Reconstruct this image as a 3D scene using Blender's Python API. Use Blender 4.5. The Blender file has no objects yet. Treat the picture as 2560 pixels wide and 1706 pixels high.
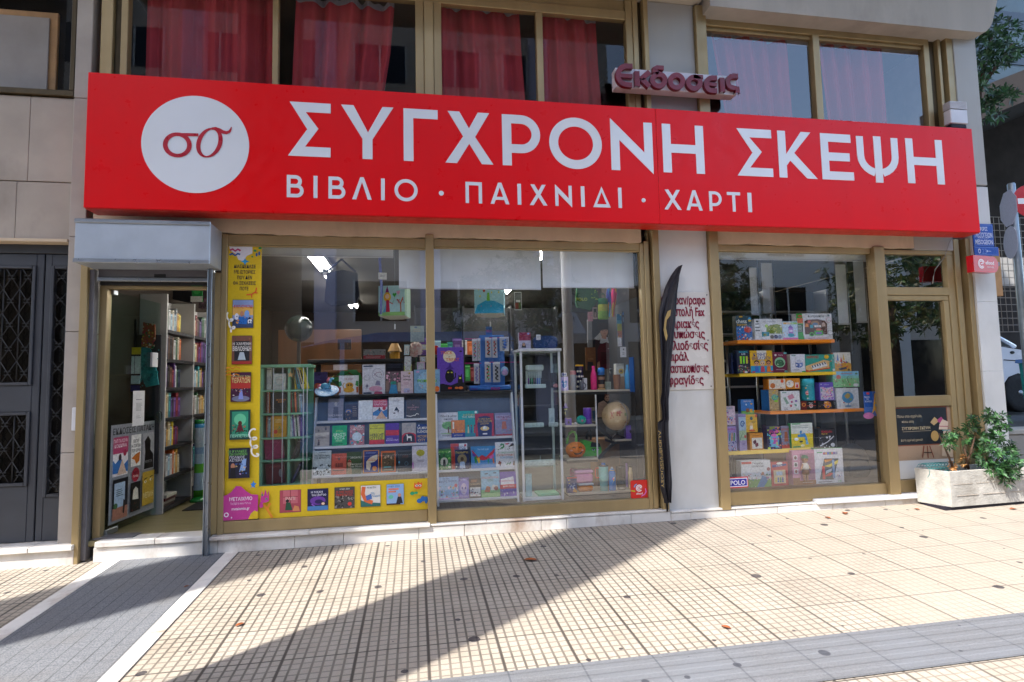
import bpy,math,random
from mathutils import Vector,Matrix
R=math.radians
S=bpy.context.scene
COL=S.collection
# ---------------------------------------------------------------- camera
CAMP=Vector((0.0,-5.2,1.55));YAW,PIT,ROL,FPX=.16972321,.07450989,-.02144578,1415.735
cam_d=bpy.data.cameras.new('camera');cam=bpy.data.objects.new('camera',cam_d);COL.objects.link(cam)
cam_d.sensor_width=36;cam_d.lens=FPX/2560*36;cam_d.clip_start=.05;cam_d.clip_end=600
CR=Matrix.Rotation(-YAW,3,'Z')@Matrix.Rotation(PIT,3,'X')@Matrix.Rotation(-ROL,3,'Y')
cam.matrix_world=Matrix.Translation(CAMP)@(CR@Matrix.Rotation(R(90),3,'X')).to_4x4()
S.camera=cam
# ---------------------------------------------------------------- light
SUN_EL,SUN_AZ=R(52),math.atan2(-.795,-.607)
w=bpy.data.worlds.new('World');S.world=w;w.use_nodes=True
wn=w.node_tree;sky=wn.nodes.new('ShaderNodeTexSky');sky.sky_type='NISHITA';sky.sun_disc=False
sky.sun_elevation=SUN_EL;sky.sun_rotation=SUN_AZ;sky.dust_density=1.6;sky.air_density=1.0
bg=wn.nodes['Background'];bg.inputs[1].default_value=.15;wn.links.new(sky.outputs[0],bg.inputs[0])
sun_d=bpy.data.lights.new('sun','SUN');sun_d.energy=2.15;sun_d.angle=R(.8);sun_d.color=(1,.97,.92)
sun=bpy.data.objects.new('sun',sun_d);COL.objects.link(sun)
SD=Vector((math.sin(SUN_AZ)*math.cos(SUN_EL),math.cos(SUN_AZ)*math.cos(SUN_EL),math.sin(SUN_EL)))
sun.rotation_euler=SD.to_track_quat('Z','Y').to_euler()
S.view_settings.view_transform='Standard';S.view_settings.look='None';S.view_settings.gamma=1
S.view_settings.exposure=2.2
S.cycles.max_bounces=10;S.cycles.transparent_max_bounces=16;S.cycles.diffuse_bounces=5
S.cycles.caustics_reflective=False;S.cycles.caustics_refractive=False
# ---------------------------------------------------------------- pixel -> place (pixels of the 2560 px photograph, on a plane y = Y)
REG={'A':(0,500,.27234),'B':(0,900,.34446),'C':(540,580,.24232),'D':(540,900,.27424),'E':(1060,580,.25499),
 'F':(1060,900,.27422),'G':(1620,560,.26349),'H':(1620,900,.27422),'T1':(0,0,.36549),'T2':(850,0,.36124),
 'T3':(1700,0,.36549),'K':(2160,440,.22962),'L':(2160,780,.35088),'M':(0,1200,.36549),'N':(850,1250,.36124),
 'O':(1700,1200,.36549),'P':(0,0,1),'V':(0,0,1.08798),'W':(1620,640,.21687),'X':(1620,960,.2233),
 'Q':(250,700,.22963),'U':(250,1040,.22963),'Y':(1380,680,.20408),'Z':(1400,960,.1977),'J':(640,840,.1955),
 'R':(2230,1000,.1913),'S':(2440,700,.22945),'I':(2460,440,.1912),'a':(1790,640,.18274),'b':(1820,760,.136),'c':(1820,930,.17)}
def px(r,x,y):
 o=REG[r];return o[0]+x*o[2],o[1]+y*o[2]
def at(r,x,y,Y=0.0):
 u,v=px(r,x,y)
 d=CR@Vector(((u-1280)/FPX,1,-(v-853)/FPX))
 return CAMP+d*((Y-CAMP.y)/d.y)
def rect(r,x0,y0,x1,y1,Y=0.0):  # x0,x1,z0,z1 of a measured box on plane Y
 a=at(r,x0,(y0+y1)/2,Y).x;b=at(r,x1,(y0+y1)/2,Y).x
 c=at(r,(x0+x1)/2,y1,Y).z;d=at(r,(x0+x1)/2,y0,Y).z
 return a,b,c,d
def gz(x,y):return .206+.0055*x+.0423*y
# ---------------------------------------------------------------- colour
def lin(h):
 if not isinstance(h,str):return tuple(h)
 h=h.lstrip('#')
 if len(h)==3:h=''.join(a*2 for a in h)
 v=[int(h[i:i+2],16)/255 for i in(0,2,4)]
 return tuple(a/12.92 if a<=.04045 else((a+.055)/1.055)**2.4 for a in v)
# ---------------------------------------------------------------- materials
class NT:
 def __init__(s,name):
  s.m=bpy.data.materials.new(name);s.m.use_nodes=True;s.t=s.m.node_tree
  s.b=s.t.nodes['Principled BSDF'];s.out=s.t.nodes['Material Output']
 def n(s,typ,_props=None,**inp):
  nd=s.t.nodes.new('ShaderNode'+typ)
  for k,v in(_props or{}).items():setattr(nd,k,v)
  for k,v in inp.items():
   key=int(k[1:])if k[0]=='i' and k[1:].isdigit()else k
   s.put(nd.inputs[key],v)
  return nd
 def put(s,sock,v):
  if hasattr(v,'is_linked')or isinstance(v,bpy.types.NodeSocket):s.t.links.new(v,sock)
  else:
   if isinstance(v,tuple)and len(v)==3 and sock.type=='RGBA':v=v+(1,)
   sock.default_value=v
 def set(s,**k):
  for a,v in k.items():s.put(s.b.inputs[a.replace('_',' ')],v)
  return s
 def math(s,op,a,b=0.0,c=None):
  nd=s.n('Math',{'operation':op});s.put(nd.inputs[0],a);s.put(nd.inputs[1],b)
  if c is not None:s.put(nd.inputs[2],c)
  return nd.outputs[0]
 def mix(s,f,a,b,blend='MIX'):
  nd=s.n('Mix',{'data_type':'RGBA','blend_type':blend});s.put(nd.inputs[0],f);s.put(nd.inputs[6],a);s.put(nd.inputs[7],b)
  return nd.outputs[2]
 def ramp(s,f,p0,p1,a=0.0,b=1.0):
  nd=s.n('MapRange');s.put(nd.inputs[0],f)
  for i,v in zip((1,2,3,4),(p0,p1,a,b)):nd.inputs[i].default_value=v
  return nd.outputs[0]
 def obj(s,sx=1,sy=1,sz=1):
  g=s.n('NewGeometry');mp=s.n('Mapping');s.put(mp.inputs[0],g.outputs['Position']);mp.inputs[3].default_value=(sx,sy,sz);return mp.outputs[0]
 def noise(s,scale,detail=4,vec=None,rough=.55):
  nd=s.n('TexNoise');nd.inputs['Scale'].default_value=scale;nd.inputs['Detail'].default_value=detail;nd.inputs['Roughness'].default_value=rough
  s.put(nd.inputs['Vector'],vec if vec is not None else s.obj());return nd.outputs[0]
 def bump(s,h,strength=.3,dist=.01):
  nd=s.n('Bump');nd.inputs['Strength'].default_value=strength;nd.inputs['Distance'].default_value=dist;s.put(nd.inputs['Height'],h)
  s.put(s.b.inputs['Normal'],nd.outputs[0])
MAT={}
def plain(name,col,rough=.5,metal=0,var=.12,scale=9,bump=0,spec=.5,coat=0,streak=False,stain=None,stain_amt=.3):
 k=NT(name);c=lin(col)
 v=k.obj(1,1,.12)if streak else k.obj()
 nz=k.noise(scale,5,v)
 dark=tuple(a*(1-var*1.6)for a in c);light=tuple(min(1,a*(1+var))for a in c)
 col_out=k.mix(k.ramp(nz,.3,.7),dark,light)
 if stain:
  n2=k.noise(scale*.35,6,k.obj(1,1,.5),.7)
  col_out=k.mix(k.ramp(n2,.52,.75,0,stain_amt),col_out,lin(stain))
 k.set(Base_Color=col_out,Metallic=metal,Specular_IOR_Level=spec,Coat_Weight=coat)
 k.put(k.b.inputs['Roughness'],k.ramp(k.noise(scale*2.3,3),.3,.7,max(.02,rough-.07),rough+.07))
 if bump:k.bump(k.noise(scale*6,6),bump,.006)
 MAT[name]=k.m;return k.m
def card(name,rough=.42,coat=0.0,trans=0.0,spec=.45,vary=.10):
 k=NT(name);a=k.n('VertexColor',{'layer_name':'Col'})
 nz=k.noise(55,3);f=k.ramp(nz,.3,.7,1-vary,1+vary*.5)
 cmb=k.n('CombineXYZ',None,X=f,Y=f,Z=f)
 k.set(Base_Color=k.mix(1.0,a.outputs[0],cmb.outputs[0],'MULTIPLY'),Roughness=rough,Coat_Weight=coat,Transmission_Weight=trans,Specular_IOR_Level=spec)
 MAT[name]=k.m;return k.m
card('printed_card',.4,vary=.22);card('sticker_print',.35,vary=.05);card('glossy_plastic',.22,.2);card('cloth',.9,vary=.22);card('painted_wood',.5);card('matte_paper',.8,spec=.2)
plain('anodised_gold',(.37,.27,.13),.40,.35,.10,4,streak=True,stain='#6e5a35',stain_amt=.25)
plain('dark_guide','#4a3d25',.5,.4,.15,5,streak=True)
plain('steel','#9fa4aa',.33,.85,.08,5,streak=True)
plain('brushed_steel','#b4bcc6',.36,.35,.07,3,stain='#7f868c',stain_amt=.25)
plain('slat_grey','#6d6a6e',.5,.3,.08)
plain('stone_clad',(.42,.355,.295),.75,0,.10,2.2,.25,.3,stain='#6b6158',stain_amt=.5)
plain('stone_pier','#aaa096',.7,0,.08,3,.2,.3,stain='#8a7d70',stain_amt=.3)
plain('marble','#d9d3cb',.45,0,.10,5,.15,.5,stain='#8a6a4e',stain_amt=.85)
plain('plaster_cream','#cdb89d',.85,0,.07,4,.35,.2,stain='#8c7a68',stain_amt=.45)
plain('white_panel',(.60,.60,.58),.42,0,.05,2,.03,.4,stain='#9a958a',stain_amt=.4)
plain('plaque_acrylic',(.60,.575,.53),.25,0,.02,3)
plain('bounce_soffit',(.80,.78,.74),.9)  # pale underside tone raised to bounce light onto the front
plain('office_glass',(.016,.030,.042),.5,0,.1,.4)
plain('grey_panel','#a9a69f',.5,0,.05,2,0,.4,streak=True,stain='#8b887f',stain_amt=.3)
plain('fascia_plaster','#b2aba1',.8,0,.09,2.5,.2,.2,streak=True,stain='#7d756c',stain_amt=.55)
plain('soffit_plaster','#c4b8a8',.85,0,.06,3,.15,.2,stain='#97897a',stain_amt=.3)
plain('sign_red',(.74,0.0,.003),.34,0,.02,5,0,.25,streak=True)
plain('sign_red_edge','#c8281c',.4)
plain('acrylic_white','#d9dbdf',.12,0,.02,2,0,.55)
plain('emblem_red','#b00a26',.3)
plain('channel_maroon','#701326',.42,0,.12,8)
plain('lightbox_white','#cfcad0',.4,0,.05,6)
plain('door_grey','#3d3f45',.45,.2,.06,5)
plain('iron','#2f3033',.5,.4,.1)
plain('curtain_red',(.36,.042,.048),.9,0,.04,6,0,.1)
plain('curtain_white',(.30,.28,.29),.9,0,.1,30,0,.1)
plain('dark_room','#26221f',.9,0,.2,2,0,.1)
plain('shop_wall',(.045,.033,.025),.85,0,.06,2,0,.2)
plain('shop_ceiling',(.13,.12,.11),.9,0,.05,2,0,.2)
plain('shop_white','#c6c3c0',.5,0,.04,5)
plain('shelf_charcoal','#2a2a2e',.5,0,.1,7)
plain('rack_white','#d2d2d6',.4,0,.04,6)
plain('rack_grey','#5b626d',.55,0,.06,5)
plain('mint','#7fb795',.45,0,.05,5)
plain('deck','#5c544c',.7,0,.15,6)
plain('laminate','#b7ac9b',.45,0,.05,6)
plain('black_metal','#1b1b1d',.45,.3,.1)
plain('orange_shelf','#f08a10',.4,0,.05,6)
plain('yellow_shelf','#ecc430',.4,0,.05,6)
plain('desk_wood',(.15,.058,.016),.45,0,.18,5,streak=True)
plain('blind',(.80,.83,.87),.7,0,.04,4,0,.2)
plain('planter_white',(.43,.41,.37),.9,0,.14,9,.9,.15,stain='#6d6355',stain_amt=.5)
plain('plinth_dark','#1c1726',.7)
plain('soil','#3b2d22',.95,0,.3,20,.6)
plain('stem','#5d4636',.85,0,.2,20,.3)
plain('asphalt','#4a4a4c',.9,0,.12,12,.3,.2)
plain('kerb','#a8a49c',.8,0,.1,6,.2,.2)
plain('concrete','#9a958d',.85,0,.1,2.5,.2,.2,stain='#6f6a63',stain_amt=.4)
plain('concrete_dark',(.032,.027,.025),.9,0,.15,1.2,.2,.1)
plain('beige_board','#b98c5b',.7)
plain('galvanised','#8b9399',.4,.7,.12,6)
plain('car_white','#d4d8de',.25,0,.02,2,0,.5,1)
plain('van_blue',(.08,.24,.66),.25,.1,.04,2,0,.5,1)
plain('tyre','#161617',.8,0,.2,15)
plain('rubber','#101012',.6)
plain('opp_beige',(.60,.53,.45),.8,0,.06,.8,0,.2,stain='#8a7d6d',stain_amt=.3)
plain('opp_lilac',(.60,.58,.72),.8,0,.05,.8,0,.2)
plain('opp_white',(.74,.72,.68),.8,0,.05,.8,0,.2)
plain('awning','#c4c2c0',.85,0,.08,4,0,.2)
plain('bark','#4b3c30',.95,0,.25,9,.8,.1)
plain('flag_cloth','#211f26',.55,0,.2,14,0,.4)
plain('gold_print','#a58a52',.5)
plain('wood_floor','#b09a4e',.3,0,.14,3,streak=False)
plain('mat_black','#17171a',.9)
plain('pegboard','#2f2d2f',.7,0,.15,40)
plain('cardboard','#a07850',.85,0,.08,6)
plain('litter_leaf','#8a4a22',.8,0,.3,40)
plain('mesh_teal','#1d8a8a',.5)
plain('dark_glass','#0c0e12',.06,0,.02,2,0,.6)
def wavy_floor():
 k=NT('floor_boards');v=k.obj(1,1,1);sep=k.n('SeparateXYZ');k.put(sep.inputs[0],v)
 row=k.math('FRACT',k.math('MULTIPLY',sep.outputs[1],6.5));gap=k.math('LESS_THAN',row,.03)
 nz=k.noise(6,5,k.obj(.5,6,1));c=k.mix(k.ramp(nz,.3,.7),(.20,.16,.07),(.32,.27,.13));c=k.mix(gap,c,lin('#5d4d22'))
 k.set(Base_Color=c,Roughness=.28);MAT['floor_boards']=k.m
wavy_floor()
def glass(name,tint=(1,1,1),ior=1.5,boost=1.15,bump=.0):
 k=NT(name);k.t.nodes.remove(k.b)
 tr=k.n('BsdfTransparent',None,Color=tint);gl=k.n('BsdfGlossy',None,Color=(1,1,1),Roughness=.0)
 geo=k.n('NewGeometry');dt=k.n('VectorMath',{'operation':'DOT_PRODUCT'});k.put(dt.inputs[0],geo.outputs['Incoming']);k.put(dt.inputs[1],geo.outputs['Normal'])
 if bump:
  bn=k.n('Bump');bn.inputs['Strength'].default_value=bump;bn.inputs['Distance'].default_value=.02;k.put(bn.inputs['Height'],k.noise(1.1,1))
  k.put(gl.inputs['Normal'],bn.outputs[0])
 f0=((ior-1)/(ior+1))**2  # same reflectance from both sides of the sheet
 p5=k.math('POWER',k.math('SUBTRACT',1.0,k.math('ABSOLUTE',dt.outputs['Value'])),5.0)
 f=k.math('MINIMUM',k.math('MULTIPLY',k.math('MULTIPLY_ADD',p5,1-f0,f0),boost),1.0)
 mx=k.n('MixShader');k.put(mx.inputs[0],f);k.put(mx.inputs[1],tr.outputs[0]);k.put(mx.inputs[2],gl.outputs[0]);k.put(k.out.inputs[0],mx.outputs[0])
 MAT[name]=k.m
glass('shop_glass',(.97,.99,.98),1.55,2.9,.03);glass('upper_glass',(.94,.95,.97),1.5,.75,.03);glass('upper_tinted_glass',(.92,.93,.97),1.55,2.3,.03);glass('door_glass',(.9,.92,.92),1.65,3.4,.03)
glass('thin_glass',(.86,.95,.92),1.4,1.0);glass('clear_plastic',(.93,.93,.95),1.4,1.6);glass('car_glass',(.25,.3,.3),1.5,1.6)
def leafmat(name,a,b,tr=.25):
 k=NT(name);at_=k.n('VertexColor',{'layer_name':'Col'})
 k.set(Base_Color=at_.outputs[0],Roughness=.45,Specular_IOR_Level=.5)
 t=k.n('BsdfTranslucent',None,Color=at_.outputs[0]);mx=k.n('MixShader');mx.inputs[0].default_value=tr
 k.put(mx.inputs[1],k.b.outputs[0]);k.put(mx.inputs[2],t.outputs[0]);k.put(k.out.inputs[0],mx.outputs[0]);MAT[name]=k.m
leafmat('leaf',0,0)
def lamp_mat(name,col,st):
 k=NT(name);k.set(Base_Color=col,Emission_Color=col,Emission_Strength=st);MAT[name]=k.m
lamp_mat('tube_lit',(1,.97,.9),10.0)
def paving():
 k=NT('paving_tiles');g=k.n('NewGeometry');sep=k.n('SeparateXYZ');k.put(sep.inputs[0],g.outputs['Position'])
 T=.380
 X=k.math('DIVIDE',k.math('SUBTRACT',sep.outputs[0],.056),T);Yc=k.math('DIVIDE',k.math('ADD',sep.outputs[1],.052),.3765)
 fx=k.math('FRACT',X);fy=k.math('FRACT',Yc)
 def line(fr,wd):  # distance to nearest joint, 0..0.5
  d=k.math('SUBTRACT',.5,k.math('ABSOLUTE',k.math('SUBTRACT',fr,.5)));nd=k.n('MapRange');k.put(nd.inputs[0],d)
  nd.inputs[1].default_value=wd*.5;nd.inputs[2].default_value=wd;nd.inputs[3].default_value=1;nd.inputs[4].default_value=0;return nd.outputs[0]
 jx=line(fx,.030);jy=line(fy,.017)
 cx=k.math('FRACT',k.math('MULTIPLY',fx,7));cy=k.math('FRACT',k.math('MULTIPLY',fy,7))
 gx=line(cx,.15);gy=line(cy,.13)
 ix=k.math('FLOOR',X);iy=k.math('FLOOR',Yc)
 wn_=k.n('TexWhiteNoise',{'noise_dimensions':'2D'});cb=k.n('CombineXYZ',None,X=ix,Y=iy);k.put(wn_.inputs['Vector'],cb.outputs[0])
 cell=k.n('TexWhiteNoise',{'noise_dimensions':'2D'});cb2=k.n('CombineXYZ',None,X=k.math('FLOOR',k.math('MULTIPLY',X,7)),Y=k.math('FLOOR',k.math('MULTIPLY',Yc,7)));k.put(cell.inputs['Vector'],cb2.outputs[0])
 big=k.noise(.9,4);mid=k.noise(5,5);fine=k.noise(160,3)
 base=k.mix(k.ramp(fine,.35,.65),(.355,.305,.245),(.445,.393,.325))
 base=k.mix(k.math('MULTIPLY',wn_.outputs[0],.30),base,(.30,.245,.185))
 base=k.mix(k.math('MULTIPLY',cell.outputs[0],.22),base,(.26,.215,.165))
 base=k.mix(k.ramp(mid,.5,.8,0,.5),base,lin('#8a7d6c'))
 # right-hand tiles are worn smooth so grooves fade; tone also goes greyer and darker
 wear=k.ramp(k.math('ADD',sep.outputs[0],k.math('MULTIPLY',k.math('SUBTRACT',big,.5),3.0)),1.6,4.0)
 base=k.mix(k.math('MULTIPLY',wear,.60),base,(.335,.285,.225))
 gro=k.math('MAXIMUM',gx,k.math('MULTIPLY',gy,.75))
 gro=k.math('MULTIPLY',gro,k.math('SUBTRACT',1.0,k.math('MULTIPLY',wear,.72)))
 gro=k.math('MULTIPLY',gro,k.ramp(k.noise(2.2,4),.3,.62,.55,1.0))
 jo=k.math('MAXIMUM',jx,jy)
 c=k.mix(k.math('MULTIPLY',gro,.86),base,(.055,.045,.036));c=k.mix(k.math('MULTIPLY',jo,k.math('SUBTRACT',.74,k.math('MULTIPLY',wear,.34))),c,lin('#38322d'))
 vo=k.n('TexVoronoi',{'feature':'F1','voronoi_dimensions':'2D'});k.put(vo.inputs['Vector'],k.obj());vo.inputs['Scale'].default_value=2.1
 rad=k.math('MULTIPLY',vo.outputs['Color'],.085)
 sp=k.math('LESS_THAN',k.math('ADD',vo.outputs['Distance'],k.math('MULTIPLY',k.math('SUBTRACT',k.noise(30,3),.5),.05)),k.math('SUBTRACT',rad,.008))
 c=k.mix(k.math('MULTIPLY',sp,.85),c,lin('#26222a'))
 c=k.mix(k.ramp(k.noise(.55,5,None,.7),.56,.78,0,.42),c,lin('#7d746c'))
 k.set(Base_Color=c,Roughness=.62,Specular_IOR_Level=.3)
 hgt=k.math('SUBTRACT',1.0,k.math('MAXIMUM',gro,jo));k.bump(hgt,.5,.004);MAT['paving_tiles']=k.m
paving()
def granite(name,a,b,gx_,gy_,j):
 k=NT(name);g=k.n('NewGeometry');sep=k.n('SeparateXYZ');k.put(sep.inputs[0],g.outputs['Position'])
 fx=k.math('FRACT',k.math('MULTIPLY',sep.outputs[0],gx_));fy=k.math('FRACT',k.math('MULTIPLY',sep.outputs[1],gy_))
 gr=k.math('MAXIMUM',k.math('LESS_THAN',fx,.09),k.math('MULTIPLY',k.math('LESS_THAN',fy,.06),.5))
 gr=k.math('MULTIPLY',gr,k.ramp(k.noise(3,4),.35,.65,.35,1))
 c=k.mix(k.ramp(k.noise(130,3),.35,.65),lin(a),lin(b));c=k.mix(k.ramp(k.noise(2.5,5),.45,.75,0,.5),c,lin('#6a655f'))
 c=k.mix(k.math('MULTIPLY',gr,.7),c,lin(j));k.set(Base_Color=c,Roughness=.7,Specular_IOR_Level=.3)
 k.bump(k.math('SUBTRACT',1.0,gr),.4,.004);MAT[name]=k.m
granite('ramp_granite',(.10,.103,.112),(.20,.205,.215),12,12,'#2d2d30')
def tactile():
 k=NT('tactile_paving');g=k.n('NewGeometry');sep=k.n('SeparateXYZ');k.put(sep.inputs[0],g.outputs['Position'])
 fx=k.math('FRACT',k.math('DIVIDE',k.math('SUBTRACT',sep.outputs[0],.056),.38));jx=k.math('LESS_THAN',fx,.025)
 yy=k.math('MULTIPLY',k.math('ADD',k.math('SUBTRACT',sep.outputs[1],k.math('MULTIPLY',sep.outputs[0],.0)),2.3),11.5)
 rib=k.math('PINGPONG',yy,.5);ridge=k.ramp(rib,.18,.34)
 c=k.mix(k.ramp(k.noise(120,3),.35,.65),(.110,.112,.117),(.156,.157,.162));c=k.mix(k.ramp(k.noise(2.5,5),.4,.7,0,.6),c,lin('#6a6d72'))
 c=k.mix(k.math('MULTIPLY',jx,.8),c,lin('#4a4c50'))
 vo=k.n('TexVoronoi',{'feature':'F1','voronoi_dimensions':'2D'});k.put(vo.inputs['Vector'],k.obj());vo.inputs['Scale'].default_value=3.3
 c=k.mix(k.math('MULTIPLY',k.math('LESS_THAN',vo.outputs['Distance'],k.math('SUBTRACT',k.math('MULTIPLY',vo.outputs['Color'],.16),.04)),.85),c,lin('#36373d'))
 k.set(Base_Color=c,Roughness=.65);k.bump(ridge,.8,.006);MAT['tactile_paving']=k.m
tactile()
# ---------------------------------------------------------------- building helpers
def tag(o,label=None,cat=None,group=None,kind=None):
 if label:o['label']=label
 if cat:o['category']=cat
 if group:o['group']=group
 if kind:o['kind']=kind
 return o
def empty(name,loc,label,cat,group=None,rz=0):
 o=bpy.data.objects.new(name,None);COL.objects.link(o);o.location=loc;o.rotation_euler=(0,0,rz);o.empty_display_size=.1
 return tag(o,label,cat,group)
IDM=Matrix.Identity(4)
def frame(loc,rz=0.0,tilt=0.0,rx=0.0):
 """local x right, y up, z towards the viewer (-Y of the world); rz turns it about the vertical, tilt leans the top away"""
 base=Matrix(((1,0,0,0),(0,0,-1,0),(0,1,0,0),(0,0,0,1)))
 return Matrix.Translation(loc)@Matrix.Rotation(rz,4,'Z')@Matrix.Rotation(-tilt,4,'X')@base@Matrix.Rotation(rx,4,'Z')
class MB:
 def __init__(s):s.v=[];s.f=[];s.c=[];s.m=[];s.s=[]
 def face(s,pts,col=(.5,.5,.5),m=0,sm=False):
  i=len(s.v);s.v+=[tuple(p)for p in pts];s.f.append(tuple(range(i,i+len(pts))));s.c.append(col);s.m.append(m);s.s.append(sm)
 def mesh(s,vs,fs,col=(.5,.5,.5),m=0,sm=False,M=None):
  i=len(s.v);s.v+=[tuple(M@Vector(p))if M else tuple(p)for p in vs]
  for q in fs:s.f.append(tuple(k+i for k in q));s.c.append(col);s.m.append(m);s.s.append(sm)
 def box(s,x0,x1,y0,y1,z0,z1,col=(.5,.5,.5),m=0,M=None):
  vs=[(x0,y0,z0),(x1,y0,z0),(x1,y1,z0),(x0,y1,z0),(x0,y0,z1),(x1,y0,z1),(x1,y1,z1),(x0,y1,z1)]
  s.mesh(vs,[(0,3,2,1),(4,5,6,7),(0,1,5,4),(1,2,6,5),(2,3,7,6),(3,0,4,7)],col,m,False,M)
 def bbox(s,x0,x1,y0,y1,z0,z1,b,col=(.5,.5,.5),m=0,M=None):  # box with chamfered edges
  vs=[];X=(x0,x1);Y=(y0,y1);Z=(z0,z1);idx={}
  for i in(0,1):
   for j in(0,1):
    for k in(0,1):
     sx,sy,sz=(1-2*i)*b,(1-2*j)*b,(1-2*k)*b
     for a,p in enumerate(((X[i],Y[j]+sy,Z[k]+sz),(X[i]+sx,Y[j],Z[k]+sz),(X[i]+sx,Y[j]+sy,Z[k]))):
      idx[i,j,k,a]=len(vs);vs.append(p)
  fs=[]
  for i in(0,1):
   fs.append([idx[i,j,k,0]for j,k in((0,0),(0,1),(1,1),(1,0))]);fs.append([idx[j,i,k,1]for j,k in((0,0),(1,0),(1,1),(0,1))])
   fs.append([idx[j,k,i,2]for j,k in((0,0),(0,1),(1,1),(1,0))])
  for i in(0,1):
   for j in(0,1):
    fs.append([idx[i,j,0,0],idx[i,j,1,0],idx[i,j,1,1],idx[i,j,0,1]]);fs.append([idx[i,0,j,0],idx[i,1,j,0],idx[i,1,j,2],idx[i,0,j,2]])
    fs.append([idx[0,i,j,1],idx[1,i,j,1],idx[1,i,j,2],idx[0,i,j,2]])
    for k in(0,1):fs.append([idx[i,j,k,0],idx[i,j,k,1],idx[i,j,k,2]])
  c=Vector(((x0+x1)/2,(y0+y1)/2,(z0+z1)/2));out=[]
  for q in fs:
   P=[Vector(vs[a])for a in q];n=(P[1]-P[0]).cross(P[2]-P[0]);g=sum(P,Vector())/len(P)-c
   out.append(tuple(q)if n.dot(g)>0 else tuple(reversed(q)))
  s.mesh(vs,out,col,m,False,M)
 def lathe(s,prof,n=20,col=(.5,.5,.5),m=0,M=None,cols=None,sm=True):  # prof: (r, z) bottom to top
  vs=[];
  for r,z in prof:
   for i in range(n):a=2*math.pi*i/n;vs.append((r*math.cos(a),r*math.sin(a),z))
  for k in range(len(prof)-1):
   fs=[(k*n+i,k*n+(i+1)%n,(k+1)*n+(i+1)%n,(k+1)*n+i)for i in range(n)]
   s.mesh([],[],col)
   b=len(s.v)if k==0 else b
   if k==0:s.v+=[tuple(M@Vector(p))if M else p for p in vs]
   for q in fs:s.f.append(tuple(x+b for x in q));s.c.append(cols[k]if cols else col);s.m.append(m);s.s.append(sm)
  b0=b
  if prof[0][0]>1e-4:s.f.append(tuple(b0+i for i in reversed(range(n))));s.c.append(cols[0]if cols else col);s.m.append(m);s.s.append(False)
  if prof[-1][0]>1e-4:s.f.append(tuple(b0+(len(prof)-1)*n+i for i in range(n)));s.c.append(cols[-1]if cols else col);s.m.append(m);s.s.append(False)
 def tube(s,path,r,n=8,col=(.5,.5,.5),m=0,M=None,closed=False):
  P=[Vector(p)for p in path];rr=r if isinstance(r,(list,tuple))else[r]*len(P);vs=[]
  up=Vector((0,0,1))
  for i,p in enumerate(P):
   t=(P[min(i+1,len(P)-1)]-P[max(i-1,0)])if not closed else(P[(i+1)%len(P)]-P[i-1]);t.normalize()
   a=t.cross(up if abs(t.z)<.95 else Vector((1,0,0))).normalized();b=t.cross(a)
   for k in range(n):an=2*math.pi*k/n;vs.append(p+(a*math.cos(an)+b*math.sin(an))*rr[i])
  fs=[];L=len(P)
  for i in range(L if closed else L-1):
   j=(i+1)%L
   for k in range(n):fs.append((i*n+k,j*n+k,j*n+(k+1)%n,i*n+(k+1)%n))
  if not closed:fs.append(tuple(range(n)));fs.append(tuple((L-1)*n+k for k in reversed(range(n))))
  s.mesh(vs,fs,col,m,True,M)
 def ball(s,c,r,n=16,k=10,col=(.5,.5,.5),m=0,M=None,jit=0,seed=1):
  rx,ry,rz=r if isinstance(r,tuple)else(r,r,r);rnd=random.Random(seed);vs=[(c[0],c[1],c[2]-rz)]
  for j in range(1,k):
   t=-math.pi/2+math.pi*j/k
   for i in range(n):
    a=2*math.pi*i/n;q=1+rnd.uniform(-jit,jit);vs.append((c[0]+rx*q*math.cos(t)*math.cos(a),c[1]+ry*q*math.cos(t)*math.sin(a),c[2]+rz*q*math.sin(t)))
  vs.append((c[0],c[1],c[2]+rz));fs=[]
  for i in range(n):fs.append((0,1+(i+1)%n,1+i))
  for j in range(k-2):
   for i in range(n):a=1+j*n;fs.append((a+i,a+(i+1)%n,a+n+(i+1)%n,a+n+i))
  a=1+(k-2)*n
  for i in range(n):fs.append((a+i,a+(i+1)%n,len(vs)-1))
  s.mesh(vs,fs,col,m,jit==0,M)
 def prism(s,pts,z0,z1,col=(.5,.5,.5),m=0,M=None,back=True,mside=None):  # pts counter-clockwise in local xy, extruded along local z
  n=len(pts);vs=[(x,y,z1)for x,y in pts]+[(x,y,z0)for x,y in pts]
  fs=[tuple(range(n))]+([tuple(range(2*n-1,n-1,-1))]if back else[])
  s.mesh(vs,fs,col,m,False,M)
  s.mesh(vs,[(i,n+i,n+(i+1)%n,(i+1)%n)for i in range(n)],col,m if mside is None else mside,False,M)
 def build(s,name,mats,parent=None,label=None,cat=None,group=None,kind=None):
  me=bpy.data.meshes.new(name);me.from_pydata(s.v,[],s.f)
  ca=me.color_attributes.new('Col','FLOAT_COLOR','CORNER');buf=[]
  for q,c in zip(s.f,s.c):buf+=(tuple(c[:3])+(1.0,))*len(q)
  ca.data.foreach_set('color',buf)
  me.polygons.foreach_set('material_index',s.m);me.polygons.foreach_set('use_smooth',s.s)
  for k in(mats if isinstance(mats,(list,tuple))else[mats]):me.materials.append(MAT[k])
  o=bpy.data.objects.new(name,me);COL.objects.link(o)
  if parent is not None:o.parent=parent;o.matrix_parent_inverse=parent.matrix_basis.inverted()
  return tag(o,label,cat,group,kind)
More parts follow.
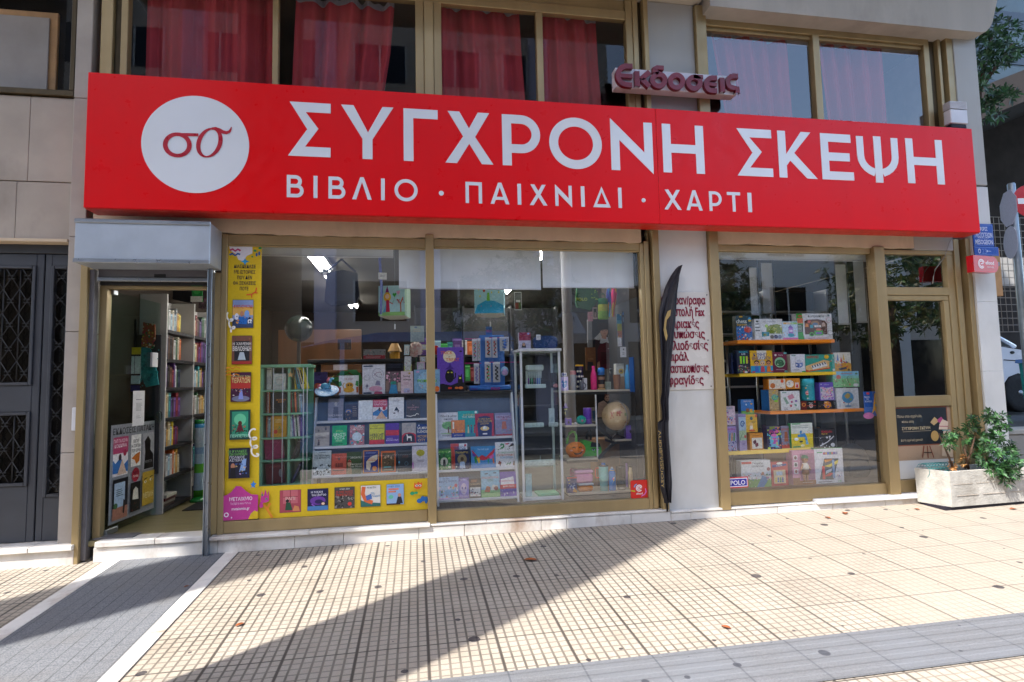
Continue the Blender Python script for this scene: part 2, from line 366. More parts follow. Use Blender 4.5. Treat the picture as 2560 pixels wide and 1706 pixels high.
def boxobj(name,mat,x0,x1,y0,y1,z0,z1,parent=None,bev=.004,**k):
 m=MB();m.bbox(x0,x1,y0,y1,z0,z1,min(bev,(x1-x0)/3,(y1-y0)/3,(z1-z0)/3));return m.build(name,mat,parent,**k)
# ---------------------------------------------------------------- lettering
TXT={}
def textmesh(t,bold=.012):
 key=(t,bold)
 if key not in TXT:
  cu=bpy.data.curves.new('lettering','FONT');cu.body=t;cu.resolution_u=2;cu.offset=bold;cu.fill_mode='FRONT'
  o=bpy.data.objects.new('lettering',cu);me=o.to_mesh()
  vs=[tuple(v.co)for v in me.vertices];fs=[tuple(p.vertices)for p in me.polygons]
  flip=len(me.polygons)and sum(p.normal.z*p.area for p in me.polygons)<0
  if flip:fs=[tuple(reversed(f))for f in fs]
  o.to_mesh_clear();bpy.data.objects.remove(o);bpy.data.curves.remove(cu)
  if not vs:vs=[(0,0,0)]
  x0=min(v[0]for v in vs);x1=max(v[0]for v in vs)
  TXT[key]=([(v[0]-x0,v[1]/.727,0)for v in vs],fs,x1-x0)  # cap height 1... widths stay in em
 return TXT[key]
def text(mb,M,t,cx,cy,h,col,z=.001,wmax=None,w=None,m=0,bold=.012,left=False,rot=0,depth=0):
 vs,fs,tw=textmesh(t,bold);k=h*.727**-1*1.0
 sx=h/.727
 if w:sx=w/max(tw,1e-6)
 elif wmax and tw*sx>wmax:sx=wmax/tw
 c,s=math.cos(rot),math.sin(rot);out=[]
 for x,y,_ in vs:
  X=x*sx-(0 if left else tw*sx/2);Yv=(y-.5)*h
  out.append((cx+c*X-s*Yv,cy+s*X+c*Yv,z))
 mb.mesh(out,fs,col,m,False,M)
 if depth:  # side walls of raised lettering: walk boundary edges
  cnt={}
  for q in fs:
   for a,b in zip(q,q[1:]+q[:1]):cnt[(a,b)]=1
  ed=[(a,b)for a,b in cnt if(b,a)not in cnt]
  for a,b in ed:
   p,q=out[a],out[b];mb.mesh([p,(p[0],p[1],z-depth),(q[0],q[1],z-depth),q],[(0,1,2,3)],col,m,False,M)
def ell(cx,cy,rx,ry,n=18,a0=0,a1=2*math.pi):return[(cx+rx*math.cos(a0+(a1-a0)*i/n),cy+ry*math.sin(a0+(a1-a0)*i/n))for i in range(n)]
def strip(mb,M,pts,wd,col,z=.001,m=0,depth=0,closed=False):  # constant/variable width stroke along 2-D points, one quad strip
 n=len(pts);W_=wd if isinstance(wd,(list,tuple))else[wd]*n;L=[];Rr=[]
 for i in range(n):
  p=pts[i];a=pts[(i-1)%n]if closed or i else pts[i];b=pts[(i+1)%n]if closed or i<n-1 else pts[i]
  dx,dy=b[0]-a[0],b[1]-a[1];l=math.hypot(dx,dy)or 1;nx,ny=-dy/l*W_[i]/2,dx/l*W_[i]/2
  L.append((p[0]+nx,p[1]+ny));Rr.append((p[0]-nx,p[1]-ny))
 for i in range(n if closed else n-1):
  j=(i+1)%n;mb.mesh([(*L[i],z),(*Rr[i],z),(*Rr[j],z),(*L[j],z)],[(0,1,2,3)],col,m,False,M)
  if depth:
   mb.mesh([(*L[i],z),(*L[j],z),(*L[j],z-depth),(*L[i],z-depth)],[(0,1,2,3)],col,m,False,M)
   mb.mesh([(*Rr[i],z),(*Rr[i],z-depth),(*Rr[j],z-depth),(*Rr[j],z)],[(0,1,2,3)],col,m,False,M)
PAL=['#d23b3b','#e8a33c','#3b78c4','#4aa35a','#7a4aa0','#e8d9b0','#2b2b33','#e07aa0','#56b7b5','#f2efe6']
def art(mb,M,w,h,shapes,z0=.0008,m=0):
 """flat print: u,v in 0..1 of the panel w x h; every shape one step in front of the last"""
 z=z0;dz=.00035
 for q in shapes:
  z+=dz;k=q[0]
  if k=='r':_,a,b,c,d,col=q;mb.mesh([(a*w,b*h,z),(c*w,b*h,z),(c*w,d*h,z),(a*w,d*h,z)],[(0,1,2,3)],lin(col),m,False,M)
  elif k=='e':_,cx,cy,rx,ry,col=q;p=ell(cx*w,cy*h,rx*w,ry*h,20);mb.mesh([(*t,z)for t in p],[tuple(range(20))],lin(col),m,False,M)
  elif k=='p':
   p=[(x*w,y*h)for x,y in q[2:]];ar=sum(p[i-1][0]*p[i][1]-p[i][0]*p[i-1][1]for i in range(len(p)))
   if ar<0:p.reverse()
   mb.mesh([(*t,z)for t in p],[tuple(range(len(p)))],lin(q[1]),m,False,M)
  elif k=='s':strip(mb,M,[(x*w,y*h)for x,y in q[3:]],q[2]*w,lin(q[1]),z,m)
  elif k=='t':_,t,cx,cy,hh,col=q[:6];text(mb,M,t,cx*w,cy*h,hh*h,lin(col),z,(q[6]if len(q)>6 else .9)*w,None,m)
  elif k=='g':  # rows of small print
   _,a,b,c,d,rows,col=q;rnd=random.Random(int(a*99+d*77))
   for i in range(rows):
    y=d-(d-b)*(i+.5)/rows;hh=(d-b)/rows*.38;e=c-rnd.uniform(0,.25)*(c-a)
    mb.mesh([(a*w,(y-hh/2)*h,z),(e*w,(y-hh/2)*h,z),(e*w,(y+hh/2)*h,z),(a*w,(y+hh/2)*h,z)],[(0,1,2,3)],lin(col),m,False,M)
  elif k=='n':  # busy illustration: small irregular patches
   _,a,b,c,d,num,seed,cols=q;rnd=random.Random(seed)
   for i in range(num):
    cx,cy=rnd.uniform(a,c)*w,rnd.uniform(b,d)*h;r=rnd.uniform(.25,1)*.11*min((c-a)*w,(d-b)*h)+.001;nn=rnd.choice((3,4,5,7));a0=rnd.uniform(0,6)
    p=[(min(max(cx+r*rnd.uniform(.5,1.3)*math.cos(a0+2*math.pi*j/nn),a*w),c*w),min(max(cy+r*rnd.uniform(.5,1.3)*math.sin(a0+2*math.pi*j/nn),b*h),d*h))for j in range(nn)]
    mb.mesh([(*t,z+i*.00002)for t in p],[tuple(range(nn))],lin(rnd.choice(cols)),m,False,M)
   z+=num*.00002
def printed(name,label,cat,loc,w,h,t,bg,shapes,tilt=0,rz=0,group=None,side=None,spine=None,mat='printed_card',rx=0,parent=None,book=False):
 """book / box / card whose front is w x h, bottom-left front corner at loc, thickness t going back"""
 M=frame(loc,rz,tilt,rx);mb=MB();sd=lin(side)if side else lin(bg)
 if book and t>.006:
  mb.box(0,w,0,h,-.002,0,lin(bg),0,M);mb.box(0,w,0,h,-t,-t+.002,lin(bg),0,M);mb.box(0,.002,0,h,-t+.002,-.002,lin(spine or bg),0,M)
  mb.box(.003,w-.004,.003,h-.003,-t+.002,-.002,lin('#d9d2c2'),0,M)
 else:mb.box(0,w,0,h,-t,0,sd,0,M);mb.mesh([(0,0,.0004),(w,0,.0004),(w,h,.0004),(0,h,.0004)],[(0,1,2,3)],lin(bg),0,False,M)
 if spine and not book:mb.mesh([(-.0006,0,-t),(-.0006,0,0),(-.0006,h,0),(-.0006,h,-t)],[(0,1,2,3)],lin(spine),0,False,M)
 art(mb,M,w,h,shapes)
 return mb.build(name,mat,parent,label,cat,group)
def shown(name,label,cat,r,x0,y0,x1,y1,Y,t,bg,shapes,tilt=.12,zb=None,group=None,**k):
 a,b,c,d=rect(r,x0,y0,x1,y1,Y)
 if zb is not None:
  d+=zb-c;c=zb
 return printed(name,label,cat,(a,Y,c),b-a,(d-c)/math.cos(tilt),t,bg,shapes,tilt,group=group,**k)
# ================================================================ ground
def sheet(name,mat,x0,x1,y0,y1,dz=0,nx=1,kind='structure',zf=gz,th=0):
 m=MB();P=lambda x,y:(x,y,zf(x,y)+dz)
 m.face([P(x0,y0),P(x1,y0),P(x1,y1),P(x0,y1)])
 if th:
  lo=[(x,y,z-th)for x,y,z in(P(x0,y0),P(x1,y0))];m.face([lo[0],lo[1],P(x1,y0),P(x0,y0)])
 return m.build(name,mat,kind=kind)
sheet('pavement','paving_tiles',-18,9,-6.2,.10,0)
sheet('ramp_strip','ramp_granite',-2.36,-1.567,-2.29,-.04,.004)
for a,b in((-1.567,-1.465),(-2.47,-2.36)):
 m=MB();y=-.04
 for L in(.62,.80,.83):
  m.box(0,b-a,0,L-.004,-.02,.007);n=len(m.v)
  for i in range(n-8,n):vx,vy,vz=m.v[i];X,Y_=a+vx,y-L+vy;m.v[i]=(X,Y_,gz(X,Y_)+vz)
  y-=L
 m.build('paving_border','marble',kind='structure')
sheet('tactile_strip','tactile_paving',-18,9,-2.68,-2.29,.006)
m=MB();m.bbox(-18,9,-6.38,-6.2,-.4,-.045,.02);m.build('kerb','kerb',kind='structure')
flat=lambda x,y:-.2
m=MB();m.face([(-250,-250,-.22),(250,-250,-.22),(250,250,-.22),(-250,250,-.22)]);m.build('road','asphalt',kind='structure')
m=MB()
for i in range(14):m.box(-22+i*4,-20+i*4,-9.76,-9.64,-.2185,-.2145)
m.build('road_marking','opp_white',kind='structure')
m=MB();m.bbox(-40,60,-19,-13.2,-.4,-.08,.03);m.build('far_pavement','concrete',kind='structure')
# raised side street to the right of the shop
m=MB();m.box(6.9,40,.9,26,.2,.86);m.build('side_street','asphalt',kind='structure')
# ================================================================ building shell
bld=empty('shop_building',(0,0,0),'shop building of pale plaster and stone above and around the bookshop windows','building')
def bpart(name,mat,x0,x1,y0,y1,z0,z1,bev=.004,**k):return boxobj(name,mat,x0,x1,y0,y1,z0,z1,bld,bev,**k)
# lintel with an uneven lower plaster edge
def lintel(x0,x1,z0,z1,yf=-.012):
 m=MB();rnd=random.Random(4);n=int((x1-x0)/.06)+2;xs=[x0+(x1-x0)*i/(n-1)for i in range(n)];zz=[z0+rnd.uniform(-.006,.008)+.006*math.sin(x*2.3)for x in xs]
 for i in range(n-1):
  a,b,c,d=xs[i],xs[i+1],zz[i],zz[i+1]
  m.face([(a,yf,c),(b,yf,d),(b,yf,z1),(a,yf,z1)]);m.face([(a,.2,c),(b,.2,d),(b,yf,d),(a,yf,c)])
 return m.build('lintel','plaster_cream',bld)
lintel(-2.66,2.20,2.905,3.9);lintel(3.0,5.30,2.905,3.9);bpart('lintel','grey_panel',5.302,5.80,-.008,.2,2.89,3.9)
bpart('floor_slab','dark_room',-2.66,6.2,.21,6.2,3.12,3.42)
bpart('wall_panel','white_panel',2.37,2.90,-.002,.2,.30,3.9);bpart('wall_panel','grey_panel',2.352,2.868,-.002,.2,3.902,5.42)
bpart('wall_panel','grey_panel',5.955,6.25,-.06,.2,3.62,5.40);
m=MB();z=.20
for h in(.62,.75,.75,.72,.56):m.bbox(5.985,6.25,-.06,.25,z+.001,z+h-.001,.003);z+=h
m.build('pier_cladding','white_panel',bld)
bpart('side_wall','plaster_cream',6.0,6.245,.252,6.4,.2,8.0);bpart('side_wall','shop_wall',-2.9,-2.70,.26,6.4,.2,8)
bpart('shade_lining','dark_room',5.982,5.999,.21,6.19,.416,2.99);bpart('back_wall','shop_wall',-2.7,6.0,6.2,6.4,.2,8)  # lining is an added dark sheet so the door glass shows darkness
# soffit + unseen storeys added to shade the front, on two added piers
bpart('soffit','soffit_plaster',-2.66,2.93,-.7,.21,5.425,5.6)
m=MB();prof=[(2.95,5.29),(6.16,5.29),(6.24,5.31),(6.29,5.36),(6.33,5.42),(6.62,6.3),(6.62,8),(2.95,8)]
n=len(prof)
m.mesh([(x,-.2,z)for x,z in prof]+[(x,.3,z)for x,z in prof],[tuple(range(n)),tuple(range(2*n-1,n-1,-1))]+[(i,n+i,n+(i+1)%n,(i+1)%n)for i in range(n)]);m.build('fascia','fascia_plaster',bld)
bpart('front_wall','plaster_cream',-2.66,2.93,-.05,.2,5.602,7.9)
bpart('shading_upper_floors','bounce_soffit',-11.5,9.2,-3.7,.1,8.02,11.5);bpart('shading_upper_floors','concrete',-11.5,9.2,.102,8,8.02,11.5)  # unseen overhang, height and depth set to keep the front in shade
for x in(-5.30,-2.06):  # unseen piers added to cast the shadow bands on the pavement
 m=MB();m.lathe([(.44,0),(.44,7.9),(.5,7.98)],24,M=Matrix.Translation((x,-3.2,gz(x,-3.2)-.02)));m.build('shadow_pier','concrete',bld)
bpart('shop_floor','floor_boards',-2.70,-1.68,.02,6.2,.30,.345);bpart('shop_floor','deck',-1.678,5.98,.10,6.2,.30,.415)
bpart('shop_ceiling','shop_ceiling',-2.69,5.98,.212,6.19,3.0,3.118)
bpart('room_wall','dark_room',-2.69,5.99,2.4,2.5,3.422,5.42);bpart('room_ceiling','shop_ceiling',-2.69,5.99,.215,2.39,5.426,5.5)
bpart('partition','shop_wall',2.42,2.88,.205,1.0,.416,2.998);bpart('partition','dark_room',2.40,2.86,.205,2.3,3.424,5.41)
# marble base course and sills
rnd=random.Random(7)
def stones(x0,x1,zf0,z1,y0,y1,cuts,gap=.003):
 m=MB();x=x0
 for c in list(cuts)+[x1]:
  if x<c<=x1:m.bbox(x,c-gap,y0+rnd.uniform(-.003,.003),y1,zf0,z1+rnd.uniform(-.002,.002),.005);x=c
 return m
stones(-2.56,2.38,.10,.305,-.045,.1,(-1.63,-1.02,-.62,.02,.42,1.12,1.36,1.98)).build('base_course','marble',bld)
stones(2.38,5.76,.10,.285,-.045,.1,(2.58,3.05,3.5,4.1,4.7)).build('base_course','marble',bld)
stones(-2.545,-1.715,.307,.352,-.065,.14,(-2.1,)).build('door_sill','marble',bld)
stones(-1.69,.12,.307,.338,-.075,.05,(-.9,)).build('window_sill','marble',bld);stones(.12,2.36,.307,.325,-.055,.05,(.62,1.4)).build('window_sill','marble',bld)
stones(2.38,3.92,.287,.305,-.05,.05,(2.6,3.0,3.72)).build('window_sill','marble',bld);stones(3.92,5.76,.287,.330,-.075,.05,(4.8,)).build('window_sill','rack_white',bld)
# ---------------------------------------------------------------- anodised frames
def bars(name,parent,lst,mat='anodised_gold',**k):
 m=MB()
 for x0,x1,y0,y1,z0,z1 in lst:m.bbox(x0,x1,y0,y1,z0,z1,.004)
 return m.build(name,mat,parent,**k)
def pane(parent,x0,x1,z0,z1,y,mat='shop_glass',name='pane'):
 m=MB();m.face([(x0,y,z0),(x1,y,z0),(x1,y,z1),(x0,y,z1)]);return m.build(name,mat,parent)
w1=empty('shop_window',(-.75,0,.33),'shop window pane with the yellow stickers, next to the entrance','window')
bars('frame',w1,[(-1.652,-1.606,0,.07,.33,2.9),(-1.605,.099,.004,.066,.34,.44),(-1.605,.099,.004,.066,2.815,2.9),(-1.605,.099,.012,.05,2.80,2.814)]);pane(w1,-1.605,.10,.44,2.80,.04)
bars('mullion',w1,[(.10,.175,-.03,.08,.30,2.935)])
w2=empty('shop_window',(1.2,0,.33),'shop window pane with two grey roller blinds, between mullion and white pier','window')
bars('frame',w2,[(.177,2.185,.004,.066,.326,.43),(.177,2.185,.004,.066,2.83,2.9),(.177,2.185,.012,.05,2.815,2.829),(2.187,2.225,0,.075,.326,2.9)]);pane(w2,.177,2.186,.43,2.815,.04)
bars('shutter_guide',w2,[(2.227,2.275,-.008,.08,.33,2.92),(2.277,2.30,.03,.08,.33,3.05),(2.302,2.368,-.045,.06,.30,3.06)])
w3=empty('shop_window',(3.9,0,.33),'shop window pane full of toy boxes, right of the white pier','window')
bars('frame',w3,[(2.902,3.0,-.05,.08,.285,3.06),(3.002,4.778,.004,.066,.31,.44),(3.002,4.778,.004,.066,2.84,2.903),(4.78,4.905,-.04,.08,.30,2.91)]);pane(w3,3.002,4.778,.44,2.84,.04)
d3=empty('side_door',(5.3,0,.33),'gold framed side door with a chalkboard sticker, beside the planter','door')
bars('frame',d3,[(4.907,5.80,.004,.07,2.845,2.888),(4.907,4.935,.006,.06,.33,2.844),(5.715,5.80,.006,.07,.33,2.844),(4.937,5.713,.0,.066,2.40,2.485)])
bars('leaf_frame',d3,[(4.937,5.71,.012,.06,2.345,2.398),(4.937,4.95,.012,.06,.33,2.343),(5.645,5.71,.012,.06,.33,2.343),(4.952,5.643,.013,.06,1.212,1.325),(4.952,5.643,.013,.06,.332,.46)])
pane(d3,4.952,5.643,1.325,2.345,.045,'door_glass');pane(d3,4.937,5.713,2.485,2.845,.045,'door_glass','transom_pane')
boxobj('door_panel','white_panel',4.952,5.643,.035,.05,.462,1.21,d3)
bars('shutter_guide',d3,[(5.802,5.87,-.01,.08,.30,3.02),(5.872,5.92,.04,.09,.30,3.02),(5.922,5.982,-.04,.08,.25,3.02)])
# upper windows
def curtain(parent,x0,x1,z0,z1,y,seed,lean=0.0,name='curtain',top=True,cut=0.0):
 rnd=random.Random(seed);m=MB();n=70;ks=[(rnd.uniform(9,16),rnd.uniform(0,6),.034),(rnd.uniform(24,34),rnd.uniform(0,6),.014),(rnd.uniform(4,6),rnd.uniform(0,6),.022)]
 rows=[z0,z0+(z1-z0)*.33,z0+(z1-z0)*.66,z1-.06,z1];P=[]
 for j,z in enumerate(rows):
  f=(z-z0)/(z1-z0);row=[]
  for i in range(n+1):
   t=i/n;a=x0+lean*(1-f);b=x1-cut*(1-f)**1.5;x=a+(b-a)*t
   dy=sum(A_*math.sin(2*math.pi*K*t*.35*(x1-x0)+ph+.6*f)for K,ph,A_ in ks)
   row.append((x,y+dy,z+(.012*math.sin(t*60*(x1-x0))if j==len(rows)-1 else 0)))
  P.append(row)
 for j in range(len(rows)-1):
  for i in range(n):m.face([P[j][i],P[j][i+1],P[j+1][i+1],P[j+1][i]],m=1 if j==len(rows)-2 else 0,sm=True)
 m.v=[v for v in m.v];return m.build(name,['curtain_red','curtain_white'],parent)
u1=empty('upper_window',(-.2,0,3.9),'wide upper window with dark red curtains over the left half of the sign','window')
bars('frame',u1,[(-2.652,-2.56,-.01,.08,3.88,5.425),(-2.50,-2.446,.0,.08,3.88,5.425),(-1.253,-1.203,.0,.07,3.90,5.2),(.026,.105,.0,.07,3.90,5.2),(.107,.195,-.015,.05,3.88,5.2),(.197,.271,0,.07,3.90,5.2),(1.199,1.265,.0,.07,3.90,5.2),(2.13,2.20,0,.08,3.88,5.425),(2.202,2.256,-.01,.08,3.88,5.425),(-2.444,2.128,.004,.07,5.202,5.30),(-2.444,2.128,.03,.08,5.302,5.425)])
bars('guide',u1,[(-2.558,-2.502,.03,.1,3.88,5.425),(2.258,2.30,.03,.1,3.88,5.425)],'dark_guide');bars('outer_trim',u1,[(2.302,2.35,-.05,.08,3.7,5.45)])
for a,b in((-2.444,-1.255),(-1.201,.024),(.273,1.197),(1.267,2.128)):pane(u1,a,b,3.9,5.2,.04,'upper_glass')
curtain(u1,-2.36,-1.26,3.7,5.30,.16,1);curtain(u1,-1.08,-.17,3.7,5.26,.16,2,lean=-.05,cut=.22);curtain(u1,.27,1.06,3.7,at('T2',1000,40,.16).z,.16,3,cut=-.10);curtain(u1,1.27,1.88,3.7,at('T2',1620,95,.16).z,.16,4,cut=-.08)
u2=empty('upper_window',(4.3,0,3.9),'upper right window with curtains behind bluish reflecting panes','window')
bars('frame',u2,[(2.87,2.985,-.05,.1,3.7,5.40),(2.987,5.63,.0,.07,5.225,5.30),(4.237,4.317,-.01,.07,3.9,5.223),(5.63,5.70,0,.08,3.88,5.30),(2.987,5.628,.03,.08,5.19,5.223)])
bars('guide',u2,[(5.702,5.79,.03,.1,3.88,5.30)],'dark_guide');bars('outer_trim',u2,[(5.792,5.83,-.02,.08,3.7,5.30),(5.87,5.953,-.05,.08,3.5,5.30)])
pane(u2,2.987,4.235,3.9,5.19,.04,'upper_tinted_glass');pane(u2,4.319,5.628,3.9,5.19,.04,'upper_tinted_glass')
curtain(u2,3.13,4.07,3.7,at('T3',500,235,.17).z,.17,5,lean=.2,cut=-.03);curtain(u2,4.42,5.24,3.7,at('T3',1200,290,.17).z,.17,6,lean=.1,cut=.02)
# ================================================================ neighbouring house on the left
nb=empty('neighbour_house',(-4,0,.3),'stone clad house front left of the shop','building')
def npart(name,mat,x0,x1,y0,y1,z0,z1,bev=.004,**k):return boxobj(name,mat,x0,x1,y0,y1,z0,z1,nb,bev,**k)
m=MB();z=.345
for h in(.72,.99,.80,1.2,1.42,3):m.bbox(-2.845,-2.72,0,.5,z,z+h-.004,.004);z+=h
m.build('stone_pier','stone_pier',nb)
m=MB()
for z0,z1,sh in((2.83,3.32,0),(3.325,4.06,.25)):
 x=-7.6
 while x<-2.85:
  b=min(x+.62+sh*.3,-2.848);m.bbox(x,b-.003,.03,.4,z0,z1-.003,.003);x=b;sh=0
m.build('stone_cladding','stone_clad',nb)
npart('upper_wall','stone_clad',-9.5,-2.848,.03,.4,5.85,8);npart('cladding','stone_clad',-9.5,-4.4,.05,.4,.3,2.82)
npart('lintel_strip','plaster_cream',-7,-2.848,-.01,.2,2.80,2.828);npart('room','dark_room',-7,-2.85,1.2,1.3,.3,7);
nw=bars('upper_window_frame',nb,[(-7,-2.85,0,.12,4.066,4.115),(-2.885,-2.85,.0,.12,4.117,5.84)],'dark_guide')
m=MB();m.face([(-7,.06,4.117),(-2.886,.06,4.117),(-2.886,.06,5.84),(-7,.06,5.84)]);m.build('upper_pane','upper_glass',nb)
m=MB();m.bbox(-5.0,-3.16,.3,.33,3.95,4.98,.004);m.build('blind_board','beige_board',nb);m=MB();m.bbox(-5.0,-3.22,.285,.298,3.95,4.92,.004);m.build('blind_face','stone_pier',nb)
stones(-7,-2.69,.303,.345,-.09,.3,(-4.1,-3.0)).build('door_sill','marble',nb);stones(-7,-2.69,.08,.300,-.06,.3,(-4.2,-3.23)).build('base_course','marble',nb)
bars('edge_trim',nb,[(-2.718,-2.665,-.055,.05,.165,2.9)])
gd=empty('entrance_door',(-3.4,.1,.35),'dark grey metal entrance door with lozenge grilles and glass','door')
D=.10
def leaf(x0,x1,wins):
 m=MB();xs=[(x0,wins[0][0]),(wins[0][1],x1)]
 for a,b in xs:m.bbox(a,b,D,D+.06,.35,2.72,.004)
 zs=sorted([(w_[2],w_[3])for w_ in wins]);z=.35
 for a,b in zs+[(2.72,0)]:
  m.bbox(wins[0][0]+.001,wins[0][1]-.001,D,D+.06,z,a,.004);z=b
 for a,b,c,d in wins:
  for q in((a,a+.025,c,d),(b-.025,b,c,d),(a+.026,b-.026,c,c+.025),(a+.026,b-.026,d-.025,d)):m.bbox(q[0],q[1],D-.015,D+.03,q[2],q[3],.004)
 o=m.build('leaf','door_grey',gd);g=MB();gl=MB()
 for a,b,c,d in wins:
  gl.face([(a,D+.04,c),(b,D+.04,c),(b,D+.04,d),(a,D+.04,d)]);step=.115;rows=int((d-c)/.19);dz=(d-c)/rows
  nb_=max(1,round((b-a)/step));dx=(b-a)/nb_
  for i in range(1,nb_):g.tube([(a+dx*i,D+.006,c),(a+dx*i,D+.006,d)],.0045,6)
  for i in range(nb_):
   for j in range(rows):
    p,q,r_,s_=a+dx*i,a+dx*(i+1),c+dz*j,c+dz*(j+1)
    g.tube([(p,D-.002,r_),(q,D-.002,s_)],.0032,5);g.tube([(q,D-.002,r_),(p,D-.002,s_)],.0032,5)
    cx,cz=(p+q)/2,(r_+s_)/2
    for ax,az in((-1,-1),(-1,1),(1,-1),(1,1)):g.tube([(cx+ax*t*.022,D-.008,cz+az*(t*.010+(.012*math.sin(t*3.1))))for t in(.2,.5,.8,1)],.004,5)
 g.build('grille','iron',o);gl.build('pane','upper_glass',o)
leaf(-4.05,-3.075,[(-3.85,-3.13,.80,1.40),(-3.85,-3.13,1.62,2.62)]);leaf(-3.065,-2.846,[(-3.015,-2.87,.70,2.62)])
bars('frame',gd,[(-4.4,-2.846,D-.01,.2,2.725,2.80)],'door_grey')
m=MB();m.bbox(-2.765,-2.719,-.02,0,1.24,1.43,.006);tag(m.build('junction_box','rack_white'),'small pale junction box on the stone pier beside the gold trim','box')
# ================================================================ sign
sg=empty('shop_sign',(1.6,-.3,3.0),'long red fascia sign with white Greek lettering and a round emblem','sign')
X0,X1,ZA,ZB,YS=-2.585,5.82,3.013,4.130,-.30
xs_=at('T2',2200,1150,YS).x
for a,b in((X0,xs_-.0012),(xs_+.0012,X1)):m=MB();m.bbox(a,b,YS,-.10,ZA,ZB,.003);m.build('panel','sign_red',sg)
bars('lower_edge',sg,[(X0+.004,X1-.004,YS+.012,-.104,ZA-.006,ZA-.001)],'sign_red_edge')
for x in(-2.3,-.6,1.1,2.6,4.2,5.5):bars('bracket',sg,[(x,x+.05,-.098,-.013,3.3,3.8)],'black_metal')
LM=MB();FS=frame((0,YS,0));DP=.005
zt,zb_=at('T1',2120,705,YS).z,at('T1',2120,1073,YS).z;H_=zt-zb_;st=H_*.178
def P_(pts,o,w_,h0,h_,mm=0):
 p=[(o+x*w_,h0+y*h_)for x,y in pts];ar=sum(p[i-1][0]*p[i][1]-p[i][0]*p[i-1][1]for i in range(len(p)))
 if ar<0:p.reverse()
 LM.prism(p,0,DP,(1,1,1),0,FS,False)
def bowl(x,z0,z1,reach,s,up=0):  # half-round bowl stuck to a stem at x
 r=(z1-z0)/2;xm=x+max(reach-r,.0);rx=x+reach-xm;path=[(x,z1-s/2),(xm,z1-s/2)]+[(xm+(rx-s/2)*math.cos(a),(z0+z1)/2+(r-s/2)*math.sin(a))for a in[R(80-i*10)for i in range(17)]]+[(xm,z0+s/2),(x,z0+s/2)]
 strip(LM,FS,path,s,(1,1,1),DP+up,0,DP)
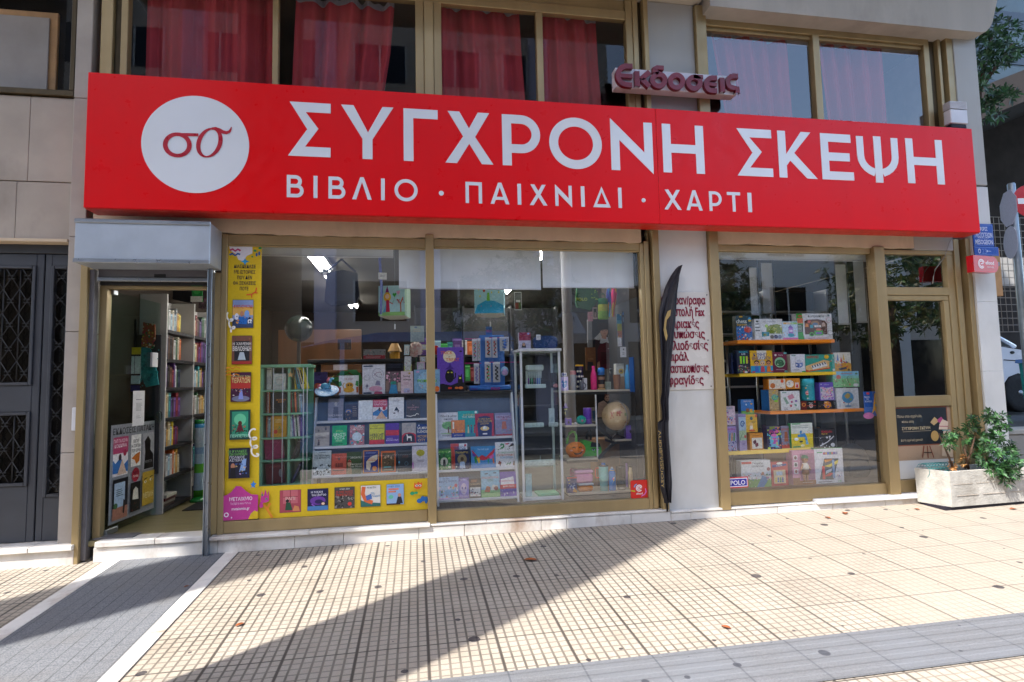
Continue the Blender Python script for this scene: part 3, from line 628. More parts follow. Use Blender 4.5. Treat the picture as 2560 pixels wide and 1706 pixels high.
def letter(ch,x0,x1,z0,h,s):
 w_=x1-x0;a=s/w_;b=s/h
 if ch=='Σ':P_([(0,1),(1,1),(1,1-b),(a*1.55,1-b),(.70,.52),(a*1.5,b),(1,b),(1,0),(-.03,0),(.43,.5)],x0,w_,z0,h)
 elif ch=='Υ':P_([(0,1),(.235,1),(.51,.50),(.79,1),(1,1),(.5+a/2,.375),(.5+a/2,0),(.5-a/2,0),(.5-a/2,.375)],x0,w_,z0,h)
 elif ch=='Γ':P_([(0,0),(a,0),(a,1-b),(1,1-b),(1,1),(0,1)],x0,w_,z0,h)
 elif ch=='Χ':t=a*1.22;P_([(0,0),(t,0),(.5,.385),(1-t,0),(1,0),(.5+t*.52,.52),(.93,1),(.93-t,1),(.5,.68),(.06+t,1),(.06,1),(.5-t*.52,.52)],x0,w_,z0,h)
 elif ch in 'ΡΒ':
  P_([(0,0),(a,0),(a,1),(0,1)],x0,w_,z0,h)
  if ch=='Ρ':bowl(x0+s,z0+h*.25,z0+h,w_-s,s*.95)
  else:bowl(x0+s,z0+h*.52-s/2,z0+h,(w_-s)*.86,s);bowl(x0+s,z0,z0+h*.52+s/2,w_-s,s,.0006)
 elif ch=='Ο':strip(LM,FS,ell((x0+x1)/2,z0+h/2,w_/2-s/2,h*.515-s/2,48),s,(1,1,1),DP,0,DP,True)
 elif ch=='Ν':P_([(0,0),(a,0),(a,.62),(1,-.05),(1,1),(1-a,1),(1-a,.38),(0,1.05)],x0,w_,z0,h)
 elif ch=='Η':P_([(0,0),(a,0),(a,.5-b/2),(1-a,.5-b/2),(1-a,0),(1,0),(1,1),(1-a,1),(1-a,.5+b/2),(a,.5+b/2),(a,1),(0,1)],x0,w_,z0,h)
 elif ch=='Κ':P_([(0,0),(a,0),(a,.26),(a+.10,.37),(.73,0),(1,0),(a*2.05,.535),(.88,1),(.62,1),(a,.50),(a,1),(0,1)],x0,w_,z0,h)
 elif ch=='Ε':P_([(0,0),(1,0),(1,b),(a,b),(a,.5-b/2),(.9,.5-b/2),(.9,.5+b/2),(a,.5+b/2),(a,1-b),(.96,1-b),(.96,1),(0,1)],x0,w_,z0,h)
 elif ch=='Ψ':
  LM.prism([(x0+w_/2-s/2,z0-.02*h),(x0+w_/2+s/2,z0-.02*h),(x0+w_/2+s/2,z0+h),(x0+w_/2-s/2,z0+h)],0,DP+.0008,(1,1,1),0,FS,False);cx=x0+w_/2;ry=h*.40;zc=z0+h*.56
  for sg_ in(-1,1):
   rx=w_/2-s/2;path=[(cx+sg_*rx,z0+h*.985),(cx+sg_*rx,zc)]+[(cx+sg_*rx*math.cos(R(t)),zc-ry*.92*math.sin(R(t)))for t in(15,30,45,60,72)]+[(cx+sg_*s*.5,zc-ry*.93)]
   strip(LM,FS,path if sg_<0 else path[::-1],s*.93,(1,1,1),DP,0,DP)
 elif ch=='Λ':t=a*1.12;P_([(0,0),(t,0),(.5,.80),(1-t,0),(1,0),(.5+t*.45,1.02),(.5-t*.45,1.02)],x0,w_,z0,h)
 elif ch=='Α':
  t=a*1.12;P_([(0,0),(t,0),(.5,.80),(1-t,0),(1,0),(.5+t*.45,1.02),(.5-t*.45,1.02)],x0,w_,z0,h)
  f=lambda z:t+(.5-t)*z/.80
  P_([(f(.20),.20),(1-f(.20),.20),(1-f(.34),.34),(f(.34),.34)],x0,w_,z0,h)
 elif ch=='Δ':
  o=[(0,0),(1,0),(.5,1.02)];i_=[(a*1.25,b),(1-a*1.25,b),(.5,.76)]
  for k in range(3):P_([o[k],o[(k+1)%3],i_[(k+1)%3],i_[k]],x0,w_,z0,h)
 elif ch=='Ι':P_([(0,0),(1,0),(1,1),(0,1)],x0,w_,z0,h)
 elif ch=='Π':P_([(0,0),(a,0),(a,1-b),(1-a,1-b),(1-a,0),(1,0),(1,1),(0,1)],x0,w_,z0,h)
 elif ch=='Τ':P_([(.5-a/2,0),(.5+a/2,0),(.5+a/2,1-b),(1,1-b),(1,1),(0,1),(0,1-b),(.5-a/2,1-b)],x0,w_,z0,h)
 elif ch=='·':LM.prism(ell((x0+x1)/2,z0+h*.42,w_/2,w_/2,16),0,DP,(1,1,1),0,FS,False)
TT=[('Σ','T1',1980,2262,900),('Υ','T2',8,370,900),('Γ','T2',440,677,920),('Χ','T2',727,1057,940),('Ρ','T2',1122,1385,960),('Ο','T2',1447,1810,980),('Ν','T2',1873,2162,1000),('Η','T2',2232,2516,1020),('Σ','T3',392,628,1045),('Κ','T3',672,930,1065),('Ε','T3',965,1180,1080),('Ψ','T3',1210,1495,1090),('Η','T3',1549,1798,1110)]
for ch,r_,a,b,y in TT:letter(ch,at(r_,a,y,YS).x,at(r_,b,y,YS).x,zb_,H_,st)
z2t,z2b=at('T1',2010,1200,YS).z,at('T1',2010,1352,YS).z;h2=z2t-z2b;s2=h2*.155
T2_=[('Β','T1',1962,2078),('Ι','T1',2145,2172),('Β','T1',2247,2363),('Λ','T2',85,220),('Ι','T2',284,310),('Ο','T2',377,537),('·','T2',683,718),('Π','T2',868,982),('Α','T2',1040,1170),('Ι','T2',1227,1252),('Χ','T2',1310,1432),('Ν','T2',1487,1602),('Ι','T2',1665,1690),('Δ','T2',1748,1868),('Ι','T2',1922,1946),('·','T2',2082,2110),('Χ','T2',2238,2357),('Α','T3',38,148),('Ρ','T3',195,280),('Τ','T3',318,408),('Ι','T3',458,484)]
for ch,r_,a,b in T2_:letter(ch,at(r_,a,1300,YS).x,at(r_,b,1300,YS).x,z2b,h2,s2)
LM.build('lettering','acrylic_white',sg)
EM=MB();ca,cb=at('T1',967,990,YS),at('T1',1705,990,YS);cz=(at('T1',1335,655,YS).z+at('T1',1330,1326,YS).z)/2;cxm=(ca.x+cb.x)/2;rr=(cb.x-ca.x)/2
EM.prism(ell(cxm,cz,rr,rr,64),0,DP,(1,1,1),0,FS,False);em=EM.build('emblem_disc','acrylic_white',sg)
G2=MB()
def tp(x,y):q=at('T1',x,y,YS-.006);return(q.x,q.z)
c1=tp(1214,993);k1=tp(1300,993)[0]-c1[0];h1=tp(1214,920)[1]-c1[1]
strip(G2,FS,ell(c1[0],c1[1],k1*.96,h1,40),[.030+.006*abs(math.cos(2*math.pi*i/40))for i in range(40)],(1,1,1),.008,0,0,True)
strip(G2,FS,[tp(1212,923),tp(1290,923),tp(1358,925)],.026,(1,1,1),.0085)
el=[]
for i in range(40):
 t=2*math.pi*i/40;X_,Y_=74*math.cos(t),96*math.sin(t);el.append(tp(1433+X_+.20*Y_,978-Y_))
strip(G2,FS,el,[.012+.022*abs(math.cos(2*math.pi*i/40))for i in range(40)],(1,1,1),.008,0,0,True)
strip(G2,FS,[tp(1448,882),tp(1475,880),tp(1500,890),tp(1525,905),tp(1550,910),tp(1570,902),tp(1580,885),tp(1583,870)],[.02,.024,.028,.03,.028,.022,.013,.006],(1,1,1),.0085)
G2.build('emblem','emblem_red',em)
# small maroon channel-letter sign
es=empty('letter_sign',(2.6,-.1,4.55),'small maroon raised letters on a white box mounted above the red sign','sign')
YE=-.16;REG['e']=(1520,140,.14875)
bx0,bx1=at('e',130,400,YE).x,at('e',2150,500,YE).x;bz0,bz1=at('e',1100,590,YE).z,at('e',1100,270,YE).z
boxobj('light_box','lightbox_white',bx0,bx1,YE,-.052,bz0,bz1,es);CL=MB();FE=frame((0,YE,0));dp=.04
def ep(x,y):q=at('e',x,y,YE-dp);return(q.x,q.z)
def est(pts,wd,cl=False):strip(CL,FE,[ep(*p)for p in pts],wd,(1,1,1),dp,0,dp,cl)
def eell(cx,cy,rx,ry,wd):
 pts=[(cx+rx*math.cos(2*math.pi*i/28),cy-ry*math.sin(2*math.pi*i/28))for i in range(28)];est(pts,wd,True)
wd=.050
est([(415,172),(300,168)]+[(300-130*math.sin(R(t)),322-150*math.cos(R(t)))for t in range(15,180,15)]+[(300,478),(405,490)],wd);est([(215,325),(415,340)],wd*.8)
est([(490,255),(500,512)],wd);est([(700,265),(560,385)],wd);est([(575,390),(700,515)],wd)
est([(940,200),(830,192),(780,215),(775,250),(850,290)],wd*.85);eell(855,405,105,100,wd);eell(1155,425,105,105,wd);eell(1455,450,100,95,wd);est([(1440,345),(1600,355)],wd*.8)
for o in(0,):est([(1835,370),(1750,368)]+[(1750-95*math.sin(R(t)),475-107*math.cos(R(t)))for t in range(20,180,20)]+[(1750,582),(1835,585)],wd);est([(1700,470),(1830,480)],wd*.7)
est([(1918,365),(1935,605)],wd);est([(2190,340),(2110,335)]+[(2110-90*math.sin(R(t)),435-100*math.cos(R(t)))for t in range(25,165,20)]+[(2110,535),(2180,545),(2180,625)],wd)
CL.build('lettering','channel_maroon',es)
# ================================================================ entrance
sh=empty('roller_shutter',(-2.15,-.3,2.57),'galvanised roller shutter housing and guide rails over the open shop entrance','shutter')
m=MB();m.bbox(-2.643,-1.648,-.292,-.013,2.574,2.918,.004);m.build('housing','brushed_steel',sh)
bars('edge_strip',sh,[(-2.646,-1.645,-.304,-.292,2.892,2.925),(-2.646,-1.645,-.306,-.292,2.571,2.604)],'steel')
m=MB();m.bbox(-2.62,-1.735,.012,.03,2.512,2.60,.004);sl=m.build('slat_curtain','slat_grey',sh);m=MB();a,b,c,d=rect('A',1415,682,1522,726,.01);m.bbox(a,b,.006,.0115,c,d,.002);m.build('slot','rubber',sl)
bars('bottom_bar',sh,[(-2.62,-1.735,-.004,.028,2.478,2.511)],'steel')
m=MB();m.bbox(-2.676,-2.63,-.02,.05,.2,2.573,.004);m.build('guide_rail','slat_grey',sh)
m=MB();m.bbox(-1.729,-1.722,-.105,-.03,.188,2.573,.002);m.bbox(-1.697,-1.690,-.105,-.03,.188,2.573,.002);m.bbox(-1.7215,-1.6975,-.09,-.03,.2,2.573,.002)
for z in(.62,1.73):m.ball((-1.71,-.092,z),.007,8,6)
m.build('guide_rail','steel',sh)
de=empty('door_frame',(-2.15,.08,.35),'gold metal frame around the open entrance of the bookshop','door frame')
bars('jamb',de,[(-2.628,-2.57,.06,.14,.352,2.45)]);bars('jamb',de,[(-1.728,-1.655,.005,.10,.34,2.56)]);bars('head',de,[(-2.569,-1.73,.06,.13,2.422,2.45)])
bars('dark_gap',de,[(-2.62,-1.735,.035,.058,2.452,2.476)],'rubber')  # black strip standing in for the dark gap over the head
gdo=empty('glass_door',(-2.565,.12,.37),'frameless glass door standing open inward, with a grey publisher sticker','door')
LF=frame((-2.563,.13,0),R(85.2));L_=.77
m=MB();m.box(0,L_,.372,2.415,-.005,.005,M=LF);m.build('pane','thin_glass',gdo)
m=MB();m.bbox(-.005,.16,.355,.40,-.014,.014,.004,M=LF);m.bbox(-.005,.06,2.385,2.425,-.014,.014,.004,M=LF);m.build('patch_fitting','steel',gdo)
m=MB();FM=LF@Matrix.Translation((.70,1.30,0));m.lathe([(.0,.045),(.05,.045),(.055,.05),(.055,.057),(.0,.06)],20,M=FM);m.lathe([(.0,-.06),(.055,-.057),(.055,-.05),(.05,-.045),(0,-.045)],20,M=FM);m.lathe([(.012,-.045),(.012,.045)],12,M=FM);m.build('handle','thin_glass',gdo)
m=MB();m.bbox(.60,.70,1.78,1.92,.006,.03,.004,M=LF);m.build('lock_box','rack_white',gdo)
pw,ph=.70,.835;m=MB();PM=LF@Matrix.Translation((.03,.43,.0062));m.mesh([(0,0,0),(pw,0,0),(pw,ph,0),(0,ph,0)],[(0,1,2,3)],lin('#8f9194'),0,False,PM)
art(m,PM,pw,ph,[('t','ΕΚΔΟΣΕΙΣ ΠΑΤΑΚΗ',.5,.93,.065,'#26262a',.92),
('r',.05,.47,.36,.87,'#e9e2e0'),('r',.05,.70,.36,.87,'#b8456a'),('t','ΓΙΑΤΙ ΤΑ ΧΩΜΑ',.2,.83,.035,'#f3dfe2',.28),('t','ΚΟΚΚΙΝΑ',.2,.78,.035,'#f3dfe2',.26),('p','#3a72b4',(.05,.5),(.36,.5),(.36,.62),(.28,.58),(.2,.66),(.1,.6),(.05,.64)),('p','#d8b9a0',(.14,.48),(.34,.48),(.24,.64)),('e',.19,.66,.03,.035,'#43302c'),('e',.29,.70,.035,.035,'#b43350'),
('r',.42,.53,.64,.87,'#e6e4df'),('t','ΕΙΠΕ',.53,.80,.035,'#222'),('t','Η ΠΑΠΙΑ',.53,.75,.035,'#222',.2),('t','ΠΟΥ ΕΙΜΑΙ',.53,.70,.032,'#222',.2),('p','#c9702a',(.43,.62),(.52,.66),(.62,.68),(.61,.58),(.54,.55),(.50,.60)),
('r',.68,.46,.96,.87,'#a5a6a9'),('p','#151515',(.72,.47),(.95,.47),(.94,.62),(.86,.68),(.87,.78),(.80,.84),(.72,.78),(.74,.66)),('t','ΝΥΧΤΑ',.83,.55,.03,'#888',.18),
('e',.53,.44,.085,.075,'#a2273a'),('t','ΝΕΟ',.53,.46,.03,'#1f1416',.12),('t','Πατάκη',.53,.425,.022,'#ddc',.12),
('r',.05,.03,.36,.44,'#1f2024'),('r',.08,.10,.30,.40,'#a9bfd2'),('r',.05,.03,.36,.15,'#a9745f'),('p','#28221f',(.26,.08),(.29,.07),(.31,.2),(.27,.22)),('e',.11,.17,.04,.03,'#3f6a45'),('g',.12,.26,.26,.34,4,'#53606c'),
('r',.42,.05,.64,.36,'#23221f'),('p','#d3cfc0',(.46,.18),(.60,.17),(.58,.28),(.53,.31),(.48,.28)),('n',.43,.06,.63,.16,14,3,['#3f5a45','#77402f','#2c3b33']),
('r',.68,.07,.96,.44,'#b99a35'),('e',.75,.33,.028,.014,'#f4f1e6'),('e',.88,.34,.028,.014,'#f4f1e6'),('e',.755,.33,.011,.012,'#1c1c1c'),('e',.885,.34,.011,.012,'#1c1c1c'),('s','#2c2415',.012,(.71,.36),(.79,.37)),('s','#2c2415',.012,(.85,.37),(.92,.38)),('t','ΜΕΓΑΛΗ',.82,.18,.06,'#e3d9ad',.24)])
m.build('sticker','printed_card',gdo)
m=MB();a=LF@Matrix.Translation((.335,1.235,.0075));m.mesh([(0,0,0),(.19,0,0),(.19,.32,0),(0,.32,0)],[(0,1,2,3)],lin('#d9d6d6'),0,False,a)
art(m,a,.19,.32,[('r',.25,.74,.75,.76,'#888'),('g',.25,.42,.8,.66,7,'#999'),('g',.3,.2,.7,.3,2,'#aaa')]);tag(m.build('paper_notice','matte_paper'),'white printed notice taped on the open glass door','notice')
m=MB();m.box(-2.60,-2.30,.02,.17,.3525,.360);tag(m.build('floor_spring_plate','slat_grey'),'grey steel floor plate set in the doorway sill','plate')
# ================================================================ white pier: service plaque and furled flag
pl=empty('service_plaque',(2.6,-.01,1.9),'cream acrylic plaque listing shop services in maroon letters on the white pier','plaque')
a,b,c,d=rect('W',120,415,735,1545,-.012);m=MB();m.bbox(a,b,-.012,-.003,c,d,.002);m.build('plate','plaque_acrylic',pl)
m=MB()
for x,y in((a+.03,d-.03),(b-.03,d-.03),(a+.03,c+.03),(b-.03,c+.03),(b-.04,(c+d)/2)):m=MB();m.ball((x,-.013,y),.007,8,6);m.build('screw','slat_grey',pl)
m=MB();FP=frame((0,-.014,0))
for t,xl,xr,y,hh in(('Φωτοαν/ραφα',150,660,512,72),('Αποστολή Fax',150,650,645,76),('Εταιριακές',160,588,785,72),('Εκτυπώσεις',160,655,905,72),('Βιβλιοδεσίες',160,690,1037,76),('Σπιράλ',170,468,1165,72),('Πλαστικοπ/σεις',160,698,1302,76),('Σφραγίδες',170,640,1440,72)):
 p,q=at('W',xl,y,-.014),at('W',xr,y,-.014);text(m,FP,t,(p.x+q.x)/2,p.z+.002,hh*.21687/FPX*5.8*1.3,(.24,.006,.035),.004,w=q.x-p.x,bold=.02,depth=.004)
m.build('lettering','printed_card',pl)
fl=empty('feather_flag',(2.5,-.1,.5),'black furled feather flag with gold print standing against the white pier','flag')
YF=-.09
Lf=[at('W',*p,YF)for p in((372,108),(330,150),(270,240),(215,350),(180,460),(150,580),(130,690),(135,900),(145,1100),(150,1300),(150,1568))]+[at('X',*p,YF)for p in((130,190),(150,330),(150,398),(104,430),(103,600),(120,900),(140,1150),(185,1310))]
Rf=[at('W',*p,YF)for p in((383,118),(370,250),(345,400),(325,640),(305,850),(280,1080),(260,1250),(240,1568))]+[at('X',*p,YF)for p in((225,150),(225,300),(235,600),(250,850),(262,1100),(250,1325))]
def interp(L,z):
 for p,q in zip(L,L[1:]):
  if p.z>=z>=q.z:f=(p.z-z)/max(p.z-q.z,1e-6);return p.x+(q.x-p.x)*f
 return L[0].x if z>L[0].z else L[-1].x
m=MB();zs=[Lf[0].z-.004-(Lf[0].z-Rf[-1].z)*i/90 for i in range(91)];rows=[]
for z in zs:
 x0,x1=interp(Lf,z),max(interp(Rf,z),interp(Lf,z)+.004);row=[]
 for j in range(11):
  t=j/10;row.append((x0+(x1-x0)*t,YF-.018*math.sin(t*7+z*1.5)-.014*math.sin(t*14-z*3)-.02*math.sin(math.pi*t),z))
 rows.append(row)
for p,q in zip(rows,rows[1:]):
 for j in range(10):m.face([q[j],q[j+1],p[j+1],p[j]],sm=True);m.face([(a[0],a[1]+.012,a[2])for a in(p[j],p[j+1],q[j+1],q[j])],sm=True)
 for j in(0,10):m.face([q[j],p[j],(p[j][0],p[j][1]+.012,p[j][2]),(q[j][0],q[j][1]+.012,q[j][2])])
cl=m.build('cloth','flag_cloth',fl)
m=MB();sw=[at('W',*p,YF-.042)for p in((275,612),(225,640),(195,720),(180,850),(192,920),(212,985),(226,920),(207,830),(217,740),(265,680))]
m.face([tuple(p)for p in sw]);Ft=frame((0,YF-.043,0))
for t,x,y0,y1,hh in(('ΛUDIS·VISUOSY',128,520,1170,30),('0/N 3G0',150,740,960,24)):
 p,q=at('X',x,y0,YF-.043),at('X',x+(40 if y1>1000 else 18),y1,YF-.043);text(m,Ft,t,(p.x+q.x)/2,(p.z+q.z)/2,hh*.0009,(1,1,1),0,w=abs(p.z-q.z),rot=-math.pi/2+math.atan2(q.x-p.x,p.z-q.z))
m.build('print','gold_print',fl)
m=MB();m.tube([(at('X',215,1330,YF+.03).x,YF+.035,.31),(at('W',180,1000,YF).x+.02,YF+.035,1.7),(at('W',330,200,YF).x,YF+.035,at('W',330,200,YF).z)],.009,8);m.build('pole','black_metal',fl)
# ================================================================ stickers on the glass
def sticker(name,label,x0,x1,z0,z1,y,bg_,shapes,cat='sticker',t=.0015,group=None,corner=0):
 w_,h_=x1-x0,z1-z0;M=frame((x0,y,z0));m=MB()
 pts=[(0,0),(w_,0),(w_,h_),(0,h_)]if not corner else[q for cx,cy,a0 in((w_-corner,corner,-90),(w_-corner,h_-corner,0),(corner,h_-corner,90),(corner,corner,180))for q in ell(cx,cy,corner,corner,5,R(a0),R(a0+90))+[(cx+corner*math.cos(R(a0+90)),cy+corner*math.sin(R(a0+90)))]]
 m.prism(pts,-t,0,lin(bg_),0,M);art(m,M,w_,h_,shapes);return m.build(name,'sticker_print',None,label,cat,group)
Yc_,Pk='#e0bd22','#c83c92'
def cov(u0,v0,u1,v1,bg_,*sh):  # a printed book cover inside a sticker
 out=[('r',u0-.012*(u1-u0),v0-.01*(v1-v0),u1+.012*(u1-u0),v1+.01*(v1-v0),'#40362a'),('r',u0,v0,u1,v1,bg_)]
 X=lambda x:u0+(u1-u0)*x;Yy=lambda y:v0+(v1-v0)*y
 for q in sh:
  k=q[0]
  if k in 'rng':out.append((k,X(q[1]),Yy(q[2]),X(q[3]),Yy(q[4]))+q[5:])
  elif k=='e':out.append((k,X(q[1]),Yy(q[2]),q[3]*(u1-u0),q[4]*(v1-v0),q[5]))
  elif k=='t':out.append((k,q[1],X(q[2]),Yy(q[3]),q[4]*(v1-v0),q[5],.92*(u1-u0)))
  elif k=='p':out.append((k,q[1])+tuple((X(x),Yy(y))for x,y in q[2:]))
  elif k=='s':out.append((k,q[1],q[2]*(u1-u0))+tuple((X(x),Yy(y))for x,y in q[3:]))
 return out
C1=cov(.16,.695,.77,.798,'#8fa0c8',('r',0,.45,1,.75,'#e8b45c'),('t','ΦΑΝΤΑΣΜΑΤΑΚΙ',.5,.76,.12,'#c8321e'),('r',0,0,1,.3,'#3b4a6a'),('p','#2a6fc0',(.2,.15),(.7,.12),(.75,.4),(.25,.38)),('e',.2,.4,.1,.12,'#e8e6f0'),('e',.45,.5,.08,.1,'#c98a6a'),('e',.7,.5,.12,.13,'#7fa6dd'),('e',.85,.22,.11,.09,'#eee'),('n',.05,.1,.95,.45,20,5,['#274b86','#e8a33c','#1f2740']))
C2=cov(.16,.56,.75,.664,'#7a5042',('r',.12,.12,.88,.82,'#2b2b30'),('n',0,.82,1,1,14,9,['#8a4a2c','#3f5a4a','#b0774a']),('t','Η ΧΑΜΕΝΗ',.5,.72,.1,'#e8e4dc'),('t','ΒΙΒΛΙΟΘΗΚΗ',.5,.55,.16,'#f2eee6'),('p','#b8c4cc',(.3,.15),(.7,.15),(.6,.42),(.4,.42)),('r',0,.0,1,.1,'#a83a32'))
C3=cov(.15,.423,.735,.529,'#4a2440',('r',0,.45,1,.85,'#b83a34'),('t','Ο ΤΟΠΟΣ ΤΩΝ',.5,.85,.08,'#d6cf80'),('t','ΤΕΡΑΤΩΝ',.5,.72,.15,'#d8d890'),('e',.5,.1,.45,.1,'#7c7f96'),('p','#8f9be0',(.38,.08),(.64,.08),(.56,.42),(.46,.42)),('n',.05,.2,.95,.45,22,11,['#2a1d30','#d88a4a','#5a8a6a','#e0d0c0']),('e',.14,.92,.06,.05,'#eee'))
C4=cov(.14,.286,.735,.392,'#1d4a44',('r',.1,.1,.9,.95,'#3a9a7a'),('e',.5,.68,.3,.2,'#6fd0a0'),('e',.5,.55,.1,.08,'#5a3022'),('p','#6a2030',(.3,.25),(.7,.25),(.58,.5),(.42,.5)),('n',.1,.15,.9,.5,20,4,['#1a3a34','#2c6a52','#b8684a']),('t','ΠΕΡΙΠΕΤΕΙΑ',.5,.12,.1,'#a8e8c8'))
C5=cov(.13,.148,.735,.254,'#23233a',('t','ΟΙ ΦΥΛΑΚΕΣ',.4,.9,.08,'#7ac060'),('t','ΤΩΝ ΧΑΜΕΝΩΝ',.42,.8,.08,'#7ac060'),('t','ΠΟΛΙΚΟΣ',.4,.7,.08,'#d8d8e0'),('t','ΑΣΤΕΡΑΣ',.4,.6,.08,'#d8d8e0'),('p','#8fb0e0',(.5,.2),(.8,.25),(.85,.65),(.65,.6)),('e',.2,.4,.1,.1,'#c88a6a'),('p','#181822',(.05,.0),(.35,0),(.3,.35),(.12,.35)),('n',.3,.1,.9,.5,20,8,['#c8a0d8','#e8c880','#15152a','#4a6ab0']))
sticker('window_sticker','tall yellow publisher sticker strip with five book covers, left edge of shop window',-1.606,-1.332,.449,2.80,.034,Yc_,[
('p','#e8e6ee',(.02,1),(.72,1),(.72,.975),(.55,.965),(.45,.945),(.3,.95),(.22,.972),(.04,.985)),('s','#c03a72',.06,(.04,.985),(.12,.99),(.2,.983),(.28,.99),(.36,.984)),('s','#2a5fa8',.06,(.03,.968),(.12,.973),(.2,.966),(.28,.973),(.35,.97)),
('p','#2a9fd8',(.46,.948),(.5,.956),(.54,.948),(.64,.944),(.54,.94),(.5,.93),(.46,.94),(.36,.944)),('e',.8,.985,.05,.004,'#2e9a5a'),('e',.85,.97,.03,.007,'#2a5fa8'),('e',.93,.975,.03,.008,'#2a5fa8'),('e',.72,.962,.03,.003,'#2e9a5a'),('e',.95,.995,.05,.004,'#2e9a5a'),
('t','ΔΙΑΣΚΕΔΑΣΕ',.5,.925,.0125,'#23233f',.66),('t','ΜΕ ΙΣΤΟΡΙΕΣ',.5,.904,.0125,'#23233f',.64),('t','ΠΟΥ ΔΕΝ',.5,.883,.0125,'#23233f',.44),('t','ΘΑ ΞΕΧΑΣΕΙΣ',.5,.862,.0125,'#23233f',.68),('t','ΠΟΤΕ',.49,.841,.0125,'#23233f',.26),
('s','#e0602a',.04,(.56,.818),(.72,.82),(.84,.83),(.86,.845)),('s','#e0602a',.035,(.72,.82),(.72,.807)),('s','#e0602a',.035,(.8,.826),(.9,.825))]+C1+C2+C3+C4+C5+[
('s','#efece4',.05)+tuple((.07+.02*t/2+.07*math.cos(t+2),.742-.0045*t+.010*math.sin(t+2))for t in[i*.45 for i in range(32)]),('s','#e08a2a',.035,(0,.545),(.1,.55),(.2,.543),(.3,.55),(.42,.545)),('s','#e08a2a',.035,(0,.532),(.1,.537),(.2,.53),(.3,.537),(.42,.532)),('s','#e08a2a',.035,(0,.519),(.1,.524),(.2,.517),(.3,.524),(.4,.519)),
('s','#efece4',.05)+tuple((.80+.05*t/9+.10*math.cos(t),.318-.0048*t+.011*math.sin(t))for t in[i*.45 for i in range(46)]),
('p',Pk,(0,0),(1,0),(1,.085),(.8,.088),(.65,.1),(.5,.118),(.36,.12),(.22,.1),(.1,.09),(0,.087)),('p',Yc_,(.72,0),(1,0),(1,.025),(.9,.03),(.8,.02)),('t','ΜΕΤΑΙΧΜΙΟ',.5,.074,.0125,'#f6eef4',.66),('t','Το βιβλίο που θέλεις',.5,.058,.007,'#eec4de',.6),('t','metaixmio.gr',.5,.040,.0105,'#f6eef4',.52),
('e',.09,.02,.07,.0085,'#f0e8f0'),('e',.09,.02,.04,.005,Pk),('e',.24,.009,.02,.003,'#f0e8f0'),('p','#2a80d8',(.78,.125),(.84,.128),(.86,.137),(.89,.128),(.96,.126),(.9,.12),(.92,.11),(.85,.115),(.78,.11),(.82,.118))])
u=lambda x:(x-385)/1545
D1=cov(u(570),.15,u(756),.84,'#b04a58',('r',.15,.4,.85,1,'#c86a74'),('s','#8a2c3a',.03,(.15,.7),(.85,.7)),('s','#8a2c3a',.03,(.5,.4),(.5,1)),('t','ΡΑΠΙ',.5,.62,.14,'#e6c8b8'),('p','#24523a',(.25,.1),(.6,.1),(.5,.45),(.3,.45)),('e',.36,.52,.08,.07,'#1d1a1a'),('p','#d88a5a',(.6,.05),(.95,.05),(.9,.25),(.7,.3)))
D2=cov(u(817),.17,u(1001),.84,'#1c1c48',('t','Η ΜΑΧΗ',.45,.85,.1,'#e8e6f0'),('t','του βυθού',.55,.72,.1,'#e8e6f0'),('e',.5,.45,.38,.2,'#6a3a9a'),('e',.55,.40,.2,.1,'#2a1f58'),('s','#8a5ac0',.06,(.2,.3),(.4,.15),(.6,.1)),('r',0,0,1,.2,'#4a80b8'),('e',.76,.3,.12,.1,'#3a2018'),('e',.76,.3,.08,.06,'#e8c8b0'))
D3=cov(u(1062),.19,u(1242),.85,'#4a4848',('n',0,0,1,.7,40,2,['#2c2a2a','#8a8682','#b8b4ae','#1a1818']),('t','ΑΛΚΗ ΖΕΗ',.5,.92,.07,'#ddd'),('t','Ο ΜΕΓΑΛΟΣ',.5,.78,.1,'#c83a2e'),('t','ΠΕΡΙΠΑΤΟΣ',.5,.64,.1,'#c83a2e'),('e',.76,.2,.1,.09,'#d8403a'))
D4=cov(u(1302),.2,u(1482),.87,'#dcd8d0',('p','#2e6a66',(0,0),(1,0),(1,.14),(.6,.18),(.3,.2),(0,.32)),('s','#d8683a',.2,(.15,.95),(.1,.6),(.25,.3),(.6,.18)),('p','#4a6ab0',(.3,.28),(.58,.36),(.52,.6),(.24,.5)),('t','Με',.62,.62,.1,'#2a7ab0'),('t','βλέμμα',.72,.5,.1,'#2a7ab0'),('t','Άλκη Ζέη',.55,.9,.07,'#333'))
D5=cov(u(1542),.22,u(1702),.87,'#8fb0d8',('t','ΑΛΚΗ ΖΕΗ',.4,.9,.09,'#3a6a9a'),('r',.1,.72,.7,.8,'#d87a5a'),('r',.1,.60,.55,.68,'#d87a5a'),('e',.25,.38,.14,.1,'#6ac0a0'),('p','#2a2a34',(.55,.05),(.95,.05),(.85,.38),(.65,.38)),('e',.75,.46,.1,.09,'#c89078'),('r',0,0,.8,.06,'#3a2a24'))
bz=at('D',1150,1118,.034).z
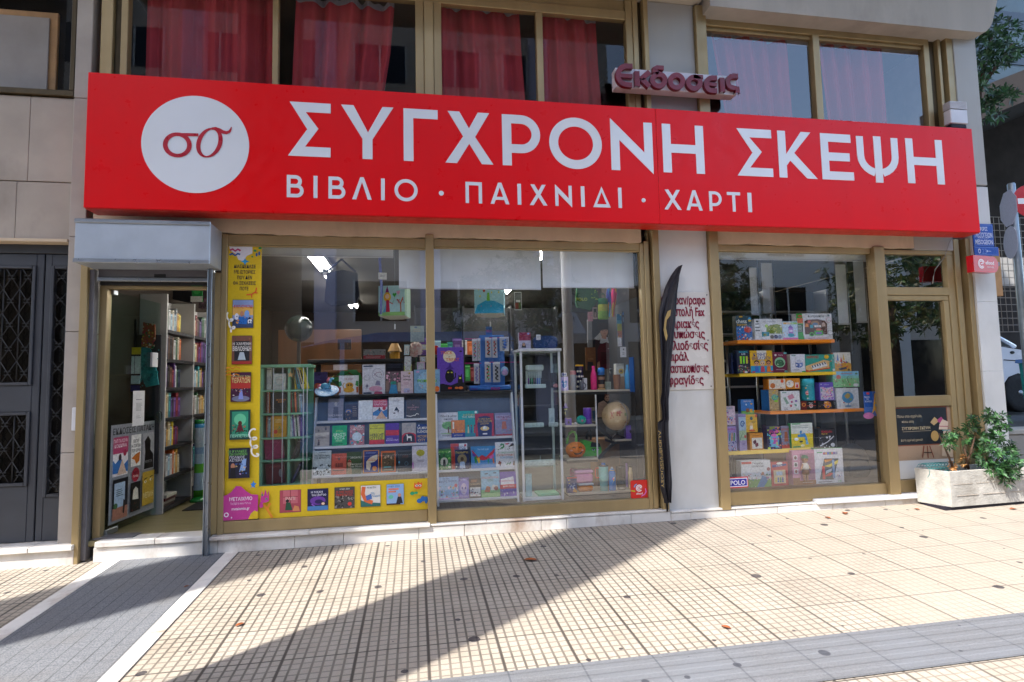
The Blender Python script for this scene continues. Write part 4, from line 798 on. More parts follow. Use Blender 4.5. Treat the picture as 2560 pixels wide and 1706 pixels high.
sticker('window_sticker','low yellow publisher sticker strip with five book covers along the window bottom',-1.3315,.0985,.441,bz,.034,Yc_,D1+D2+D3+D4+D5+[
('s','#e08a2a',.012,(.08,.02),(.05,.3),(.03,.45)),('s','#e08a2a',.012,(.05,.3),(.068,.48)),('p',Pk,(.012,.6),(.02,.88),(.03,.7),(.04,.92),(.05,.7),(.06,.88),(.06,.55),(.04,.5),(.02,.5)),('e',.022,.74,.005,.03,'#2a9a6a'),('e',.045,.62,.005,.03,'#2a9a6a'),('p',Pk,(.004,.4),(.012,.55),(.025,.52),(.028,.38),(.015,.34)),
('p','#e0602a',(.915,.74),(.918,.9),(.93,.84),(.942,.92),(.954,.86),(.966,.9),(.965,.76),(.95,.68),(.93,.68)),('e',.933,.79,.009,.035,'#f2efe6'),('e',.952,.79,.009,.035,'#f2efe6'),('e',.934,.785,.005,.022,'#3a1f14'),('e',.951,.785,.005,.022,'#3a1f14'),
('e',.905,.55,.014,.055,'#2a9a6a'),('e',.928,.56,.012,.04,'#2a9a6a'),('e',.95,.3,.018,.075,'#1f66b0'),('e',.97,.36,.016,.085,'#1f66b0'),('e',.99,.32,.01,.12,'#1f66b0')])
def rsticker(name,label,r,x0,y0,x1,y1,y,bg_,shapes,**k):
 a,b,c,d=rect(r,x0,y0,x1,y1,y);return sticker(name,label,a,b,c,d,y,bg_,shapes,**k)
EF=[('s','#f4f1f0',.05)+tuple((.5+.17*math.cos(R(t)),.56+.17*math.sin(R(t)))for t in range(20,330,20)),('s','#f4f1f0',.04)+tuple((.5+.10*math.cos(R(t)),.56+.10*math.sin(R(t)))for t in range(10,330,25)),('s','#f4f1f0',.04,(.42,.56),(.66,.57))]
rsticker('delivery_sticker','red square delivery sticker with white round logo, low on the window corner','F',1885,1097,2038,1262,.034,'#d8261f',EF+[('t','efood',.5,.27,.12,'#f4f1f0',.44),('s','#6ab0e8',.06,(.2,.62),(.26,.74),(.36,.8)),('s','#b8d02a',.06,(.02,.44),(.24,.40)),('s','#e07ad0',.05,(.86,.52),(.9,.35),(.8,.2),(.6,.1))],corner=.012)
rsticker('brand_sticker','rectangular blue and white sticker with red border, bottom corner of toy window','H',724,1068,914,1168,.034,'#c8202c',[('r',.04,.1,.96,.9,'#e8e6f0'),('r',.07,.18,.93,.82,'#2a2a9a'),('t','POLO',.5,.5,.42,'#f0eef4',.74)],corner=.006)
REG['h']=(2230,1000,.1913)
a,b,c,d=rect('h',45,95,820,780,.03)
sticker('chalkboard_sticker','sticker drawn as a chalkboard with back to school wishes on the side door',4.954,5.641,.655,1.208,.034,'#a98f76',[('r',0,.27,.94,1,'#8a4f3a'),('r',.012,.29,.925,.98,'#22282f'),('n',.02,.3,.9,.97,22,7,['#262d36','#2a323b','#1f242b']),('t','Πίσω στο σχολείο,',.26,.83,.048,'#b9a98c',.44),('t','πίσω στη',.22,.73,.045,'#b9a98c',.22),('t','ΣΥΓΧΡΟΝΗ ΣΚΕΨΗ',.36,.60,.052,'#cdbb94',.5),('s','#b9a98c',.005,(.12,.54),(.62,.545)),('t','Καλή σχολική χρονιά!',.27,.38,.04,'#b9a98c',.38),
('p','#c0a070',(.62,.7),(.7,.8),(.78,.72),(.68,.64)),('p','#b04a7a',(.74,.74),(.82,.8),(.88,.72),(.78,.68)),('p','#d8c0a8',(.76,.56),(.92,.55),(.94,.7),(.84,.75),(.78,.66)),('s','#b05a6a',.012,(.77,.62),(.93,.61)),('s','#4a9aa0',.012,(.82,.54),(.97,.54)),('p','#cdb8a0',(.82,.4),(.96,.4),(.97,.53),(.84,.53)),('s','#a8405a',.01,(.83,.46),(.96,.46)),('e',.68,.44,.07,.1,'#b8965a'),('p','#c8b49a',(.78,.05),(.98,.02),(.98,.4),(.8,.38)),
('s','#7a3a28',.016,(.47,.26),(.43,.04)),('s','#7a3a28',.016,(.53,.26),(.53,.03)),('s','#7a3a28',.016,(.57,.26),(.63,.03)),('s','#2a2020',.012,(.46,.14),(.6,.13))])
# ================================================================ right end: street name plates, projecting sign, siren box
a,b,c,d=rect('K',1110,523,1408,768,-.075);a=5.99
sticker('street_name_sign','blue enamel street name plate at the right corner of the shop',a,b,c,d,-.075,'#1f4fa8',[('r',.03,.05,.97,.055,'#b8c4e0'),('r',.03,.945,.97,.95,'#b8c4e0'),('r',.965,.05,.97,.95,'#b8c4e0'),('t','ΛΕΩΦΟΡΟΣ',.42,.78,.17,'#d8def0',.6),('t','ΜΕΣΟΓΕΙΩΝ',.5,.50,.21,'#d8def0',.86),('t','MESOGEION',.5,.20,.21,'#d8def0',.86),('r',.2,.355,.75,.365,'#b8c4e0')],cat='street sign',t=.008)
a,b,c,d=rect('K',1125,772,1465,868,-.075);a=5.99
sticker('house_number_sign','narrow blue plate with block number and white arrow under the street name',a,b,c,d,-.075,'#1f4fa8',[('r',.02,.9,.98,.93,'#8fa4d8'),('r',.02,.07,.98,.1,'#8fa4d8'),('t','Ο',.2,.5,.5,'#e8ecf6',.1),('t','23',.4,.5,.6,'#6a86c8',.2),('s','#c8d2ec',.014,(.5,.5),(.68,.5)),('p','#c8d2ec',(.48,.5),(.54,.64),(.54,.36)),('t','22',.84,.5,.6,'#3f62b0',.2)],cat='street sign',t=.008)
ef=empty('projecting_sign',(6.2,-.2,2.4),'red bullet shaped delivery partner sign sticking out from the corner pier','sign')
REG['k']=REG['K'];a,b,c,d=rect('K',1195,865,1530,1045,-.28);FR=frame((a,-.28,c),R(9));w_,h_=b-a,(d-c);r_=h_/2
pts=[(0,0),(w_-r_,0)]+ell(w_-r_,r_,r_,r_,12,R(-85),R(90))+[(w_-r_,h_),(0,h_)];m=MB();m.prism(pts,-.07,0,lin('#c00a1e'),0,FR)
text(m,FR,'efood',w_*.64,h_*.60,h_*.24,lin('#f0dede'),.002,wmax=w_*.42,bold=.02);text(m,FR,'PARTNER',w_*.66,h_*.32,h_*.10,lin('#e8b8b8'),.002,wmax=w_*.38)
for rr_ in(.26,.17):strip(m,FR,[(w_*.30+h_*rr_*math.cos(R(t)),h_*.5+h_*rr_*math.sin(R(t)))for t in range(20,340,20)],h_*.06,lin('#f0dede'),.002)
strip(m,FR,[(w_*.27,h_*.5),(w_*.38,h_*.52)],h_*.06,lin('#f0dede'),.0025)
m.build('panel','glossy_plastic',ef);bars('bracket',ef,[(6.10,6.14,-.21,-.062,c+.08,c+.12)],'steel')
sb=empty('siren_box',(6.1,-.1,4.2),'small white louvred siren box above the right end of the red sign','siren')
a,b,c,d=rect('T3',1880,675,1998,830,-.2);boxobj('case','rack_white',a,b,-.15,-.062,c,c+(d-c)*.62,sb,.008);m=MB()
for i in range(6):z=c+(d-c)*(.66+.055*i);m.bbox(a,b,-.15,-.062,z,z+(d-c)*.035,.002)
m.build('louvre','rack_white',sb);boxobj('base','plinth_dark',a+.01,b-.01,-.14,-.064,c-.05,c-.001,sb,.01)
m=MB();wr=[at('K',x,y,YW)for x,y,YW in((978,655,-.03),(930,720,-.03),(905,800,-.03),(880,880,-.02),(820,960,-.02),(775,1020,-.02),(755,1100,-.02),(748,1175,-.02))];m.tube(wr,.004,6);tag(m.build('loose_cable','concrete'),'thin pale cable hanging loose across the pane above the side door','cable')
# ================================================================ planter and shrub
pt=empty('planter',(5.7,-.2,.24),'long white textured concrete planter box beside the side door','planter')
th=math.atan2(.041,.89);PMx=Matrix.Translation((5.14,-.371,.235))@Matrix.Rotation(th,4,'Z')@Matrix.Translation((0,0,0))
m=MB();PD,PL,PH=.30,1.75,.36
m.mesh([(-.075,PD,.02),(0,0,.02),(PL,0,.02),(PL,PD,.02),(-.085,PD,PH),(-.012,-.012,PH),(PL,-.012,PH),(PL,PD,PH),(-.045,PD-.03,PH),(.02,.025,PH),(PL-.03,.025,PH),(PL-.03,PD-.03,PH),(-.045,PD-.03,PH-.06),(.02,.025,PH-.06),(PL-.03,.025,PH-.06),(PL-.03,PD-.03,PH-.06)],
 [(0,1,5,4),(1,2,6,5),(2,3,7,6),(3,0,4,7),(4,5,9,8),(5,6,10,9),(6,7,11,10),(7,4,8,11),(8,9,13,12),(9,10,14,13),(10,11,15,14),(11,8,12,15),(3,2,1,0)],M=PMx);bx=m.build('box','planter_white',pt)
m=MB();rnd=random.Random(5)  # block joints: thin grooves drawn as raised ribs of plaster
for z in(.125,.235):
 x=rnd.uniform(0,.1)
 while x<PL-.1:
  L2=rnd.uniform(.16,.3);m.box(x,x+L2,-.0095-z*.012,-.004-z*.03,z,z+.004,M=PMx);x+=L2+rnd.uniform(.02,.06)
m.build('joint','stone_clad',pt)
m=MB();m.box(-.05,PL,.025,PD,-.02,.02,M=PMx);m.build('plinth','plinth_dark',pt)
m=MB();m.mesh([(-.045,PD-.03,PH-.045),(.02,.025,PH-.045),(PL-.03,.025,PH-.045),(PL-.03,PD-.03,PH-.045)],[(0,1,2,3)],M=PMx);m.build('soil','soil',pt)
def leaf_blob(m,c,r,n,size,rnd,cols,droop=0):
 for i in range(n):
  d=Vector((rnd.gauss(0,1),rnd.gauss(0,1),rnd.gauss(0,1))).normalized();p=Vector(c)+Vector((d.x*r[0],d.y*r[1],d.z*r[2]))*rnd.uniform(.25,1)**.6
  k=rnd.randint(5,8);ax=(d+Vector((0,0,.4))).normalized();a=ax.orthogonal().normalized();b=ax.cross(a);ph=rnd.uniform(0,6)
  for j in range(k):  # rosette of narrow leaves
   an=ph+2*math.pi*j/k;dirv=(a*math.cos(an)+b*math.sin(an)+ax*rnd.uniform(.15,.9)).normalized();L=size*rnd.uniform(.7,1.25);sd=dirv.cross(ax).normalized()*L*.17
   q=p+dirv*L*.5;e=p+dirv*L-Vector((0,0,L*.12));col=lin(rnd.choice(cols))
   m.face([p,q-sd,e,q+sd],col)
GR=[(.02,.07,.02),(.03,.10,.028),(.018,.05,.018),(.05,.15,.04),(.03,.08,.022),(.07,.19,.055)]
shb=empty('shrub',(5.9,-.2,.55),'leafy green shrub with bare stems growing in the white planter','shrub')
m=MB();rnd=random.Random(3)
for x,y,rr_,n in((1320,190,.10,20),(1380,270,.12,26),(1260,220,.08,14),(1420,390,.09,18),(1060,260,.07,10),(1040,340,.10,18),(900,460,.11,22),(770,500,.08,14),(740,560,.07,12),(1110,430,.11,22),(1080,620,.12,26),(1230,520,.11,24),(1360,470,.10,20),(1180,760,.12,22),(1330,650,.12,28),(1480,640,.12,30),(1580,700,.11,26),(1420,800,.13,34),(1560,860,.12,30),(1400,950,.12,30),(1500,1030,.09,20),(1600,960,.09,20),(1290,900,.08,14)):
 Y=-.30+.10*math.sin(x*.013);Y=-.38 if y>780 else Y;p=at('h',x,y,Y);leaf_blob(m,p,(rr_*.8,rr_*.7,rr_*.8),int(n*.6),.055,rnd,GR)
m.build('foliage','leaf',shb);m=MB()
for pts in(((800,900),(740,740),(610,440)),((950,900),(1030,680),(1085,470)),((1230,890),(1250,700),(1300,420)),((1300,890),(1400,750),(1500,700)),((1000,900),(960,700),(900,480))):m.tube([at('h',x,y,-.24 if i==0 else-.28)for i,(x,y)in enumerate(pts)],[.013,.010,.006],7)
m.build('stem','stem',shb);m=MB();leaf_blob(m,at('h',790,850,-.27),(.03,.02,.05),7,.035,rnd,['#a8743f','#c08a52']);leaf_blob(m,at('h',930,800,-.27),(.035,.02,.06),9,.035,rnd,['#a8743f','#c79a62']);m.build('withered_leaves','leaf',shb)
mr=MB();c0=at('h',600,850,-.16);rl=.075
for i in range(11):
 x=c0.x-.16+i*.036;mr.tube([(x,-.14+rl*math.cos(t),.575+rl*math.sin(t))for t in[R(k*22.5)for k in range(16)]],.0022,4,closed=True)
for k in range(16):t=R(k*22.5);mr.tube([(c0.x-.16,-.14+rl*math.cos(t),.575+rl*math.sin(t)),(c0.x+.2,-.14+rl*math.cos(t),.575+rl*math.sin(t))],.0022,4)
tag(mr.build('netting_roll','mesh_teal'),'rolled teal plastic netting lying on the planter soil','netting')
# dry leaves on the pavement
rnd=random.Random(12)
for k,(r_,x,y,lab)in enumerate((('N',1318,422,'large curled brown leaf lying in the shaded pavement band'),('M',1275,735,'small tan leaf on the grey granite ramp'),('M',1640,997,'small curled leaf on the sunlit tiles beside the marble strip'),('O',1130,232,'brown leaf on the pavement below the toy window'),('O',2280,203,'reddish dry leaf in front of the planter'),('O',315,1015,'torn dark leaf near the tactile strip'),('O',1010,263,'thin dry leaf below the toy window sill'),('O',1620,205,'dry leaf by the planter corner'))):
 u_,v_=px(r_,x,y);d_=CR@Vector(((u_-1280)/FPX,1,-(v_-853)/FPX));t_=(gz(0,-5.2)-1.55)/(d_.z-.0055*d_.x-.0423*d_.y);p=CAMP+d_*t_;m=MB();L=(.055,.02,.03,.045,.04,.03,.035,.03)[k];a0=rnd.uniform(0,6);pts=[]
 for j,(s_,w__)in enumerate(((-1,0),(-.5,.5),(.1,.62),(.6,.35),(1,0),(.6,-.4),(0,-.55),(-.6,-.4))):
  X_,Y_=s_*L,w__*L;pts.append((p.x+X_*math.cos(a0)-Y_*math.sin(a0),p.y+X_*math.sin(a0)+Y_*math.cos(a0),p.z+.006+.35*L*abs(w__)))
 cc=(p.x,p.y,p.z+.006)
 for j in range(8):m.face([cc,pts[j],pts[(j+1)%8]])
 tag(m.build('dry_leaf','litter_leaf'),lab,'leaf','dry leaves on the pavement')
# ================================================================ behind the glass: book racks of the first two panes
def rack(label,xl,xr,rows,ztop,legz):
 """white display rack leaning back: side panels, grey back boards, one ledge per row; rows = (z, Y) bottom first"""
 r=empty('book_rack',((xl+xr)/2,rows[0][1],.42),label,'book rack','book racks in the shop window');zt,Yt=ztop
 for x in(xl,xr-.018):
  m=MB();p=[(rows[0][1]-.02,legz),(rows[0][1]+.2,legz),(Yt+.12,zt),(Yt-.02,zt)]
  m.mesh([(x,y,z)for y,z in p]+[(x+.018,y,z)for y,z in p],[(0,3,2,1),(4,5,6,7),(0,1,5,4),(1,2,6,5),(2,3,7,6),(3,0,4,7)]);m.build('side_panel','rack_white',r)
 rr_=rows+[(zt,Yt)]
 for(z,Y),(z2,Y2)in zip(rr_,rr_[1:]):
  m=MB();a,b=xl+.019,xr-.019;m.mesh([(a,Y+.062,z-.01),(b,Y+.062,z-.01),(b,Y2+.05,z2),(a,Y2+.05,z2),(a,Y+.072,z-.01),(b,Y+.072,z-.01),(b,Y2+.06,z2),(a,Y2+.06,z2)],[(0,1,2,3),(7,6,5,4),(0,4,5,1),(3,2,6,7)]);m.build('back_board','rack_grey',r)
  m=MB();m.bbox(xl+.019,xr-.019,Y-.012,Y+.06,z-.022,z,.003);m.build('ledge','rack_white',r)
 m=MB();m.bbox(xl-.002,xr+.002,Yt-.03,Yt+.22,zt+.001,zt+.02,.003);m.build('top_board','shelf_charcoal',r);return r
def zat(r,x,y,Y):return at(r,x,y,Y).z
YA={1:.44,2:.35,3:.26};YT=.52
zA={1:zat('D',1440,545,YA[1]),2:zat('D',1440,773,YA[2]),3:zat('D',1440,1035,YA[3])};ztA=zat('D',1400,333,YT)
rack('slanted white book rack with grey backs, left of the gold mullion',at('D',880,740,.36).x,at('D',1960,740,.36).x,[(zA[3],YA[3]),(zA[2],YA[2]),(zA[1],YA[1])],(ztA,YT),.416)
zB={1:zat('F',480,702,YA[1]),2:zat('F',480,992,YA[2]),3:zat('F',480,1262,YA[3])};ztB=zat('F',480,303,YT)
rack('slanted white book rack of children\'s books, right of the gold mullion',at('F',112,740,.36).x,at('F',838,740,.36).x,[(zB[3],YA[3]),(zB[2],YA[2]),(zB[1],YA[1])],(ztB,YT),.416)
BG='books facing out on the window racks'
def bk(r,x0,y0,x1,y1,row,zz_,label,bg_,*sh,t=.018,dY=0,tilt=.17):
 return shown('book',label,'book',r,x0,y0,x1,y1,YA[row]+.012+dY,t,bg_,list(sh),tilt,zz_[row]+.001,BG,book=True)
T=lambda s,x,y,h,c='#222',w=.9:('t',s,x,y,h,c,w)
G_=lambda a,b,c,d,n,col='#777':('g',a,b,c,d,n,col)
N_=lambda a,b,c,d,n,s,*cols:('n',a,b,c,d,n,s,list(cols)or PAL)
bk('D',1020,352,1158,550,1,zA,'grey book with a full length portrait photo, first on the top ledge','#8a8896',('p','#5d5b68',(.3,.1),(.7,.1),(.66,.62),(.36,.62)),('e',.5,.76,.1,.1,'#b8b2b4'),('r',0,0,1,.12,'#a8a8c0'),T('ΜΑΣΣΑΛΙΑΣ',.5,.24,.08,'#d8d4dc'))
bk('D',1175,404,1290,547,1,zA,'short dark book with blue and gold arcs on its cover','#3a3640',*[('s',c,.09)+tuple((.27+r_*math.cos(R(t)),.5+r_*math.sin(R(t))*.75)for t in range(0,181,30))for r_,c in((.24,'#3a5aa0'),(.16,'#c8a468'),(.08,'#3a5aa0'))],N_(.03,.05,.5,.45,14,3,'#2b3050','#b08a5a','#23222c'),G_(.6,.2,.95,.9,6,'#8a7a6a'))
bk('D',1297,366,1426,542,1,zA,'almost blank white paperback beside the pink and blue book','#dfe4ea',N_(.05,.05,.95,.95,12,6,'#d4dce4','#e8ecf0','#cdd6e0'),T('ποίηση',.5,.8,.05,'#b8c0cc'))
bk('D',1430,362,1560,540,1,zA,'pink and blue book with a woman on a wave and a red sun','#e4e0e4',('r',0,.62,1,1,'#c0405e'),T('ΓΙΑΤΙ ΤΑ ΧΩΜΑ',.5,.9,.10,'#f0dde2'),T('ΤΡΑΓΟΥΔΙ',.5,.75,.10,'#f0dde2'),('p','#3a78b8',(0,.2),(1,.1),(1,.5),(.7,.4),(.45,.55),(0,.35)),('p','#d8b090',(.2,.02),(.95,.02),(.6,.42)),('e',.45,.5,.07,.1,'#50362f'),('e',.78,.55,.12,.09,'#c22f3f'))
bk('D',1574,345,1712,540,1,zA,'white book with a tiny black figure group in the middle','#e3e4ea',('p','#1c1c22',(.35,.38),(.72,.36),(.6,.46),(.52,.56),(.44,.48)),('e',.37,.26,.08,.03,'#4a3a4a'),('e',.62,.32,.06,.03,'#222'),G_(.3,.78,.75,.88,2,'#9a9aa4'),T('εκδ',.52,.08,.03,'#888'))
bk('D',1735,358,1860,530,1,zA,'dark brown book with pink title and white scribbles','#4a443c',T('Το',.5,.68,.07,'#c08a90'),T('δέντρο που',.5,.58,.08,'#c08a90'),T('έλεγα',.5,.47,.08,'#c08a90'),('s','#e8e4da',.05,(.0,.14),(.3,.1),(.6,.16)),('s','#e8e4da',.05,(.6,.12),(.75,.24),(.9,.2)),N_(0,.3,.25,1,12,7,'#5f564a','#383330','#6a6250'))
bk('D',898,598,1030,780,2,zA,'sepia book with old photograph figures, first on the middle ledge','#b5aa9c',('r',0,.55,1,1,'#9c9184'),('p','#cfc5b6',(0,.5),(.3,.56),(.6,.5),(1,.56),(1,.7),(0,.66)),('e',.75,.86,.07,.08,'#5a5048'),('e',.25,.78,.06,.06,'#6a5f54'),('p','#5c5048',(.2,.05),(.36,.05),(.34,.24),(.22,.24)),('e',.28,.29,.06,.05,'#8a6a58'),G_(.1,.38,.9,.48,2,'#7a6f64'))
bk('D',1057,596,1190,778,2,zA,'bright green book with a two line white Greek title','#1aa860',('e',.5,.5,.4,.3,'#36bf74'),T('ΑΦΗΣΤΕ',.5,.55,.14,'#e8f4ea'),T('ΤΟΥΣ',.5,.39,.14,'#e8f4ea'),T('ΦΥΛΛΑ',.5,.72,.07,'#b8d060'),G_(.1,.06,.9,.13,1,'#14402a'),G_(.25,.2,.75,.3,2,'#bfe0b0'))
bk('D',1218,596,1350,775,2,zA,'book covered in a colourful flower and seascape painting','#b87a7c',N_(0,0,1,1,46,12,'#d8606a','#3a9ab8','#e8e4e0','#4a8a6a','#d8a8b0','#2a6a98','#c83a48'),T('Η ΓΥΝΑΙΚΑ',.5,.9,.09,'#e8d8cc'),T('ΠΟΥ ΜΙΛΑ',.5,.79,.09,'#e8d8cc'),('e',.5,.42,.34,.22,'#c8d8e4'))
bk('D',1397,585,1534,768,2,zA,'yellow book with black slab title and red foot','#d2cf28',('r',0,0,1,.22,'#c82a26'),T('HERSCHT',.5,.46,.14,'#1f1f18'),T('ΟΤΤΩΣ',.5,.30,.13,'#1f1f18'),T('ΛΑΣΛΟ',.35,.9,.06,'#5a5a20'),T('ΚΡΑΣΝΑΧΟΡΚΑΪ',.5,.78,.06,'#5a5a20'))
bk('D',1546,580,1668,765,2,zA,'purple book with a red brush band across the middle','#5a2c9c',('r',0,.4,1,.66,'#c8262a'),N_(0,.38,1,.68,14,5,'#c8262a','#a81c2c','#d83a30'),T('ΛΑΣΛΟ',.3,.25,.06,'#d8c8f0'),T('ΚΡΑΣΝΑΧΟΡΚΑΪ',.5,.17,.07,'#d8c8f0'))
bk('D',1695,575,1822,758,2,zA,'grey book with a white deer standing before a red circle','#aca6a4',('p','#c82c2c',(0,0),(1,0),(1,.4),(.85,.48),(.5,.52),(.15,.48),(0,.38)),('p','#2a1c1c',(.05,.02),(.95,.02),(.9,.34),(.7,.46),(.3,.46),(.1,.3)),('p','#eceae4',(.35,.12),(.40,.12),(.42,.24),(.62,.24),(.64,.1),(.69,.1),(.7,.28),(.66,.34),(.44,.34),(.38,.44),(.30,.44),(.33,.36),(.36,.3)),G_(.3,.82,.7,.92,2,'#888'))
bk('D',1830,590,1936,755,2,zA,'dark blue book with big cream and orange capitals, beside mullion','#1f3a78',T('SALMAN',.5,.80,.15,'#e8e4d8'),T('RUSHDIE',.5,.60,.15,'#e8e4d8'),T('VICTORY',.5,.34,.14,'#d8a84a'),T('CITY',.42,.14,.14,'#d8a84a'),('e',.2,.94,.06,.04,'#d8e0f0'))
bk('D',882,828,1045,1050,3,zA,'pale grey book with a black and white crowd scene, first on bottom ledge','#b8c2c6',N_(0,.0,1,.45,60,21,'#3c4246','#6a7276','#e4e8ea','#24282a','#98a2a6'),T('ΤΑ ΤΕΤΡΑΔΙΑ',.5,.80,.07,'#4a5a62'),T('ΤΗΣ ΔΙΑΚΡΙΣΗΣ',.5,.71,.07,'#4a5a62'),G_(.3,.9,.7,.94,1,'#667'))
bk('D',1050,856,1186,1045,3,zA,'coral book with a row of small dark dancing figures','#c85a48',('e',.5,.74,.08,.06,'#3a2220'),*[('p','#3c2220',(.28+i*.13,.36),(.36+i*.13,.36),(.35+i*.13,.55),(.29+i*.13,.55))for i in range(4)],T('2',.5,.76,.08,'#e8b0a0'),G_(.1,.16,.9,.24,1,'#3a2220'),G_(.2,.9,.8,.94,1,'#5a2a26'))
bk('D',1188,846,1320,1042,3,zA,'dark green book with a woman in a red headscarf','#3c4f2c',('p','#8a6a48',(0,0),(.4,0),(.34,.34),(.1,.36)),('e',.2,.5,.14,.16,'#c8987a'),('p','#a83430',(.04,.54),(.2,.68),(.36,.54),(.3,.6),(.1,.6)),T('ΑΡΧΟΝΤΑΣ',.66,.74,.07,'#d8d4c0'),T('Επιστροφή',.68,.45,.08,'#dcd8c8'),T('στο δάσος',.68,.34,.08,'#dcd8c8'))
bk('D',1340,826,1485,1032,3,zA,'navy book with an orange border and a pale map','#d08a48',('r',.06,.04,.94,.96,'#1f2e78'),('p','#d8c8b0',(.2,.2),(.4,.12),(.5,.3),(.45,.45),(.7,.48),(.9,.6),(.9,.8),(.6,.74),(.4,.66),(.2,.5)),('e',.72,.2,.14,.1,'#e08a3a'),G_(.15,.84,.85,.92,2,'#8a98d0'),G_(.3,.52,.85,.64,2,'#d87a3a'))
bk('D',1503,838,1637,1030,3,zA,'orange bordered book with a brown group photograph','#d86a34',('r',.08,.06,.92,.92,'#5d4a34'),N_(.1,.35,.9,.8,20,8,'#8a7050','#3a2e22','#a88a64'),('e',.3,.7,.07,.06,'#c0a080'),('e',.5,.74,.07,.06,'#c0a080'),('e',.7,.68,.07,.06,'#c0a080'),G_(.2,.2,.8,.3,1,'#4ab0b8'),G_(.2,.1,.8,.15,1,'#b8a888'))
bk('D',1660,846,1786,1025,3,zA,'charcoal book with a small pale blue ring','#33383e',G_(.3,.7,.8,.82,2,'#7a4a3c'),('e',.6,.4,.14,.11,'#5a7a8a'),('e',.6,.4,.1,.08,'#33383e'),('e',.08,.48,.06,.05,'#6ab0d0'),G_(.3,.1,.75,.2,2,'#5a6268'))
bk('D',1788,798,1936,1022,3,zA,'pale lilac book with a yellow brain drawing','#d3cdda',('e',.52,.72,.26,.13,'#b8b02a'),N_(.3,.62,.76,.82,16,9,'#d0c84a','#8a862a','#c8c03a'),('r',.47,.52,.5,.64,'#a8a03a'),G_(.3,.34,.75,.44,2,'#8a8494'),('r',0,.1,.1,.35,'#c88ac8'))
shown('book','book standing under the left rack, cut off by the yellow sticker','book','D',1128,1068,1320,1190,.20,.02,'#8f93a8',[T('Η ΔΙΑΚΡΙΣΗ',.5,.70,.18,'#c02a3a'),N_(0,.7,1,1,14,2,'#6a6e84','#b0b4c4'),('r',0,0,1,.45,'#b8b8c4')],.1,.417,None,book=True)
bk('F',130,480,318,706,1,zB,'white picture book with a green tree, titled in handwriting','#dcdce0',T('Μόνο & μόνο',.5,.86,.08,'#333'),T('επειδή',.5,.74,.08,'#333'),('e',.5,.48,.32,.16,'#7ab86a'),N_(.2,.34,.8,.62,26,4,'#8ac87a','#5a9a4e','#a8d898'),('r',.46,.18,.52,.42,'#7a5a44'),('e',.5,.16,.4,.025,'#a8d090'),T('ΜΑΤΤΕΡΙΑ',.4,.08,.05,'#555'),dY=.012)
bk('F',312,465,500,700,1,zB,'teal book with people under palms','#2aa8a4',T('Η ΙΣΤΟΡΙΑ',.55,.84,.07,'#e8d878'),T('ΤΗΣ ΑΝΝΑΣ',.55,.76,.07,'#f0ede0'),('e',.88,.94,.06,.05,'#e8f0f0'),('r',0,0,1,.14,'#2a8a9a'),*[('p',c,(x,.14),(x+.08,.14),(x+.06,.38),(x+.02,.38))for x,c in((.45,'#e8d0a0'),(.6,'#3a5a9a'),(.75,'#c83a3a'))],*[('e',x+.04,.42,.04,.035,'#8a5a40')for x in(.45,.6,.75)],dY=.010)
bk('F',250,550,375,706,1,zB,'small orange and navy book in front of the teal one','#d8802a',('r',0,0,1,.26,'#2a3c8c'),N_(0,.25,1,.5,24,5,'#f0ece4','#2a3c8c','#3a3a3a','#e8a85a'),('p','#ece8e0',(.1,.5),(.2,.5),(.22,.9),(.1,.92)),T('ΑΓΓΕΛΟΣ',.5,.12,.08,'#d8c8b0'),dY=-.016)
bk('F',470,490,640,696,1,zB,'navy magic school book framed by red curtains','#22285e',('p','#b82c3a',(0,0),(.14,0),(.1,.5),(.2,.85),(.5,.9),(.8,.85),(.9,.5),(.86,0),(1,0),(1,1),(0,1)),T('Η ΜΕΓΑΛΗ',.5,.76,.08,'#e0b84a'),T('ΤΩΝ ΜΑΓΩΝ',.5,.66,.08,'#e0b84a'),T('ΣΧΟΛΗ',.5,.56,.08,'#e0b84a'),('e',.5,.34,.24,.1,'#e8c878'),('p','#f0eee8',(.4,.3),(.6,.3),(.62,.4),(.5,.46),(.4,.4)),('r',.38,.08,.62,.14,'#e8e8ee'))
bk('F',650,485,815,691,1,zB,'mauve adventure book with a horned red figure','#8d86a8',('r',0,.7,1,.9,'#a8a0c0'),T('ΗΡΑΚΛΗΣ',.5,.82,.10,'#8a1f2a'),T('ΑΘΛΟΙ',.5,.72,.07,'#c84a3a'),('p','#b86a4a',(.35,.3),(.65,.3),(.6,.62),(.4,.62)),N_(0,.05,1,.32,26,8,'#c83a3a','#6a8a8a','#8a9a8a','#d8683a'),('r',.0,.0,1,.06,'#b84030'))
bk('F',118,825,250,1010,2,zB,'small green adventure book, first on the second ledge','#2f7a3c',N_(0,0,1,.9,40,14,'#4aa050','#1f5a2a','#8ac060','#e0dcc0','#2a3a2a'),('e',.5,.4,.26,.2,'#d8d4c4'),T('ΔΟΞΑΛΑΡΗΣ',.5,.88,.08,'#8fd060'),('p','#2a2a2a',(.4,.2),(.62,.2),(.58,.5),(.44,.5)))
bk('F',246,772,398,1000,2,zB,'red and white book half hidden behind a navy one','#c84a3c',('r',.5,.75,1,1,'#d8d8dc'),T('ΜΙΚΡΟΣ',.55,.84,.09,'#2a5a9a'),T('ΓΡΙΠΟΣ',.55,.74,.09,'#2a5a9a'),('e',.88,.92,.07,.05,'#c83a3a'),N_(0,0,.4,.7,14,5,'#a83a30','#e87a5a'),dY=.014)
